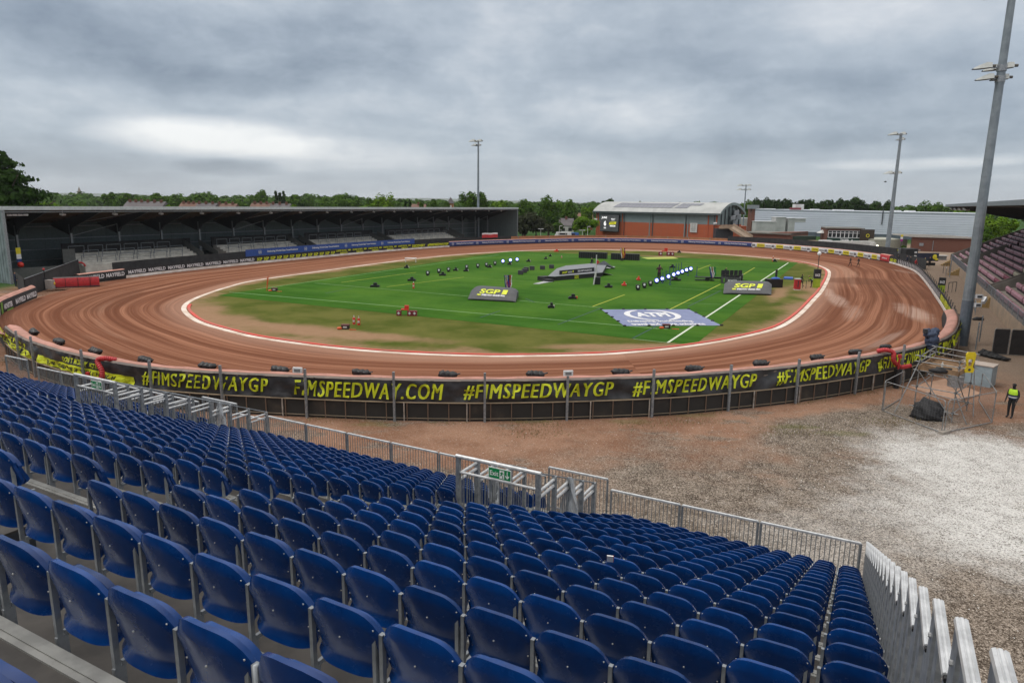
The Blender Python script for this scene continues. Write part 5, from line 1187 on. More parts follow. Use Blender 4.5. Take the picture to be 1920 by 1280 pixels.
for px, py, h, lb in ((1053, 484, .55, 'red bottle on the grass near the far left line'), (775.5, 541, .9, 'red extinguisher standing alone on the left pitch'), (664, 608, .8, 'red extinguisher beside the kerb gear, left of two'), (673, 609.5, .8, 'red extinguisher beside the kerb gear, right of two'), (1449, 491, 1.2, 'orange cone beside the far right pitch corner')):
    q = P(px, py); mb = MB(); mb.tube(q, q+up*h*.75, .12, n=10); mb.mi = 1; mb.tube(q+up*h*.75, q+up*h, .05, .03, n=8); mb.box(q+Vector((0, -.11, h*.4)), (.16, .05, h*.25)); tag(mb.build('extinguisher' if 'cone' not in lb else 'traffic_cone', [brightred if 'cone' not in lb else orange, offw]), lb, 'extinguisher' if 'cone' not in lb else 'cone')
# medical boxes with white crosses
def medset(q, sc_, label, seats=1):
    rt = empty('medical_gear', q, label, 'medical boxes')
    for dx in (-.95*sc_, .35*sc_, .95*sc_):
        mb = MB(); mb.box(q+Vector((dx, 0, .33*sc_)), (.55*sc_, .5*sc_, .62*sc_)); mb.build('box', mat('dark red case', (.20, .015, .03), .5), rt); mb = MB(); mb.box(q+Vector((dx, -.27*sc_, .35*sc_)), (.32*sc_, .02, .11*sc_)); mb.box(q+Vector((dx, -.275*sc_, .35*sc_)), (.11*sc_, .02, .32*sc_)); mb.build('white_cross', white, rt)
    mb = MB(); mb.box(q+Vector((-.25*sc_, .2, .75*sc_)), (.9*sc_, .4, .14*sc_)); mb.box(q+Vector((-.05*sc_, .2, 1.0*sc_)), (.5*sc_, .3, .45*sc_)); mb.build('orange_bag', brightred, rt)
medset(P(763, 592), .78, 'dark red medical boxes with white crosses and orange bag on the near left turf edge')
medset(P(1249, 479.5), 1.3, 'dark red medical boxes with white crosses on the far bend grass')
# wheelbarrow / kerb gear
def gear(q, label, s=.62):
    rt = empty('kerb_gear', q, label, 'equipment'); mb = MB(); mb.box(q+up*.32*s, (1.0*s, .6*s, .5*s)); mb.build('crate', mat('brown black crate', (.035, .025, .02), .7), rt); mb = MB(); mb.box(q+up*.60*s, (1.06*s, .66*s, .08)); mb.build('lid', mat('maroon lid', (.12, .03, .035), .6), rt)
    mb = MB(); mb.tube(q+Vector((.4, -.4, .05)), q+Vector((1.0, -.5, .05)), .035); mb.ball(q+Vector((-.45, -.25, .12)), .2, 9, 5, (1.2, .7, .6)); mb.build('orange_tool', orange, rt); mb = MB(); mb.box(q+Vector((0, -.31*s, .33*s)), (.5*s, .02, .22*s)); mb.build('label_plate', offw, rt)
gear(P(648, 617), 'brown crate with orange tools on the grass inside the near left kerb'); gear(P(1249, 616), 'dark crate with orange tools at the front edge of the ground banner')
q = P(515, 546); gear(q, 'dark crate beside an orange leaning flag at the left pitch corner'); mb = MB(); mb.grid([[q+Vector((-.95+.12*i+.14*j/3, 0, .2+1.5*j/3)) for j in range(4)] for i in range(2)]); mb.tube(q+Vector((-.95, 0, 0)), q+Vector((-.55, 0, 1.9)), .03); tag(mb.build('orange_flag', orange), 'orange furled flag leaning beside the crate at the left pitch corner', 'flag')
q = P(770, 492); mb = MB(); mb.box(q+up*.75, (2.0, .9, .08)); [mb.tube(q+Vector((a*.9, b_*.35, 0)), q+Vector((a*.9, b_*.35, .72)), .03) for a in (-1, 1) for b_ in (-1, 1)]; tag(mb.build('folding_table', white), 'white folding table near the left kerb', 'table')
# display with posts on the right pitch
q = P(1378, 532); rt = empty('display_wall', q, 'black display wall with white lettering and seats on the right of the pitch', 'display'); a, b_, c = P(1352, 531), P(1386, 533), P(1392, 524.5)
mb = MB(); mb.add([a, b_, b_+up*.9, a+up*.9], [(0, 1, 2, 3)]); mb.add([b_, c, c+up*.9, b_+up*.9], [(0, 1, 2, 3)]); mb.bar(a+up*.45, b_+up*.45, .15, .88); mb.bar(b_+up*.45, c+up*.45, .15, .88); mb.build('screen', greyv, rt)
G = quadfn(a, b_, b_+up*.9, a+up*.9, (-.0, -.16, 0)); mb = MB(); put_text(mb, 'MONSTER', lambda x, y: G(.35+.5*x, .35+.3*y), bold=.05); mb.build('white_lettering', lettw, rt); mb = MB(); mb.add([G(.1, .2), G(.17, .2), G(.17, .8), G(.1, .8)], [(0, 1, 2, 3)]); mb.build('green_mark', MATS['bright green print'], rt)
mb = MB()
for i in range(5): p_ = a+Vector((.6+.6*i, 1.2, 0)); mb.box(p_+up*.5, (.45, .45, 1.0)); mb.box(p_+Vector((0, .2, 1.3)), (.5, .1, .8)); 
mb.build('stacked_gear', black, rt)
q = P(1357, 524); person(Vector((q.x, q.y, 0)), R(200), 'person in black top bending over the display wall on the pitch', 1.9, 'bend')
q = P(1328, 527); mb = MB(); mb.box(q+Vector((-.8, 0, .55)), (2.2, .6, .12)); mb.box(q+Vector((1.5, .2, .45)), (3.4, .3, .25)); mb.tube(q+Vector((-.2, -.3, .3)), q+Vector((-.2, .1, .3)), .3, n=10); mb.box(q+Vector((-.8, 0, .2)), (2.2, .5, .12)); tag(mb.build('equipment_trolley', blackp), 'long black trolley at the foot of the three flags on the right', 'equipment')
q = P(1450, 538.5); rt = empty('black_crate', q, 'large black crate with blue bag and post right of the inflatable sign', 'crate'); mb = MB(); mb.box(q+up*.55, (2.0, 1.1, 1.1)); mb.build('crate', blackp, rt); mb = MB(); mb.tube(q+Vector((.4, .4, 1.1)), q+Vector((.4, .4, 2.3)), .14, n=10); mb.build('post', black, rt); mb = MB(); mb.ball(q+Vector((.2, 0, 1.15)), .4, 9, 6, (1.5, 1, .5)); mb.build('blue_bag', mat('bag blue', (.02, .10, .45), .6), rt)
ps = [P(1469, 523.5), P(1487, 524.5), P(1486.5, 522), P(1471, 521)]; mb = MB(); mb.prism([(p.x, p.y) for p in ps], .0, .22); tag(mb.build('blue_mat', mat('blue mat', (.03, .10, .42), .6)), 'small blue mat lying right of the black crate', 'mat')
q = P(1494, 543.5); rt = empty('red_cabinet', q, 'small red cabinet standing on the grass near the right kerb', 'cabinet'); mb = MB(); mb.box(q+up*.72, (.7, .5, 1.3)); mb.build('body', red, rt); mb = MB(); mb.box(q+up*.05, (.75, .55, .1)); mb.box(q+Vector((0, 0, 1.42)), (.74, .54, .1)); mb.build('trim', offw, rt); mb = MB(); mb.box(q+Vector((0, -.26, .8)), (.12, .02, .8)); mb.build('label_strip', steeld, rt)
def gatepillar(q, label, h=2.4, w=.95, rz=0., cam_=False):
    rt = empty('start_pillar', q, label, 'pillar'); mb = MB(); mb.box(q+up*h*.25, (w, .4, h*.5), rz=rz); mb.build('green_base', mat('lime green print', (.30, .42, .02), .6), rt); mb = MB(); mb.box(q+up*h*.75, (w, .402, h*.5), rz=rz); mb.build('black_top', black, rt)
    c_, s_ = math.cos(rz), math.sin(rz); mb = MB(); put_text(mb, 'RACE', lambda x, y: q+Vector(((x-.5)*w*.7*c_+.21*s_, (x-.5)*w*.7*s_-.21*c_, h*.62+.35*y)), bold=.05); mb.build('white_lettering', lettw, rt)
    if cam_: mb = MB(); mb.tube(q+up*h, q+up*(h+1.9), .05); mb.build('pole', steeld, rt); mb = MB(); mb.ball(q+up*(h+2.05), .26, 9, 6); mb.build('white_lamp', lampw, rt)
gatepillar(P(1530, 539.5), 'black and lime pillar with a lamp pole inside the right kerb', 2.45, .85, -.1, True)
gatepillar(P(1764, 548.5), 'black and lime pillar standing outside the right fence', 1.9, .75, -.5)
mb = MB(); q = P(1508, 541); [mb.tube(q+Vector((d_, 0, 0)), q+Vector((d_, 0, 1.1)), .035) for d_ in (-.25, .2)]; mb.bar(q+Vector((-.25, 0, 1.0)), q+Vector((.2, 0, 1.0)), .04); tag(mb.build('barrier_post', steeld), 'thin black barrier posts between the red cabinet and the pillar', 'post')
yw_ = P(1217, 484.5); mb = MB(); mb.prism([(p.x, p.y) for p in (P(1202, 483), P(1215, 486.5), P(1272, 485.5), P(1262, 482))], .03, .07); tag(mb.build('yellow_mat', mat('faded yellow mat', (.33, .38, .06), .8)), 'faded yellow mat lying beyond the black blocks', 'mat')
# ================================================================= FLOODLIGHT MASTS
mastm = mat('galvanised mast', (.24, .275, .30), .5, .35, (.18, .21, .235), 1.5, coord='World'); mastd = mat('painted mast foot', (.105, .13, .16), .6)
lampb = mat('lamp grey green', (.50, .52, .50), .45); lampd = mat('lamp underside', (.10, .09, .075), .6)
def floodhead(rt, c, ang, s=1.):
    d = Vector((math.cos(ang), math.sin(ang), 0)); n = Vector((-d.y, d.x, 0)); a = MB(); rows = []
    for f, w, z0, z1 in ((0, .30, -.02, .34), (.35, .34, -.06, .36), (.8, .30, -.10, .18), (1.25, .20, -.12, -.06)):
        p_ = c+d*f*s; rows.append([p_+n*w*s+up*z0*s, p_+n*w*.6*s+up*z1*s, p_-n*w*.6*s+up*z1*s, p_-n*w*s+up*z0*s])
    a.grid(rows); a.add(rows[0], [(3, 2, 1, 0)]); a.build('lamp_hood', lampb, rt); a = MB(); a.grid([[r[3]-up*.01, r[0]-up*.01] for r in rows]); a.tube(c-d*.05+up*.1, c-d*.28+up*.1, .11*s); a.build('lamp_glass', lampd, rt)
def mast(q, top, r0, r1, heads, label, foot=None, lean=0.):
    rt = empty('floodlight_mast', q, label, 'floodlight'); z = 0; mb = MB(); n = 14; seg = 4
    for i in range(seg):
        za, zb_ = top*i/seg, top*(i+1)/seg; ra = r0+(r1-r0)*i/seg; rb = r0+(r1-r0)*(i+1)/seg
        if i == 0 and foot: mb.tube(q+up*foot, q+up*zb_, ra-.005, rb, n=n)
        else: mb.tube(q+up*za, q+up*zb_, ra, rb, n=n)
        mb.tube(q+up*(zb_-.12), q+up*zb_, rb+.02, rb+.015, n=n)
    mb.build('pole', mastm, rt, smooth=False)
    if foot: mb = MB(); mb.tube(q, q+up*foot, r0+.005, r0, n=n); mb.build('foot', mastd, rt)
    for (z_, angs, s, reach) in heads:
        mb = MB()
        for a_ in angs: d = Vector((math.cos(a_), math.sin(a_), 0)); mb.bar(q+up*z_, q+up*z_+d*reach, .08)
        mb.tube(q+up*(z_-.25), q+up*(z_+.2), r1+.09, n=12); mb.build('bracket', galv, rt)
        for a_ in angs: d = Vector((math.cos(a_), math.sin(a_), 0)); floodhead(rt, q+up*(z_+.02)+d*reach, R(165)+.2*math.sin(a_*3), s)
q = P(1803, 647); zz = lambda y: PY(1870, y, q.y).z
bigz = zz(120); print('big mast', q, bigz)
rt = mast(q, 26., .40, .235, [(zz(127), (R(175), R(-10), R(60)), .95, .75), (zz(148), (R(185), R(0)), .9, .55), (25.6, (R(180), R(0), R(90)), 1., .9)], 'tall near floodlight mast with grey painted foot and four lamp hoods', foot=3.55)
for i, (z_, dx, rz_) in enumerate(((zz(555), .56, 0), (zz(571), .56, .1), (zz(562), 1.0, .6))):
    mb = MB(); c = q+Vector((dx, -.35, z_)); mb.mi = 0; mb.box(c, (.52, .22, .30), rz=rz_, ry=-.0 if i < 2 else -.7); mb.mi = 1; mb.box(c+Vector((-.02, -.115, 0)), (.36, .02, .13), rz=rz_, ry=0 if i < 2 else -.7); tag(mb.build('white_floodlight', [lampw, steeld]), 'small white floodlight clamped low on the near mast, %s of three' % ('upper', 'lower', 'outer tilted')[i], 'floodlight', 'white floodlights on the near mast')
q = P(1663, 473); mast(q, PY(1688, 252, q.y).z, .55, .28, [(PY(1676, 325, q.y).z, (R(180), R(0), R(40)), 1.5, 1.0), (PY(1688, 252, q.y).z, (R(180), R(0), R(120)), 1.5, 1.0), (PY(1686, 262, q.y).z, (R(0),), 1.4, .8)], 'second floodlight mast beside the far end of the right fence', foot=None)
q = PY(1391, 450, 235.); q.z = 0; mast(q, PY(1394, 348, 235.).z, .28, .16, [(PY(1394, 348, 235.).z, (R(180), R(0), R(60), R(120)), 1.3, 1.5), (PY(1394, 356, 235.).z, (R(180), R(0), R(60)), 1.3, 1.5)], 'thin floodlight mast beside the arched brick hall')
q = PY(896.5, 440, 205.); q.z = 0; mast(q, PY(897, 266, 205.).z, .42, .22, [(PY(897, 265, 205.).z, (R(180), R(0), R(60)), 1.5, 1.0), (PY(897, 273, 205.).z, (R(200), R(20)), 1.3, .6)], 'floodlight mast rising behind the left grandstand roof')
# ================================================================= SCAFFOLD TOWER, CABINET, BARRIERS
tb = mat('scaffold tube', (.30, .31, .32), .45, .5, (.20, .19, .18), 8)
c0 = [P(1655, 771), P(1767, 812), P(1859, 793), P(1800, 738)]         # barrier feet: left, front, right, back
rt = empty('scaffold_tower', P(1745, 770), 'scaffold tube camera tower with plank platform beside the near fence', 'scaffold')
B = [P(1702, 779), P(1800, 796), P(1822, 770), P(1722, 752)]
B = [P(1712, 776), P(1784, 791), P(1812, 770), P(1742, 752)]
ztop = 3.15; zpl = 2.35
T_ = []
for i, b_ in enumerate(B):
    mb = MB(); t_ = b_+Vector((0, 0, ztop)); T_.append(t_); mb.tube(b_, t_, .028); mb.build('standard', tb, rt)
for z in (.45, 1.5, zpl, zpl+.45, ztop-.05):
    for i in range(4):
        a, b_ = B[i], B[(i+1) % 4]; d = (b_-a).normalized(); mb = MB(); mb.tube(a-d*.25+up*z, b_+d*.25+up*z, .026); mb.build('ledger', tb, rt)
for a, b_ in ((B[0]+up*2.3, B[1]+up*.1), (B[1]+up*2.2, B[2]+up*.2), (B[3]+up*2.2, B[2]+up*.3), (B[0]+up*.1+Vector((-1.1, -.2, 0)), B[0]+up*2.9), (B[2]+Vector((-.3, -1.0, 0)), B[2]+up*3.1), (B[1]+Vector((.5, -.4, 0)), B[1]+up*1.4)):
    mb = MB(); mb.tube(a, b_, .026); mb.build('brace', tb, rt)
for i in range(4):
    mb = MB()
    for z in (.45, 1.5, zpl, zpl+.45, ztop-.05): mb.box(B[i]+up*z, (.09, .09, .10))
    mb.build('coupler', steeld, rt)
for i in range(4):
    a, b_ = B[i]+up*(zpl+.14), B[(i+1) % 4]+up*(zpl+.14); mb = MB(); mb.bar(a-(b_-a)*.03, b_+(b_-a)*.03, .04, .24); mb.build('toe_board', wood, rt)
for k in range(6):
    f = (k+.5)/6; a = B[0].lerp(B[3], f)+up*(zpl+.04); b_ = B[1].lerp(B[2], f)+up*(zpl+.04); mb = MB(); mb.bar(a, b_, .30, .04); mb.build('plank', wood, rt)
q = B[1]+up*(zpl+.05)+Vector((-.1, .3, 0)); mb = MB(); mb.ball(q+Vector((-.45, .3, .12)), .35, 10, 6, (1.5, .8, .4), .6); tag(mb.build('black_sheet', black, smooth=True), 'crumpled black sheet lying on the scaffold platform', 'sheet')
mb = MB(); q = B[0].lerp(B[2], .42)+up*(zpl+.06); mb.tube(q, q+up*.25, .05); mb.tube(q+up*.25, q+up*.33, .02); tag(mb.build('water_bottle', offw), 'white bottle standing on the scaffold platform', 'bottle')
# yellow stretcher
q = (B[1]+B[2])/2+up*(zpl+.05); mb = MB(); c = PY(1810, 660, q.y); 
def yq(x, z): return q+Vector((-.32+x*.5, -.35, .0+z*1.05))
o_ = [(.15, 1.), (.85, 1.), (1., .9), (.95, .62), (.80, .3), (1., .16), (.92, 0), (.1, 0), (0, .16), (.2, .3), (.05, .62), (0, .9)]
i_ = [(.3, .66), (.7, .66), (.72, .6), (.70, .5), (.66, .36), (.66, .34), (.6, .33), (.4, .33), (.34, .34), (.34, .36), (.3, .5), (.28, .6)]
for y0 in (0, .06):
    vs = [yq(x, z)+Vector((0, y0, 0)) for x, z in o_]+[yq(x, z)+Vector((0, y0, 0)) for x, z in i_]; mb.add(vs, [(k, (k+1) % 12, 12+(k+1) % 12, 12+k) if y0 == 0 else (12+k, 12+(k+1) % 12, (k+1) % 12, k) for k in range(12)])
vs = [yq(x, z) for x, z in o_]+[yq(x, z)+Vector((0, .06, 0)) for x, z in o_]; mb.add(vs, [(k, 12+k, 12+(k+1) % 12, (k+1) % 12) for k in range(12)])
mb.mi = 1; mb.ball(yq(.5, .15)+Vector((0, -.01, 0)), .07, 8, 5, (1, .3, 1)); tag(mb.build('yellow_stretcher', [mat('rescue yellow', (.70, .52, .01), .45), steeld]), 'yellow plastic rescue board propped on the scaffold platform', 'rescue board')
# covered camera on the fence
q = nearfn(1741, 2.1, .1); rt = empty('covered_camera', q, 'camera wrapped in a slate blue rain cover at the right end of the near fence', 'camera'); mb = MB()
for (dx, z, r_, sx, sz) in ((0, .25, .42, 1., 1.1), (-.1, .62, .36, 1.3, .8), (.12, .82, .26, 1.1, .8), (0, -.05, .40, .85, .7), (-.35, .80, .20, 1.1, .9)): mb.ball(q+Vector((dx, 0, z)), r_, 14, 10, (sx, .8, sz), .55)
mb.build('rain_cover', mat('slate rain cover', (.055, .075, .13), .7, c2=(.035, .05, .09), scale=3, bump=.8, bscale=6), rt, smooth=True); mb = MB(); mb.box(q+Vector((-.58, -.15, .85)), (.2, .2, .26)); mb.build('lens_end', steeld, rt); mb = MB(); mb.tube((q.x, q.y, 0), (q.x, q.y, 2.2), .05); mb.build('support', galv, rt)
# black covered pile inside the barriers
q = P(1738, 783); mb = MB(); mb.ball(q+up*.30, .66, 28, 14, (1.05, .9, .88), .55); mb.ball(q+Vector((.3, .1, .35)), .45, 20, 10, (1.1, .9, .9), .5); mb.v = [(v_[0], v_[1], max(0., v_[2])) for v_ in mb.v]
tag(mb.build('covered_pile', black, smooth=True), 'equipment heap under a black sheet inside the scaffold barriers', 'covered equipment')
# crowd barriers round the tower
meshw = mat('wire mesh', (.22, .23, .24), .6, .3)
def hbar(a, b_, h, label, name='mesh_barrier', fill=None, grp='barriers round the scaffold tower', wires=True):
    a = Vector(a); b_ = Vector(b_); rt = empty(name, (a+b_)/2, label, 'barrier', grp); mb = MB(); d = (b_-a).normalized(); r_ = .024
    mb.path([a+up*.05, a+up*(h-.12), a+d*.04+up*(h-.04), a+d*.12+up*h, b_-d*.12+up*h, b_-d*.04+up*(h-.04), b_+up*(h-.12), b_+up*.05, a+up*.05], r_, 8); mb.build('frame', tb, rt)
    L_ = (b_-a).length
    if fill: mb = MB(); mb.box((a+b_)/2+up*h/2, (L_-.06, .02, h-.1), rz=L2(a, b_)); mb.build('sheet', fill, rt)
    elif wires:
        mb = MB(); n = int(L_/.16)
        for i in range(1, n): mb.bar(a+d*L_*i/n+up*.05, a+d*L_*i/n+up*h, .0022)
        for k in range(1, 7): mb.bar(a+up*h*k/7, b_+up*h*k/7, .0022)
        mb.build('mesh', meshw, rt)
    return rt
hb = 1.62
hbar(c0[0], c0[1]+Vector((-.05, 0, 0)), hb, 'mesh barrier on the near left side of the scaffold tower'); hbar(c0[1]+Vector((.08, 0, 0)), c0[2], hb, 'mesh barrier on the near right side of the scaffold tower'); hbar(c0[2]+Vector((.05, .05, 0)), P(1835, 752), hb, 'mesh barrier on the far right side of the scaffold tower'); hbar(c0[0]+Vector((0, .1, 0)), P(1690, 748), hb, 'mesh barrier on the fence side of the scaffold tower', wires=False)
q = c0[1]; mb = MB(); mb.box(q+Vector((.05, -.05, .07)), (.6, .22, .14), rz=.5); tag(mb.build('concrete_block', conc), 'concrete block lying under the front corner of the mesh barriers', 'block')
# cabinet
q = P(1828, 722); rt = empty('utility_cabinet', q, 'pale blue grey utility cabinet behind the scaffold tower', 'cabinet'); a_, b_ = P(1793, 716), P(1856, 727); d = (b_-a_).normalized(); nn = Vector((-d.y, d.x, 0)); c = (a_+b_)/2+nn*.55; Lc = (b_-a_).length
mb = MB(); mb.box(c+up*.62, (Lc, 1.1, 1.24), rz=L2(a_, b_)); mb.build('body', mat('pale blue grey paint', (.30, .37, .41), .5), rt); mb = MB(); mb.box(c+up*1.27, (Lc+.08, 1.18, .06), rz=L2(a_, b_)); mb.build('lid', mat('dusty lid', (.45, .38, .33), .8), rt)
# concrete pad + drum at the mast
q = P(1765, 722); mb = MB(); mb.prism([(p.x, p.y) for p in (P(1700, 727), P(1790, 755), P(1840, 740), P(1775, 712))], 0, .10); tag(mb.build('concrete_pad', mat('sandy pad', (.36, .22, .15), .9)), 'sandy concrete pad round the foot of the grey drum', 'pad')
q = P(1790, 727); mb = MB(); mb.tube(q, q+up*1.1, .42, n=16); tag(mb.build('grey_drum', galv), 'grey cylindrical base standing on the pad behind the scaffold', 'base')
# sheeted barriers right
sheetk = mat('barrier sheeting', (.016, .014, .015), .75, c2=(.028, .024, .024), scale=2)
for i, (x0, x1) in enumerate(((1859, 1888), (1890.5, 1924), (1926, 1960))):
    a, b_ = P(x0, 664+(x0-1859)*.06), P(x1, 664+(x1-1859)*.06); hbar(a, b_, 1.95, 'black sheeted fence panel by the right stand, %s from the left' % ORD[i], 'sheeted_barrier', sheetk, 'black sheeted fence panels')
q = P(1872, 667)+Vector((0, -1.2, 0)); mb = MB()
for k in range(6): mb.ball(P(1845+k*8, 667+k*2)+up*.16, .42-.03*k, 12, 7, (1.0, .6, .75-.08*k), .9)
tag(mb.build('black_tarp', black, smooth=True), 'crumpled black tarpaulin lying in front of the black sheeted panels', 'tarpaulin')
q = P(1834, 600); mb = MB(); mb.ball(q+up*.1, .45, 12, 6, (1.2, .6, .45), .5); tag(mb.build('black_bag', black, smooth=True), 'black bag lying on the paved strip before the right stand', 'bag')
a, b_ = P(1795, 660), P(1858, 640)
for i, (px, py) in enumerate(((1836, 640), (1829, 655))):
    q = P(px, py); mb = MB(); mb.tube(q, q+up*2.1, .05); tag(mb.build('fence_post', galv), 'thin grey post on the paved strip beside the near mast, %s' % ('far one', 'near one')[i], 'post')
# ================================================================= RIGHT GRANDSTAND
QA, QB = Vector((39.5, 55.5, 0)), Vector((79.5, 128.5, 0)); QD = (QB-QA).normalized(); QN = Vector((QD.y, -QD.x, 0)); QL = (QB-QA).length
def Q(s, o, z): return QA+QD*s+QN*o+up*z
def qs(px, o, z):
    best = (1e9, 0)
    for i in range(900):
        s = -22+(QL+24)*i/900; e = abs(proj(Q(s, o, z))[0]-px)
        if e < best[0]: best = (e, s)
    return best[1]
def qbox(mb, s0, s1, o0, o1, z0, z1):
    mb.add([Q(s, o, z) for s in (s0, s1) for o in (o0, o1) for z in (z0, z1)], [(0, 1, 3, 2), (4, 6, 7, 5), (0, 4, 5, 1), (2, 3, 7, 6), (0, 2, 6, 4), (1, 5, 7, 3)])
rs = empty('grandstand', QA, 'roofed right grandstand with concrete steps and maroon seat rows', 'grandstand')
O0, RD_, RZ, Z0 = 2.2, .86, .44, 1.25; NR = 12
sP = [-20, qs(1858, O0, 1.9), qs(1801, O0, 1.9), qs(1776, O0, 1.9), QL]
print('right stand', sP)
wallc = mat('sandy concrete', (.33, .24, .165), .85, c2=(.25, .19, .14), scale=.8, coord='World'); parac = mat('grey parapet', (.19, .17, .15), .85, c2=(.145, .13, .115), scale=1.3, coord='World')
for k in range(NR+1):
    mb = MB(); qbox(mb, -20, QL, O0+RD_*k, O0+RD_*(k+1)+(2.5 if k == NR else 0), max(0, Z0+RZ*(k-1)), Z0+RZ*k); mb.build('terrace_step', conc, rs)
mb = MB(); qbox(mb, -20, QL, O0-.15, O0, 0, Z0+.05); mb.build('front_wall', wallc, rs)
for i, s in enumerate(sP[1:]):
    for ds in ((0, 1.9) if i < 2 else (0,)):
        mb = MB(); o1 = O0+RD_*(NR if i in (0, 3) else 6+i)
        mb.add([Q(s+ds+a, o, z) for a in (0, .22) for o, z in ((O0-.1, .2), (O0-.1, Z0+.85), (o1, Z0+.75+RZ*(o1-O0)/RD_), (o1, .2))], [(0, 1, 2, 3), (7, 6, 5, 4), (1, 5, 6, 2), (0, 4, 5, 1), (2, 6, 7, 3)]); mb.build('parapet', parac, rs)
    mb = MB()
    if i < 3:
        for k in range(5): mb.add([Q(s-2.2+a, o, z) for a in (0, 1.6) for o in (O0-.3-.32*k, O0-.3-.32*k+.32) for z in (0, Z0-.22*(k+1)+.1)], [(0, 1, 3, 2), (4, 6, 7, 5), (0, 4, 5, 1), (2, 3, 7, 6), (0, 2, 6, 4), (1, 5, 7, 3)])
        mb.build('stair_flight', mat('yellow brown steps', (.30, .20, .08), .8), rs)
# railings along the front
s = -18.; j = 0
while s < QL-3:
    for o, zb in ((O0-.1, Z0),):
        mb = MB(); a, b_ = Q(s, o, zb), Q(s+2.9, o, zb); mb.path([a, a+up*1.0, b_+up*1.0, b_], .03, 6); 
        for i in range(1, 12): q = a.lerp(b_, i/12); mb.bar(q+up*.05, q+up, .014)
        mb.build('front_railing', galv, rs)
    s += 3.05
for s in (sP[1]-3., sP[2]-3., sP[1]-9.):
    mb = MB(); a, b_ = Q(s, O0-2.0, 0), Q(s+4.5, O0-1.7, 0); mb.path([a, a+up*1.1, b_+up*1.1, b_], .03, 6)
    for i in range(1, 22): q = a.lerp(b_, i/22); mb.bar(q+up*.1, q+up*1.1, .016)
    mb.build('ramp_railing', galv, rs)
# rows of folded seats
smar = mat('dusty maroon seat', (.34, .155, .19), .5, c2=(.42, .22, .26), scale=1.5); sred = mat('deep red seat', (.19, .02, .045), .5); scre = mat('cream seat', (.42, .38, .27), .5); sdark = mat('dark seat frame', (.035, .02, .025), .6)  # the darkest maroon is for the frames under the folded seats
blocks = [(-19.5, sP[1]-1.6), (sP[1]+.6, sP[2]-1.4), (sP[2]+.6, sP[3]-.9), (sP[3]+.5, QL-.6)]
cnt = 0
for bi, (a_, b_) in enumerate(blocks):
    cuts = [a_]
    while cuts[-1] < b_: cuts.append(min(b_, cuts[-1]+(7.5 if bi < 2 else 4.5)))
    for k in range(NR):
        for ci, (s0, s1) in enumerate(zip(cuts, cuts[1:])):
            if s1-s0 < 1.2: continue
            x, y = proj(Q((s0+s1)/2, O0+RD_*k, Z0+RZ*k)); xa = proj(Q(s1, O0+RD_*k, Z0+RZ*k))[0]
            if xa > 1935: continue
            col_ = smar
            if bi == 1 and k in (0, 1, 2) and ci == 0: col_ = sred
            if bi == 1 and k in (3, 4) and ci == 0: col_ = scre
            mb = MB(); md = MB(); s = s0+.1; z = Z0+RZ*k; o = O0+RD_*k+.42
            while s+.46 < s1:
                prof = [(o-.20, .32), (o-.22, .60), (o-.16, .74), (o-.03, .78), (o+.06, .70)]
                mb.grid([[Q(s+a, oo, z+zz) for oo, zz in prof] for a in (0, .46)]); mb.add([Q(s, oo, z+zz) for oo, zz in prof], [(4, 3, 2, 1, 0)]); mb.add([Q(s+.46, oo, z+zz) for oo, zz in prof], [(0, 1, 2, 3, 4)])
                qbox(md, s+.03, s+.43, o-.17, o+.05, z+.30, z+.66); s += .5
            if not mb.v: continue
            rt = empty('seat_row', Q((s0+s1)/2, o, z), 'x', 'seat row', 'maroon seat rows of the right grandstand')
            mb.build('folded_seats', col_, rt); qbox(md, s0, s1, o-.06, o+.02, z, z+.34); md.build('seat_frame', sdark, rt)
            cn = {'dusty maroon seat': 'dusty maroon', 'deep red seat': 'deep red', 'cream seat': 'cream'}[col_.name]
            rt['label'] = '%s row of folded seats, %s tier up, %s run of the %s block' % (cn, ORD[k], ORD[ci], ('nearest', 'second', 'third', 'farthest')[bi]); cnt += 1
print('seat rows', cnt)
# roof
ZT = 11.15; RX0, RX1 = -24., QL+.5
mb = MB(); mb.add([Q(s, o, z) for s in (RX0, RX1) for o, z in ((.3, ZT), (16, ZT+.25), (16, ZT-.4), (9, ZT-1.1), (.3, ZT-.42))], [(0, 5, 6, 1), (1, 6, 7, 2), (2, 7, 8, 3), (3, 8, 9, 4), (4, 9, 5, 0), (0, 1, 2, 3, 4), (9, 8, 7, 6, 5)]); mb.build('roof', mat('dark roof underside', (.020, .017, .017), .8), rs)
mb = MB(); mb.add([Q(s, o, z) for s in (RX0-.1, RX1+.1) for o, z in ((.1, ZT+.05), (16.2, ZT+.32), (16.2, ZT+.26), (.3, ZT-.02), (.3, ZT-.36), (.1, ZT-.36))], [(0, 6, 7, 1), (1, 7, 8, 2), (2, 8, 9, 3), (3, 9, 10, 4), (4, 10, 11, 5), (5, 11, 6, 0), (0, 1, 2, 3, 4, 5), (11, 10, 9, 8, 7, 6)]); mb.build('roof_sheet', mat('grey roof sheet', (.15, .18, .20), .5), rs)
for s in range(-18, int(QL), 9):
    mb = MB(); mb.add([Q(s+a, o, z) for a in (0, .3) for o, z in ((.6, ZT-.45), (15, ZT-.45), (15, ZT-2.2), (11, ZT-2.4))], [(0, 1, 2, 3), (7, 6, 5, 4), (0, 4, 5, 1), (2, 6, 7, 3), (3, 7, 4, 0)]); mb.build('roof_beam', steeld, rs)
    mb = MB(); qbox(mb, s, s+.4, 12.2, 12.7, 0, ZT-2.); mb.build('column', steeld, rs)
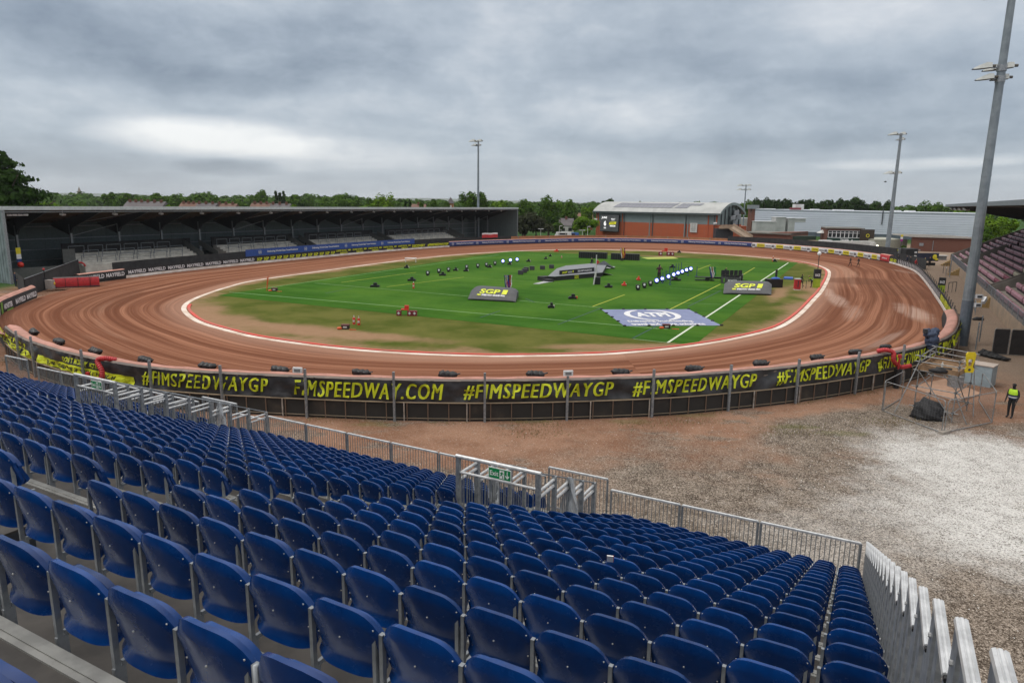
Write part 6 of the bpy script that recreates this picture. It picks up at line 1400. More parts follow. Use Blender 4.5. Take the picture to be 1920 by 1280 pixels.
for s in (QL-6, QL-15, QL-24, QL-33): mb = MB(); mb.box(Q(s, .9, ZT-.75), (.9, .5, .22), rz=.4, rx=.4); mb.build('roof_lamp', lampw, rs)
mb = MB(); qbox(mb, QL-38, QL-2, 13.4, 13.7, 0, 8.2); mb.build('rear_wall', steeld, rs)
# things before the right stand
for i, (px, py, h) in enumerate(((1777, 548, 1.25), (1768, 512, 1.5))):
    q = P(px, py); mb = MB(); mb.tube(q, q+up*h, .04); mb.tube(q+Vector((1.5, .8, 0)), q+Vector((1.5, .8, h)), .04); mb.bar(q+up*h, q+Vector((1.5, .8, h)), .07); mb.tube(q+Vector((.75, .4, 0)), q+Vector((.75, .4, h)), .03); tag(mb.build('hurdle_barrier', steeld), 'thin dark hurdle outside the right fence, %s one' % ('nearer', 'farther')[i], 'barrier')
q = P(1780, 520); mb = MB(); mb.tube(q, q+up*3.2, .07); tag(mb.build('pole', galv), 'plain grey pole standing on the paving outside the far right fence', 'post')
# ================================================================= FAR RIGHT PADDOCK
def pbox(px0, px1, ytop, Y, depth, label, name, cat, m, z0=0., Y1=None, parts=None, ytop1=None, group=None, rz=None):
    Y1 = Y if Y1 is None else Y1; a = PY(px0, ytop, Y); b_ = PY(px1, ytop if ytop1 is None else ytop1, Y1); d = Vector((b_.x-a.x, b_.y-a.y, 0)).normalized(); n = Vector((-d.y, d.x, 0))*depth
    rt = empty(name, (a.x, a.y, z0), label, cat, group); mb = MB(); A, B = Vector((a.x, a.y, z0)), Vector((b_.x, b_.y, z0))
    mb.add([A, B, B+n, A+n, A+up*(a.z-z0), B+up*(b_.z-z0), B+n+up*(b_.z-z0), A+n+up*(a.z-z0)], [(0, 1, 5, 4), (1, 2, 6, 5), (2, 3, 7, 6), (3, 0, 4, 7), (4, 5, 6, 7)]); mb.build(parts or 'wall', m, rt)
    return rt, A, B, d, n, a.z, b_.z
def brickm(name, c1, c2, mortar, sc_=1.):
    m = bpy.data.materials.new(name); m.use_nodes = True; t = m.node_tree; b = t.nodes['Principled BSDF']; b.inputs['Roughness'].default_value = .9; pos = wpos(t); s = sep(t, pos)
    br = t.nodes.new('ShaderNodeTexBrick'); br.inputs['Color1'].default_value = (*c1, 1); br.inputs['Color2'].default_value = (*c2, 1); br.inputs['Mortar'].default_value = (*mortar, 1); br.inputs['Scale'].default_value = 3.*sc_; br.inputs['Mortar Size'].default_value = .015
    t.links.new(comb(t, mth(t, 'ADD', s[0], s[1]), s[2], 0.), br.inputs['Vector']); c = mixc(t, mth(t, 'MULTIPLY', noi(t, pos, .4, 5, .6), .5), br.outputs[0], c2); t.links.new(c, b.inputs['Base Color']); return m
brick = brickm('red brick', (.42, .095, .035), (.35, .075, .03), (.30, .11, .06)); brickd = brickm('brown brick', (.12, .042, .028), (.15, .06, .04), (.12, .065, .05))
bkroof = mat('grey felt roof', (.17, .16, .145), .85, c2=(.12, .115, .10), scale=.3, coord='World')
# arched hall
H0, H1 = PY(1117, 440, 231.), PY(1344, 450, 201.); H0.z = H1.z = 0; hd = (H1-H0).normalized(); hn = Vector((-hd.y, hd.x, 0)); HL = (H1-H0).length; HW = 15.; ZE = 7.9; ZA = 3.15
def HP(t, w, z): return H0+hd*t+hn*w+up*z
hall = empty('brick_hall', H0, 'red brick sports hall with arched grey roof carrying solar panels', 'building')
def hbox(mb, t0, t1, w0, w1, z0, z1):
    mb.add([HP(t, w, z) for t in (t0, t1) for w in (w0, w1) for z in (z0, z1)], [(0, 1, 3, 2), (4, 6, 7, 5), (0, 4, 5, 1), (2, 3, 7, 6), (0, 2, 6, 4), (1, 5, 7, 3)])
ZM = 5.0
mb = MB(); hbox(mb, 0, HL, 0, HW, 0, ZM); mb.build('brick_wall', brick, hall)
gclad = mat('grey panel cladding', (.19, .235, .24), .5, c2=(.165, .205, .21), scale=.5)
mb = MB(); hbox(mb, .1, HL-.1, .1, HW-.1, ZM, ZE); mb.build('upper_cladding', gclad, hall)
bays = [0, .235, .515, .79, .86, 1.0]
for f in (.005, .02, .24, .475, .50, .755, .78, .93, .99):
    mb = MB(); hbox(mb, HL*f-.16, HL*f+.16, -.12, .02, 0, ZE); mb.build('pilaster', gclad if f in (.475, .5, .755, .78) else brick, hall)
for f in (.258, .50, .765, .975): mb = MB(); mb.tube(HP(HL*f, -.2, 0), HP(HL*f, -.2, ZE), .09); mb.build('drainpipe', steeld, hall)
def arc(w): t_ = (w+.8)/(HW+1.6); return ZE+.35+ZA*math.sin(math.pi*t_)**.8
mb = MB(); n = 22; rows = []
for t_ in (-.9, HL+.9): rows.append([HP(t_, -.8+(HW+1.6)*i/n, arc(-.8+(HW+1.6)*i/n)) for i in range(n+1)])
mb.grid(rows); r2 = [[p-up*.30 for p in r] for r in rows]; mb.grid(r2[::-1]); [mb.grid([rows[i], r2[i]]) for i in (0, 1)]
mb.build('arched_roof', mat('pale standing seam roof', (.38, .39, .38), .55, c2=(.30, .31, .305), scale=.35, coord='World'), hall, smooth=True)
mb = MB(); mb.box((0, 0, 0), (0, 0, 0)) if False else None; hbox(mb, -.9, HL+.9, -1.0, -.6, ZE-.15, ZE+.38); mb.build('eaves', mat('dark green grey eaves', (.07, .09, .095), .5), hall)
mb = MB()
for i in range(n):
    w0, w1 = -.8+(HW+1.6)*i/n, -.8+(HW+1.6)*(i+1)/n; mb.add([HP(HL+.95, w0, arc(w0)+.05), HP(HL+.95, w1, arc(w1)+.05), HP(HL+.95, w1, arc(w1)-.75), HP(HL+.95, w0, arc(w0)-.75)], [(0, 1, 2, 3)])
mb.build('gable_rim', gclad, hall)
mb = MB(); mb.add([HP(HL-.15, .3, ZE)]+[HP(HL-.15, .3+(HW-.6)*i/n, arc(.3+(HW-.6)*i/n)-.3) for i in range(n+1)]+[HP(HL-.15, HW-.3, ZE)], [tuple(range(n+3))]); mb.build('gable_wall', gclad, hall)
for i in range(6): w = HW*(.12+.15*i); mb = MB(); hbox(mb, HL+.0, HL+.2, w-.12, w+.12, 3.5, min(arc(w)-.4, 99)); mb.build('gable_rib', steeld, hall)
for k, (w, z, r_) in enumerate(((8.5, 8.5, 1.1), (6.5, 7.0, .8), (10., 7.2, .9), (8., 5.6, .9))): mb = MB(); mb.box(HP(HL+1.2, w, z), (1.4, 1.4, r_*1.3)); mb.tube(HP(HL+.3, w, z), HP(HL+1.6, w+1, z+.5), .4); mb.build('plant_unit', galv, hall)
solar = mat('solar glass', (.10, .11, .15), .22, c2=(.13, .14, .18), scale=2, spec=.8)
for rowi, (w0, w1) in enumerate(((1.0, 2.6), (2.75, 4.3))):
    mb_n = 20
    for i in range(mb_n):
        f0 = .125+.63*i/mb_n*.985 if i < 15 else .125+.63*i/mb_n*.985+.02
        if i > 17 and rowi == 0: continue
        t0, t1 = HL*f0+.05, HL*(f0+.63/mb_n*.985)-.05; t0 += rowi*.6; t1 += rowi*.6; t0 *= 1.07; t1 *= 1.07
        mb = MB(); mb.add([HP(t0+q_*.4, w, arc(w)+.12) for w, q_ in ((w0, 0), (w1, 1))]+[HP(t1+q_*.4, w, arc(w)+.12) for w, q_ in ((w1, 1), (w0, 0))], [(0, 1, 2, 3)]); mb.build('solar_panel', solar, hall)
# screen on the hall
sc0, sc1 = HP(HL*.055, -.8, 1.9), HP(HL*.222, -.8, 1.9); rt = empty('video_screen', sc0, 'large dark video screen reading June 6 on the brick hall wall', 'screen')
mb = MB(); mb.bar(sc0+up*2.6, sc1+up*2.6, .5, 5.5); mb.build('cabinet', blackp, rt)
scr = mat('lit screen grey', (.050, .052, .056), .4, c2=(.075, .077, .08), scale=.6, emit=.35); F = quadfn(sc0+up*.05, sc1+up*.05, sc1+up*5.2, sc0+up*5.2, -hn*.28); mb = MB(); mb.add([F(0, 0), F(1, 0), F(1, 1), F(0, 1)], [(0, 1, 2, 3)]); mb.build('display', scr, rt)
F = quadfn(sc0+up*.05, sc1+up*.05, sc1+up*5.2, sc0+up*5.2, -hn*.33); swh = mat('lit white letters', (.9, .9, .9), .5, emit=.7); syl = mat('lit yellow letters', (.65, .62, .02), .5, emit=.5)
mb = MB(); put_text(mb, 'JUNE', lambda x, y: F(.08+.30*x, .74+.16*y), bold=.04, shear=.15); put_text(mb, '6', lambda x, y: F(.21+.13*x, .32+.32*y), bold=.05); put_text(mb, '2026', lambda x, y: F(.21+.13*x, .15+.09*y), bold=.04); put_text(mb, 'SPEEDWAY', lambda x, y: F(.60+.22*x, .74+.05*y), bold=.04); put_text(mb, 'GRAND PRIX', lambda x, y: F(.63+.16*x, .66+.05*y), bold=.04); mb.add([F(x, y) for x, y in ((.55, .28), (.84, .28), (.84, .37), (.55, .37))], [(0, 1, 2, 3)]); mb.build('white_lettering', swh, rt)
mb = MB(); mb.add([F(x, y) for x, y in ((.50, .40), (.86, .43), (.89, .59), (.53, .56))], [(0, 1, 2, 3)]); mb.build('yellow_panel', syl, rt); F = quadfn(sc0+up*.05, sc1+up*.05, sc1+up*5.2, sc0+up*5.2, -hn*.36); mb = MB(); put_text(mb, 'ROUND 2', lambda x, y: F(.57+.26*x, .46+.07*y), bold=.04); put_text(mb, 'MANCHESTER', lambda x, y: F(.59+.22*x, .30+.05*y), bold=.03); mb.build('dark_lettering', lettd, rt)
a = HP(HL*.80, -.25, 2.6); b_ = HP(HL*.853, -.25, 2.6); rt = empty('wall_sign', a, 'white square sign with round emblems on the brick hall wall', 'sign'); F = quadfn(a, b_, b_+up*2.75, a+up*2.75); mb = MB(); mb.bar((a)+up*1.37, (b_)+up*1.37, .1, 2.75); mb.build('board', offw, rt); F = quadfn(a, b_, b_+up*2.75, a+up*2.75, -hn*.08); mb = MB(); put_text(mb, 'SPEEDWAY', lambda x, y: F(.15+.7*x, .30+.1*y), bold=.04); put_text(mb, 'CENTRE', lambda x, y: F(.25+.5*x, .14+.09*y), bold=.03)
for cx0, cy0 in ((.33, .55), (.67, .55), (.33, .82), (.67, .82)):
    for i in range(10): t0, t1 = i*.628, (i+.8)*.628; mb.add([F(cx0+r_*math.cos(t), cy0+r_*math.sin(t)) for t, r_ in ((t0, .07), (t1, .07), (t1, .11), (t0, .11))], [(0, 1, 2, 3)])
mb.build('print', mat('grey print', (.25, .25, .25), .6), rt)
for px, lb in ((1117, 'left'), (1338, 'right')):
    q = HP(0.2 if lb == 'left' else HL-.6, -.5, 5.4); mb = MB(); mb.box(q, (.9, .5, .5), rx=.4); tag(mb.build('wall_floodlight', lampw), 'white floodlight fixed on the %s end of the brick hall' % lb, 'floodlight')
# timber fence behind the far bend
wm = mat('orange timber boards', (.36, .16, .075), .85, c2=(.29, .125, .06), scale=.6, coord='World'); rt = empty('timber_fence', PY(1150, 445, 205), 'long orange brown timber fence behind the far bend', 'fence')
a, b_ = PY(968, 444, 199.), PY(1350, 451, 197.); 
sA_, sB_ = sfar(1352, 1), sfar(964, 1)
pts = [RING.at(sA_+(sB_-sA_)*i/24, 5.5, 0) for i in range(25)]
for i, (a, b_) in enumerate(zip(pts, pts[1:])):
    mb = MB(); mb.bar(a+up*.95, b_+up*.95, .06, 1.9); mb.build('board_panel', wm, rt)
    if i % 2 == 0: mb = MB(); mb.box(a+up*.98+Vector((0, -.08, 0)), (.16, .12, 1.96)); mb.build('post', conc, rt)
# black wall right of it
sC_ = sfar(1640, 1); rt = empty('screen_wall', RING.at(sC_, 4, 0), 'long black cloth wall behind the yellow and white air fence', 'wall'); wall(sC_, sA_, 4.2, -.3, 2.35, blackm, rt, 'cloth', wav=.06); mb = MB(); s_ = sC_
while s_ < sA_: mb.tube(RING.at(s_, 4.3, 0), RING.at(s_, 4.3, 2.5), .05, n=5); s_ += 5
mb.build('post', steeld, rt)
rt = empty('screen_wall', RING.at(sfar(1668), 3, 0), 'low black cloth wall between the red air fence end and the paddock', 'wall'); wall(sfar(1700), sC_, 3., -.2, 1.6, blackm, rt, 'cloth')
# ---- warehouse
wh = mat('pale blue grey sheeting', (.60, .64, .72), .5, c2=(.56, .60, .68), scale=.15, coord='World')
rt, A, B, d, n_, za, zb_ = pbox(1415, 1848, 392.5, 262., 60, 'very large pale blue grey warehouse behind the paddock', 'warehouse', 'building', wh, Y1=222., ytop1=401.5)
L_ = (B-A).length
for k in range(9):
    mb = MB(); f = (k+1)/9.5; mb.bar(A+d*0-Vector(n_).normalized()*.06+up*(1.6+(za-1.6)*f), B-Vector(n_).normalized()*.06+up*(1.6+(zb_-1.6)*f), .08, .06); mb.build('sheet_seam', mat('seam', (.53, .57, .64), .5), rt)
nu_ = Vector(n_).normalized(); mb = MB(); mb.bar(A-nu_*.12+up*.75, B-nu_*.12+up*.75, .16, 1.6); mb.build('base_band', mat('dark base band', (.09, .115, .14), .6), rt)
mb = MB(); mb.bar(A-nu_*.1+up*(za+.02), B-nu_*.1+up*(zb_+.02), .25, .22); mb.build('parapet_trim', mat('pale trim', (.50, .54, .58), .5), rt)
for (x0, x1, y0, y1) in ((1428, 1459, 391, 394), (1573, 1607, 393, 395.5), (1530, 1542, 392, 394.5), (1685, 1697, 394.5, 397), (1710, 1724, 395, 397.5)):
    a = PY(x0, y0, 268); b_ = PY(x1, y0, 268); mb = MB(); mb.box(((a.x+b_.x)/2, 272, a.z-.35), (b_.x-a.x, 3, .7)); mb.build('roof_light', white, rt)
mb = MB(); a = PY(1505, 384, 262); mb.box((a.x, 266, a.z-1.0), (3.2, 3, 2.4)); mb.build('roof_plant', offw, rt); mb = MB(); a = PY(1498, 389.5, 262); mb.box((a.x-.5, 264, a.z-.5), (3.6, 2, 1.0)); mb.build('roof_plant', mat('dull red box', (.16, .02, .03), .6), rt)
a = PY(1651, 394, 240); b2 = PY(1651, 420, 240); f_ = (a.x-A.x)/(B.x-A.x); q = A.lerp(B, f_); mb = MB(); mb.tube(q-nu_*.3+up*4.8, q-nu_*.3+up*(za+1.0), .16); mb.build('flue_pipe', steeld, rt)
for (x0, x1, y0, lb, dp, Y) in ((1418, 1455, 415.5, 'low pale annexe box against the warehouse left end', 5, 236), (1455, 1474, 407.5, 'pale grey plant box against the warehouse, left of two', 4, 238), (1479, 1491, 409.5, 'narrow pale plant tower against the warehouse', 4, 238), (1491, 1511, 410, 'pale raised plant box on the warehouse wall', 3, 240)):
    r2, A2, B2, *_ = pbox(x0, x1, y0, Y, dp, lb, 'plant_box', 'plant box', mat('weathered off white', (.46, .47, .46), .7, c2=(.36, .37, .36), scale=.4), z0=0 if 'raised' not in lb else 5.2)
    mb = MB(); z = PY(x0, y0, Y).z; mb.box(((A2.x+B2.x)/2, A2.y+dp/2, z+.06), (B2.x-A2.x+.4, dp+.4, .14)); mb.build('lid', white, r2)
r2, A2, B2, *_ = pbox(1411, 1417, 385.5, 240, 4, 'brown brick shaft with grey box at the warehouse left corner', 'brick_shaft', 'tower', brickd); mb = MB(); mb.box((A2.x+.6, 241, PY(1414, 388, 240).z), (3.2, 3, 1.3)); mb.build('top_box', galv, r2)
pbox(1386, 1411, 409, 245, 8, 'white low building seen between the hall and the warehouse', 'low_building', 'building', offw)
r2, A2, B2, d2, n2, z2, z3 = pbox(1390, 1484, 437, 196, 14, 'low brown brick building with flat grey roof right of the hall', 'low_building', 'building', brickd, Y1=187, ytop1=436)
mb = MB(); mb.add([p+up*(z2+.02) for p in (A2-n2*.03, B2-n2*.03, B2+n2, A2+n2)]+[p+up*(z2+.35) for p in (A2-n2*.03, B2-n2*.03, B2+n2, A2+n2)], [(4, 5, 6, 7), (0, 1, 5, 4), (1, 2, 6, 5), (3, 0, 4, 7)]); mb.build('roof', bkroof, r2)
pbox(1352, 1400, 424, 215, 6, 'red brick link wall beyond the hall gable', 'brick_wall', 'wall', brick)
# external stair at the hall
rt = empty('external_stair', PY(1375, 440, 196), 'concrete external stair with landing at the right end of the brick hall', 'stair'); a, b_, c = PY(1348, 427, 196), PY(1372, 426.5, 195), PY(1408, 449, 188)
mb = MB(); mb.bar(a, b_, 2.4, .5); mb.bar(b_, c, 2.4, .6); mb.build('flight', wallc, rt); mb = MB(); mb.bar(b_+up*.8+Vector((0, -1.2, 0)), c+up*.8+Vector((0, -1.2, 0)), .1, .7); mb.bar(a+up*.5+Vector((0, -1.2, 0)), b_+up*.5+Vector((0, -1.2, 0)), .1, .6); mb.build('balustrade', wallc, rt); mb = MB(); mb.box(((a.x+b_.x)/2, a.y+1, a.z/2), (5, 2, a.z-.4)); mb.build('shade_block', steeld, rt)  # solid dark block paints in the shade of the void under the landing
# club building with windows
r2, A2, B2, d2, n2, z2, z3 = pbox(1552, 1618, 428.5, 186, 9, 'brown brick clubhouse with a row of white framed windows', 'clubhouse', 'building', brickd, Y1=184, ytop1=430); nn = n2.normalized()
mb = MB(); mb.add([p+up*(z2+.0) for p in (A2-nn*.5-d2*.4, B2-nn*.5+d2*.4, B2+n2, A2+n2)]+[p+up*(z2+.28) for p in (A2-nn*.5-d2*.4, B2-nn*.5+d2*.4, B2+n2, A2+n2)], [(4, 5, 6, 7), (0, 1, 5, 4), (1, 2, 6, 5), (3, 0, 4, 7), (3, 2, 1, 0)]); mb.build('roof', bkroof, r2)
LL2 = (B2-A2).length
glassd = mat('dark window glass', (.025, .03, .035), .12, spec=.8)
for i in range(8):
    f0, f1 = .03+.118*i, .03+.118*i+.108; a, b_ = A2+d2*LL2*f0-nn*.06, A2+d2*LL2*f1-nn*.06; zw0, zw1 = z2-2.35, z2-.55
    mb = MB()
    for zz_ in (zw0, zw0+1.25, zw1): mb.bar(a+up*zz_, b_+up*zz_, .08, .14)
    mb.bar(a+up*zw0, a+up*zw1, .16, .08); mb.bar(b_+up*zw0, b_+up*zw1, .16, .08); fr = mb.build('window', white, r2); mb = MB(); mb.bar(a+up*(zw0+zw1)/2+nn*.04, b_+up*(zw0+zw1)/2+nn*.04, .04, 1.7); mb.build('pane', glassd, fr)
mb = MB(); mb.bar(A2-nn*.1+up*(z2-2.95), B2-nn*.1+up*(z2-2.95), .1, 1.05); mb.build('green_fascia', mat('bottle green', (.01, .04, .03), .5), r2); F = quadfn(A2-nn*.2+up*(z2-3.4), B2-nn*.2+up*(z2-3.4), B2-nn*.2+up*(z2-2.5), A2-nn*.2+up*(z2-2.5)); mb = MB(); put_text(mb, 'TIGER', lambda x, y: F(.38+.26*x, .15+.7*y), bold=.05); put_text(mb, 'A', lambda x, y: F(.70+.04*x, .15+.7*y), bold=.05); mb.build('white_lettering', lettw, r2)
q = PY(1627, 442, 183); rt = empty('yellow_ring_sign', (q.x, q.y, 0), 'small yellow ring sign on a dark board beside the clubhouse', 'sign'); mb = MB(); mb.box((q.x, q.y+.4, q.z-.6), (3.6, .5, 4.4)); mb.build('board', mat('dark brown board', (.05, .035, .025), .8), rt); mb = MB()
for i in range(14): t0, t1 = i*2*math.pi/14, (i+1)*2*math.pi/14; mb.tube(q+Vector((math.cos(t0)*.4, 0, math.sin(t0)*.4)), q+Vector((math.cos(t1)*.4, 0, math.sin(t1)*.4)), .10, n=5)
mb.build('yellow_ring', yw, rt)
for (px0, px1, y0, Y, lb) in ((1540, 1553, 431, 190, 'left'), (1618, 1642, 432, 190, 'right')):
    a = PY(px0, y0, Y); b_ = PY(px1, y0, Y); rt = empty('marquee', ((a.x+b_.x)/2, Y, 0), 'pale peaked canopy on the %s of the clubhouse' % lb, 'canopy'); mb = MB(); w = (b_.x-a.x); cx0 = (a.x+b_.x)/2; mb.add([(a.x, Y, a.z-.9), (b_.x, Y, a.z-.9), (b_.x, Y+3, a.z-.9), (a.x, Y+3, a.z-.9), (cx0, Y+1.5, a.z)], [(0, 1, 4), (1, 2, 4), (2, 3, 4), (3, 0, 4)]); mb.build('canopy', offw, rt); mb = MB(); [mb.tube((x, y, 0), (x, y, a.z-.9), .08, n=5) for x in (a.x, b_.x) for y in (Y, Y+3)]; mb.build('frame', steeld, rt)
for (x0, x1, y0, Y, dp, m_, lb, nm) in ((1478, 1530, 443, 188, 3, mat('dark green planter', (.015, .035, .02), .8), 'dark green hedge like screen left of the clubhouse', 'green_screen'), (1538, 1640, 452.5, 176, 2, offw, 'long white trestle counter in front of the clubhouse', 'counter'), (1640, 1702, 449, 180, 12, mat('pale low roof', (.34, .34, .28), .8), 'low building with pale roof between clubhouse and brown brick block', 'low_building'), (1484, 1540, 452, 182, 4, wallc, 'low sandy wall left of the clubhouse', 'low_wall'), (1540, 1561, 450.5, 172, 1.6, white, 'small white table tent before the clubhouse', 'table'), (1637, 1643, 455, 170, 1.5, offw, 'white post box beside the mast', 'box')):
    pbox(x0, x1, y0, Y, dp, lb, nm, nm.replace('_', ' '), m_)
q = PY(1645, 461, 168); mb = MB(); mb.ball(q, .30, 8, 6); mb.tube((q.x, q.y, 0), q-up*.3, .05); tag(mb.build('globe_lamp', [mat('lit globe', (.9, .85, .7), .4, emit=1.5)]), 'small lit globe lamp left of the second floodlight mast', 'lamp')
# brown brick block
r2, A2, B2, d2, n2, z2, z3 = pbox(1711, 1822, 444, 172, 12, 'brown brick block with pale roof edge behind the right fence', 'brick_block', 'building', brickd, Y1=166, ytop1=447); nn = n2.normalized()
mb = MB(); sh_ = -d2*4.5; mb.add([p+up*z2 for p in (A2-nn*.3, B2-nn*.3, B2+n2+sh_, A2+n2+sh_)]+[p+up*(z2+.3) for p in (A2-nn*.3, B2-nn*.3, B2+n2+sh_, A2+n2+sh_)], [(4, 5, 6, 7), (0, 1, 5, 4), (1, 2, 6, 5), (3, 0, 4, 7), (2, 3, 7, 6)]); mb.build('roof', bkroof, r2); mb = MB(); mb.bar(A2-nn*.35+up*(z2+.12), B2-nn*.35+up*(z2+.12), .1, .35); mb.bar(A2-nn*.3+up*(z2+.12), A2+n2+sh_+up*(z2+.12), .1, .35); mb.build('roof_edge', mat('pale roof edge', (.42, .40, .37), .6), r2)
for f, z_, s_ in ((.17, z2-1.8, .7), (.15, z2-3.2, .3)): a = A2+d2*((B2-A2).length*f)-nn*.08+up*z_; mb = MB(); mb.box(a, (s_*1.3, .15, s_), rz=L2(A2, B2)); mb.build('wall_vent', galv, r2)
a = A2+d2*((B2-A2).length*.37)-nn*.1; mb = MB(); mb.tube(a+up*.2, a+up*(z2-.8), .08); mb.build('drainpipe', galv, r2)
# paddock clutter
for (x0, x1, y0, Y, dp, m_, lb, nm) in ((1700, 1722, 466.5, 141, 3, black, 'tall black panelled stall with small white signs', 'panel_stall'), (1686, 1699, 465.5, 143, .3, meshw, 'grey mesh gate left of the black stall', 'mesh_gate'), (1722, 1761, 474.5, 139, .3, mat('dark navy screen', (.012, .018, .045), .7), 'dark navy screen with a yellow figure right of the black stall', 'screen_panel'), (1712, 1754, 492.5, 128, .3, black, 'low black barrier below the navy screen', 'low_barrier'), (1664, 1686, 466, 146, .3, steeld, 'dark stall with yellow strip behind the right fence start', 'stall')):
    r2, A2, B2, d2, n2, z2, z3 = pbox(x0, x1, y0, Y, dp, lb, nm, 'screen', m_)
    nn = n2.normalized()
    if nm == 'panel_stall': mb = MB(); [mb.box(B2-d2*.5-nn*.1+up*(z2-.7-.75*k), (.5, .05, .35)) for k in range(3)]; mb.build('small_sign', white, r2)
    if nm == 'screen_panel': mb = MB(); c = A2+d2*((B2-A2).length*.8)-nn*.1+up*(z2*.55); mb.ball(c, .45, 8, 6, (1, .15, 1.1)); mb.ball(c+Vector((.4, 0, -.5)), .3, 8, 6, (1.3, .15, .7)); mb.build('yellow_figure', yw, r2)
    if nm == 'stall': mb = MB(); mb.bar(A2-nn*.1+up*(z2-.3), B2-nn*.1+up*(z2-.3), .05, .25); mb.build('yellow_strip', yell, r2)
for i, (px, py, tp_) in enumerate(((1683, 489, clothk), (1700, 490, clothn), (1706, 492, clothk), (1733, 494, hivis), (1742, 493, clothk), (1716, 497, red))):
    q = P(px, py+7); person(Vector((q.x, q.y, 0)), R(40*i), 'person standing behind the right fence by the black stall, %s from the left' % ORD[i if i < 3 else (i if i != 5 else 3)] if i != 3 else 'person in yellow vest behind the low black barrier', 1.8, 'stand', top=tp_)
q = P(1745, 487); rt = empty('trestle_table', q, 'long white covered trestle table below the navy screen', 'table'); mb = MB(); mb.box(q+up*.9, (6.5, 1.1, .1)); mb.build('table_top', offw, rt); mb = MB(); mb.box(q+Vector((0, .1, .45)), (6.2, .7, .85)); mb.build('skirt', mat('grey skirt', (.2, .2, .2), .7), rt)
q = P(1687, 478); rt = empty('lamp_sign', q, 'small post with yellow white and pink light sign behind the fence', 'sign'); mb = MB(); mb.tube(q, q+up*3.6, .06); mb.build('pole', steeld, rt)
for m_, z_ in ((yw, 4.3), (white, 3.8), (mat('magenta print', (.35, .02, .25), .6), 3.3)): mb = MB(); mb.box(q+up*z_, (.45, .2, .45)); mb.build('panel', m_, rt)
# ================================================================= TREES
rt_ = random.Random(11)
def leafmat(name, c1, c2, c3):
    m = bpy.data.materials.new(name); m.use_nodes = True; t = m.node_tree; b = t.nodes['Principled BSDF']; b.inputs['Roughness'].default_value = .75; b.inputs['Specular IOR Level'].default_value = .04
    tc_ = t.nodes.new('ShaderNodeTexCoord').outputs['Object']; oi = t.nodes.new('ShaderNodeObjectInfo')
    f = mrange(t, noi(t, tc_, .35, 6, .75), .36, .64); c = mixc(t, f, c1, c2); c = mixc(t, mth(t, 'MULTIPLY', oi.outputs['Random'], .55), c, c3)
    t.links.new(c, b.inputs['Base Color']); b.inputs['Subsurface Weight'].default_value = 0.
    tr = t.nodes.new('ShaderNodeBsdfTranslucent'); t.links.new(c, tr.inputs[0]); ms = t.nodes.new('ShaderNodeMixShader'); ms.inputs[0].default_value = .22; t.links.new(b.outputs[0], ms.inputs[1]); t.links.new(tr.outputs[0], ms.inputs[2]); t.links.new(ms.outputs[0], t.nodes['Material Output'].inputs[0]); return m
lf = leafmat('broadleaf foliage', (.030, .070, .008), (.080, .150, .016), (.055, .105, .012)); lfb = leafmat('bright foliage', (.065, .135, .010), (.145, .24, .020), (.10, .19, .015)); lfd = leafmat('dark foliage', (.012, .030, .006), (.034, .072, .010), (.024, .052, .010)); lfg = leafmat('grey brown foliage', (.022, .030, .014), (.050, .060, .028), (.04, .045, .022))
bark = mat('bark', (.07, .05, .035), .9)
def crown(nleaf, size, kind='round', seed=0, h=1., w=1.):
    """leaf clumps through a crown of unit height (z 0..1) and unit half width"""
    r = random.Random(seed); vs = []; fs = []
    lobes = []
    if kind == 'round':
        for i in range(11): a = r.uniform(0, 6.28); rad = r.uniform(.0, .62); z = r.uniform(.22, .80); s = r.uniform(.26, .44)*(1.1-.5*abs(z-.5)); lobes.append((math.cos(a)*rad, math.sin(a)*rad, z, s))
        lobes.append((0, 0, .55, .52))
    elif kind == 'poplar':
        for i in range(10): z = .12+.08*i; lobes.append((r.uniform(-.25, .25), r.uniform(-.25, .25), z, (.55 if z < .7 else .38)*r.uniform(.8, 1.1)))
    else:
        for i in range(46): z = .03+.0205*i; a = r.uniform(0, 6.28); q_ = (1-z)**.75*.5*r.random(); lobes.append((math.cos(a)*q_, math.sin(a)*q_, z, ((1.-z)**.75*.55+.04)*r.uniform(.8, 1.15)))
    tot = sum(l[3]**2 for l in lobes)
    for (lx, ly, lz, ls_) in lobes:
        for i in range(int(nleaf*ls_**2/tot)):
            u_, v_ = r.uniform(-1, 1), r.uniform(0, 6.283); q_ = math.sqrt(1-u_*u_); rr_ = ls_*(r.random()**.28)*r.uniform(.85, 1.12)
            d = (q_*math.cos(v_), q_*math.sin(v_), u_); vz = .5 if kind == 'round' else (.16 if kind == 'poplar' else .16)
            c = Vector((lx+d[0]*rr_, ly+d[1]*rr_, lz+d[2]*rr_*vz*(1.))); s = size*r.uniform(.6, 1.5)
            n = Vector((d[0]+r.uniform(-.7, .7), d[1]+r.uniform(-.7, .7), d[2]+r.uniform(-.4, .9))).normalized(); t1 = n.cross(Vector((r.uniform(-1, 1), r.uniform(-1, 1), r.uniform(-1, 1)))).normalized(); t2 = n.cross(t1)
            o = len(vs); k = h
            for a_, b_ in ((-1, -.6), (.3, -1), (1, .4), (-.2, 1)): p = t1*a_*s+t2*b_*s; vs.append((c.x*w+p.x, c.y*w+p.y, c.z*h+p.z))
            fs.append((o, o+1, o+2, o+3))
    return vs, fs
_cr = {}
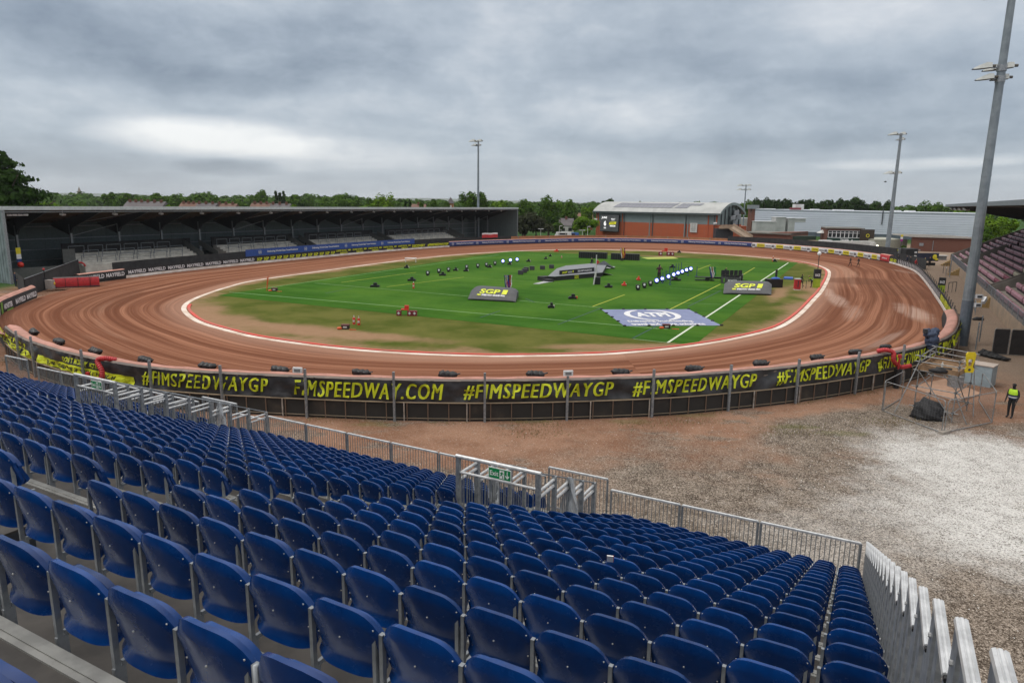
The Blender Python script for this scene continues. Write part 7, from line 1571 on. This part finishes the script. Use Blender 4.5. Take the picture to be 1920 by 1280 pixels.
def crownmesh(kind, res, W, Hh, leaf, m):
    key = (kind, res, round(W/Hh, 1) if False else rt_.randrange(4), m.name, round(Hh/4), round(W/3))
    if key in _cr: return _cr[key], key
    vs, fs = crown(res, leaf, kind, hash(key[:3]) % 1000 if False else len(_cr)+5, Hh, W); me = bpy.data.meshes.new('crown'); me.from_pydata(vs, [], fs); me.materials.append(m); _cr[key] = (me, W, Hh); return _cr[key], key
def tree(px, ytop, wpx, Y, label, kind='round', m=None, ybase=None, res=3200, leaf=None, group=None, name='tree', low=.10):
    m = m or lf; t_ = PY(px, ytop, Y); W = wpx*Y/1308/2; Hh = t_.z; leaf = leaf or max(.16, .0013*Y)
    (me, W0, H0_), _ = crownmesh(kind, res, W, Hh*(1-low), leaf, m)
    rt = empty(name, (t_.x, t_.y, 0), label, 'tree', group); o = bpy.data.objects.new('crown', me); COL.objects.link(o); o.parent = rt; o.location = (0, 0, Hh*low); o.scale = (W/W0, W/W0, Hh*(1-low)/H0_); o.rotation_euler = (0, 0, rt_.uniform(0, 6.28))
    mb = MB(); mb.tube((0, 0, 0), (0, 0, Hh*.55), .03*Hh, .015*Hh, n=7)
    for i in range(4): a = i*1.6+rt_.random(); mb.tube((0, 0, Hh*(.3+.07*i)), (math.cos(a)*W*.5, math.sin(a)*W*.5, Hh*(.55+.07*i)), .012*Hh, .005*Hh, n=5)
    mb.build('trunk', bark, rt, local=True)
    return rt
tree(-8, 277, 345, 112, 'huge dark conifer rising behind the left end of the covered stand', 'cone', lfd, res=24000, leaf=.26)
tree(92, 368, 62, 135, 'bright green bushy tree right of the huge conifer', 'round', lfb, res=3000)
sky_l = [(150, 372, 66, 300), (205, 357, 40, 330), (231, 355, 46, 320), (262, 366, 50, 330), (299, 354, 62, 310), (327, 360, 40, 340), (352, 366, 50, 350), (382, 361, 54, 350), (412, 364, 48, 360), (441, 367, 56, 370), (476, 359, 34, 360), (488, 353, 38, 355), (552, 360, 52, 360), (577, 366, 36, 365), (610, 366, 50, 330), (640, 360, 66, 300), (668, 368, 44, 320), (698, 366, 36, 330), (744, 374, 34, 330)]
for i, (px, yt, w, Y) in enumerate(sky_l): tree(px, yt, w, Y, 'leafy tree on the skyline above the left stand roof, %s from the left' % ORD[i], 'round', lf, res=2200, group='leafy trees above the left stand roof')
for i, (px, yt) in enumerate(((517, 352), (524, 355), (531, 353))): tree(px, yt, 11, 360, 'narrow dark poplar on the left skyline, %s of three' % ('left', 'middle', 'right')[i], 'poplar', lfd, res=900, group='three narrow poplars')
for i, (px, yt, w, Y, m_) in enumerate(((720, 355, 52, 210, lfb), (760, 373, 12, 260, lfd), (768, 371, 16, 250, lfd), (790, 375, 16, 260, lf), (812, 372, 26, 250, lf), (836, 376, 20, 250, lf), (548, 374, 26, 220, lfb), (180, 380, 30, 230, lfb), (236, 382, 24, 240, lfb), (312, 380, 20, 230, lfb), (690, 376, 40, 210, lfb))):
    tree(px, yt, w, Y, '%s green tree low above the stand roof, %s of its line' % ('bright' if m_ is lfb else 'small dark', ORD[i]), 'cone' if m_ is lfd else 'round', m_, res=1600, group='low trees just above the stand roof')
for (px, yt, w, Y, m_, lb, kd_) in ((882, 347, 52, 225, lf, 'tall tree directly left of the mast behind the stand', 'round'), (906, 353, 36, 228, lf, 'tree directly right of the mast behind the stand', 'round'), (938, 373, 46, 240, lfb, 'lower bright tree left of the stand right end', 'round'), (958, 376, 30, 240, lf, 'low tree at the right end of the stand roof', 'round'),
      (985, 362, 62, 224, lf, 'big tree right of the left stand end', 'round'), (1030, 366, 66, 222, lf, 'big tree second from the left stand end', 'round'), (1068, 369, 52, 260, lf, 'rounded tree behind the brown roofed houses', 'round'), (1006, 396, 74, 214, lfg, 'grey green bushy tree in front of the big trees', 'round'), (980, 402, 40, 212, lfg, 'grey brown tree beside the stand end', 'round'), (1103, 384, 34, 250, lfb, 'small bright tree left of the hall roof', 'round'), (1097, 402, 56, 222, lfb, 'bright bush like tree against the hall left end', 'round'), (1046, 416, 30, 216, lf, 'low tree in front of the brown roofed houses', 'round'), (1137, 364, 40, 262, lfd, 'dark conifer behind the left end of the hall roof', 'round'),
      (1190, 376, 16, 270, lf, 'small treetop above the hall roof, leftmost', 'round'), (1200, 375, 12, 270, lfd, 'tiny dark treetop above the hall roof', 'cone'), (1308, 373, 44, 270, lf, 'tree above the right half of the hall roof', 'round'), (1356, 374, 24, 262, lfb, 'bright treetop above the hall right end', 'round'), (1252, 379, 12, 280, lf, 'tiny treetop above the middle of the hall roof', 'round'),
      (1402, 374, 44, 300, lf, 'tree between hall gable and warehouse', 'round'), (1396, 392, 40, 270, lf, 'lower tree left of the warehouse corner', 'round'), (1606, 367, 56, 330, lfd, 'big round dark tree behind the warehouse middle', 'round'), (1638, 371, 44, 330, lfd, 'dark tree right of the big round one behind the warehouse', 'round'), (1668, 371, 40, 330, lfd, 'dark tree behind the second mast', 'round'), (1714, 383, 34, 300, lf, 'low tree behind the warehouse, left of the last group', 'round'), (1745, 376, 56, 290, lf, 'broad tree behind the warehouse right part', 'round'), (1772, 386, 34, 290, lf, 'low tree behind the warehouse near the right stand roof', 'round'), (1800, 388, 40, 285, lfb, 'bright low tree under the right stand roof tip', 'round'),
      (1862, 402, 50, 190, lfb, 'bright bushes seen below the right stand roof, left part', 'round'), (1890, 398, 50, 200, lfb, 'bright bushes seen below the right stand roof, right part', 'round'), (1845, 424, 40, 180, lf, 'low green bush at the right end of the warehouse', 'round'), (1696, 459, 14, 160, lf, 'tiny hedge left of the brown brick block', 'round')):
    tree(px, yt, w, Y, lb, kd_, m_, res=2600 if w > 30 else 900)
for i in range(9): tree(1424+i*19.5, 368+rt_.uniform(-1.5, 2), 36, 330, 'dark poplar in the row behind the warehouse, %s from the left' % ORD[i], 'round', lfd, res=2600, group='poplar row behind the warehouse', low=.02)
for i in range(9): tree(1434+i*20, 371+rt_.uniform(-1.5, 2), 34, 352, 'dark tree in the back line behind the warehouse poplars, %s from the left' % ORD[i], 'round', lfd, res=1600, group='back line of trees behind the warehouse', low=.02)
# far woodland as one mass
mv, mf = [], []; wr2 = random.Random(21)
for i in range(620):
    px = wr2.uniform(-80, 1960); Y = 430*math.exp(wr2.random()*1.45)
    x = (px-960)/1308*Y; Hh = wr2.uniform(9.5, 13.2)*(1.16 if px < 700 else .95)*(1+.12*noise.noise(Vector((px*.02, 0, 1)))); W = wr2.uniform(6, 11); lf_ = .0022*Y; o = len(mv)
    for j in range(230):
        u_ = wr2.uniform(-.5, 1); v_ = wr2.uniform(0, 6.283); q_ = math.sqrt(max(0, 1-u_*u_)); r_ = wr2.uniform(.8, 1.08); c = Vector((x+q_*math.cos(v_)*W*r_, Y+q_*math.sin(v_)*W*r_, Hh*(.5+.5*u_*r_)))
        n = Vector((math.cos(v_)*q_+wr2.uniform(-.6, .6), math.sin(v_)*q_+wr2.uniform(-.6, .6), u_+wr2.uniform(-.3, .8))).normalized(); t1 = n.cross(Vector((wr2.uniform(-1, 1), wr2.uniform(-1, 1), wr2.uniform(-1, 1)))).normalized(); t2 = n.cross(t1); k = len(mv); s = lf_*wr2.uniform(.6, 1.5)
        for a_, b_ in ((-1, -.6), (.3, -1), (1, .4), (-.2, 1)): mv.append(c+t1*a_*s+t2*b_*s)
        mf.append((k, k+1, k+2, k+3))
me = bpy.data.meshes.new('woodland'); me.from_pydata(mv, [], mf); me.materials.append(leafmat('woodland foliage', (.028, .068, .010), (.078, .145, .020), (.05, .10, .014))); o = bpy.data.objects.new('woodland', me); COL.objects.link(o); tag(o, 'far woodland filling the plain to the horizon', 'woodland', kind='stuff')
# hills
mb = MB(); rows = []
for i in range(81):
    px = -300+2600*i/80; Y = 7500.; x = (px-960)/1308*Y; hgt = 25+(40*math.exp(-((px-60)/260)**2))+32*math.exp(-((px-780)/170)**2)+18*noise.noise(Vector((px*.01, 0, 5))); rows.append([(x, Y-1500, 0), (x, Y, hgt*.8), (x, Y+900, hgt), (x, Y+3000, 0)])
mb.grid(rows); tag(mb.build('hills', mat('hill woodland', (.04, .065, .035), .9, c2=(.06, .085, .04), scale=.004, coord='World'), smooth=True, origin=(0, 6000, 0)), kind='structure')
# houses in the trees
tile = mat('slate roof', (.11, .10, .105), .8, c2=(.085, .075, .08), scale=.4, coord='World'); tiler = mat('brown tile roof', (.16, .085, .06), .85, c2=(.12, .07, .055), scale=.4, coord='World'); hb_ = mat('house brick', (.24, .09, .055), .9); rend = mat('white render', (.6, .6, .57), .8)
def house(px0, px1, yr, Y, label, roofm, wallm=hb_, nch=2, eav=None, group=None, dp=8.):
    yr += 1.5; a, b_ = PY(px0, yr, Y), PY(px1, yr, Y); zr = a.z; ze = max(2.5, zr-2.6); x0, x1 = a.x, b_.x; rt = empty('terraced_house', ((x0+x1)/2, Y, 0), label, 'house', group); mb = MB(); mb.box(((x0+x1)/2, Y+dp/2, ze/2), (x1-x0, dp, ze)); mb.build('wall', wallm, rt)
    mb = MB(); mb.add([(x0-.3, Y-.4, ze), (x1+.3, Y-.4, ze), (x1+.3, Y+dp/2, zr), (x0-.3, Y+dp/2, zr), (x0-.3, Y+dp+.4, ze), (x1+.3, Y+dp+.4, ze)], [(0, 1, 2, 3), (3, 2, 5, 4), (0, 3, 4), (1, 5, 2)]); rf = mb.build('roof', roofm, rt)
    for i in range(nch): x = x0+(x1-x0)*(i+.5)/nch; mb = MB(); mb.box((x, Y+dp/2-.6, zr+.1), (.8, .7, 1.2)); mb.build('chimney', brickd, rf)
    for i in range(max(2, int((x1-x0)/4))): x = x0+(x1-x0)*(i+.5)/max(2, int((x1-x0)/4)); mb = MB(); mb.box((x, Y-.03, ze-1.3), (1.3, .1, 1.2)); mb.build('window', glassd, rt)
for i, (p0, p1, yr, Y, rm) in enumerate(((229, 262, 375.5, 262, tile), (262, 300, 376, 262, tile), (332, 360, 378.5, 270, tiler), (360, 398, 379, 270, tile), (398, 436, 380, 272, tiler), (466, 500, 379, 268, tiler), (500, 538, 380, 268, tile))): house(p0, p1, yr, Y, 'terraced house roof with chimneys above the left stand roof, %s from the left' % ORD[i], rm, nch=3, group='terraced houses above the stand roof')
house(1050, 1076, 408, 250, 'brown roofed house left of the hall, front one', tile, rend, 1); house(1066, 1112, 398, 285, 'long brown roofed house left of the hall, higher one', tiler, hb_, 2); house(770, 795, 381, 262, 'brown roofed house beside the brick tower above the stand', tiler, hb_, 1)
q = PY(845, 372, 285); rt = empty('brick_tower', (q.x, q.y, 0), 'small brick tower with dark pointed roof above the stand roof', 'tower'); mb = MB(); mb.box((q.x, q.y, (q.z-2)/2), (2.4, 2.4, q.z-2)); mb.build('shaft', mat('orange brick', (.36, .16, .07), .9), rt); mb = MB(); mb.add([(q.x-1.5, q.y-1.5, q.z-2), (q.x+1.5, q.y-1.5, q.z-2), (q.x+1.5, q.y+1.5, q.z-2), (q.x-1.5, q.y+1.5, q.z-2), (q.x, q.y, q.z+.6)], [(0, 1, 4), (1, 2, 4), (2, 3, 4), (3, 0, 4)]); mb.build('roof', tile, rt); mb = MB(); mb.box((q.x, q.y-1.22, q.z-3.2), (.8, .1, .8)); mb.build('clock_face', white, rt)
q = PY(148, 352, 620); rt = empty('church_spire', (q.x, q.y, 0), 'thin distant church spire on the left skyline', 'church'); mb = MB(); mb.box((q.x, q.y, (q.z-5)/2), (3.4, 3.4, q.z-5)); mb.build('tower', conc, rt); mb = MB(); mb.tube((q.x, q.y, q.z-5), (q.x, q.y, q.z+1), 2.0, .05, n=8); mb.build('spire', conc, rt)
# car park lamps and van left of the hall
for i, (px, yt, tw) in enumerate(((1014, 429.5, 1), (1061, 427, 1), (1049, 424, 0), (1102, 425, 0), (1092, 432, 1))):
    q = PY(px, yt, 206); rt = empty('street_lamp', (q.x, q.y, 0), '%s car park lamp left of the hall, %s from the left' % ('twin headed' if tw else 'single headed', {1014: 'first', 1049: 'second', 1061: 'third', 1092: 'fourth', 1102: 'fifth'}[px]), 'street lamp'); mb = MB(); mb.tube((q.x, q.y, 0), q, .08, n=6); mb.build('pole', offw, rt)
    for s in ((-1, 1) if tw else (1,)): mb = MB(); mb.box(q+Vector((s*.45, 0, .05)), (.75, .4, .14)); mb.build('lamp_head', white, rt)
def car(q, L_, W_, H_, m_, label, rz=0., van=False):
    rt = empty('parked_van' if van else 'parked_car', q, label, 'van' if van else 'car', rz=rz); mb = MB(); prof = [(-L_/2, .3), (-L_/2, .8), (-L_*.42, H_*.58), (-L_*.22, H_) if not van else (-L_*.36, H_), (L_*.22, H_) if not van else (L_*.48, H_), (L_*.42 if not van else L_*.5, H_*.6), (L_/2, H_*.52), (L_/2, .3)]; n = len(prof)
    mb.add([(x, y, z) for y in (-W_/2, W_/2) for x, z in prof], [tuple(range(n-1, -1, -1)), tuple(range(n, 2*n))]+[(i, (i+1) % n, n+(i+1) % n, n+i) for i in range(n)]); mb.build('body', m_, rt, local=True); mb = MB()
    mb.box((0, 0, H_*.76), (L_*.5, W_+.02, H_*.26)); mb.build('windows', glassd, rt, local=True)
    for x in (-L_*.3, L_*.3):
        for y in (-W_/2, W_/2): mb = MB(); mb.tube((x, y-.1, .32), (x, y+.1, .32), .32, n=12); mb.build('wheel', blackp, rt, local=True)
q = PY(1055, 436, 209); car(Vector((q.x, 209, 0)), 5.2, 2., 2.1, white, 'white van parked behind the timber fence', 0, True)
q = PY(1071, 434, 211); car(Vector((q.x, 211, 0)), 4.6, 1.9, 1.9, mat('car blue', (.03, .12, .40), .35), 'blue van parked right of the white one behind the timber fence', 0, True)
# loose stones and weeds
sv, sf, smi = [], [], []; r = random.Random(5); cwh = P(1880, 900)
for i in range(26000):
    x = r.uniform(-6, 34); y = r.uniform(13, 33); w_ = math.exp(-((x-cwh.x)**2+(y-cwh.y)**2)/70.)
    if r.random() > .30+.7*w_: continue
    if y < 17.5-.5*x*0 and x < 7: continue
    s = r.uniform(.008, .024); a = r.uniform(0, 6.28); o = len(sv)
    for j in range(4): sv.append((x+s*math.cos(a+j*1.57)*r.uniform(.6, 1.3), y+s*math.sin(a+j*1.57)*r.uniform(.6, 1.3), 0.))
    sv.append((x, y, s*r.uniform(.5, 1.))); m_ = 0 if r.random() < .10+.75*w_ else (1 if r.random() < .6 else 2)
    for j in range(4): sf.append((o+j, o+(j+1) % 4, o+4)); smi.append(m_)
me = bpy.data.meshes.new('loose_stones'); me.from_pydata(sv, [], sf); [me.materials.append(q) for q in (mat('white chip', (.72, .70, .67), .8), mat('grey chip', (.30, .27, .24), .9), mat('brown chip', (.12, .085, .06), .9))]; me.polygons.foreach_set('material_index', smi); o = bpy.data.objects.new('loose_stones', me); COL.objects.link(o); tag(o, 'white grey and brown stone chips scattered on the ground', 'gravel', kind='stuff')
wv, wf = [], []
for i in range(5200):
    if i < 3600: s_ = r.uniform(SA+1, S1+2); q = RING.at(s_, .15+abs(r.gauss(0, .30)), 0)
    else: c = P(*r.choice([(1300, 790), (1500, 803), (1200, 796), (1660, 790), (1470, 812), (1000, 812), (1000, 795)])); q = c+Vector((r.gauss(0, .9), r.gauss(0, .35), 0))
    if noise.noise(Vector((q.x*.35, q.y*.35, 3))) < -.05 and i < 3600: continue
    h_ = r.uniform(.03, .13); a = r.uniform(0, 6.28); w_ = r.uniform(.008, .02); o = len(wv); wv += [(q.x-math.cos(a)*w_, q.y-math.sin(a)*w_, 0), (q.x+math.cos(a)*w_, q.y+math.sin(a)*w_, 0), (q.x+r.uniform(-.05, .05), q.y+r.uniform(-.05, .05), h_)]; wf.append((o, o+1, o+2))
me = bpy.data.meshes.new('weeds'); me.from_pydata(wv, [], wf); me.materials.append(mat('dry weeds', (.13, .13, .035), .9, c2=(.20, .13, .06), scale=.7)); o = bpy.data.objects.new('weeds', me); COL.objects.link(o); tag(o, 'dry weeds and litter growing along the near fence foot', 'weeds', kind='stuff')


q = PY(1660, 341, 70.); mb = MB(); mb.ball(q, .07, 8, 5, (2.2, .7, .7)); mb.add([q+Vector(v_) for v_ in ((-.05, 0, .02), (.06, 0, .02), (-.10, -.30, .12), (-.05, .02, .02), (.06, .02, .02), (-.12, .30, .05), (-.30, 0, .16), (.02, .05, .03), (-.08, -.03, .05))], [(0, 1, 2), (3, 5, 4), (6, 7, 8)]); tag(mb.build('bird', clothk), 'small dark bird flying left of the second floodlight mast', 'bird')
# ================================================================= HAZE
mb = MB(); mb.box((0, 2900, 48), (9000, 6400, 99)); mb2 = None
hm = bpy.data.materials.new('haze'); hm.use_nodes = True; t = hm.node_tree; t.nodes.clear(); vo = t.nodes.new('ShaderNodeVolumePrincipled'); vo.inputs['Color'].default_value = (.86, .90, .95, 1); vo.inputs['Density'].default_value = .00008; vo.inputs['Anisotropy'].default_value = .2
ou = t.nodes.new('ShaderNodeOutputMaterial'); t.links.new(vo.outputs[0], ou.inputs['Volume']); tag(mb.build('haze', hm), kind='stuff')
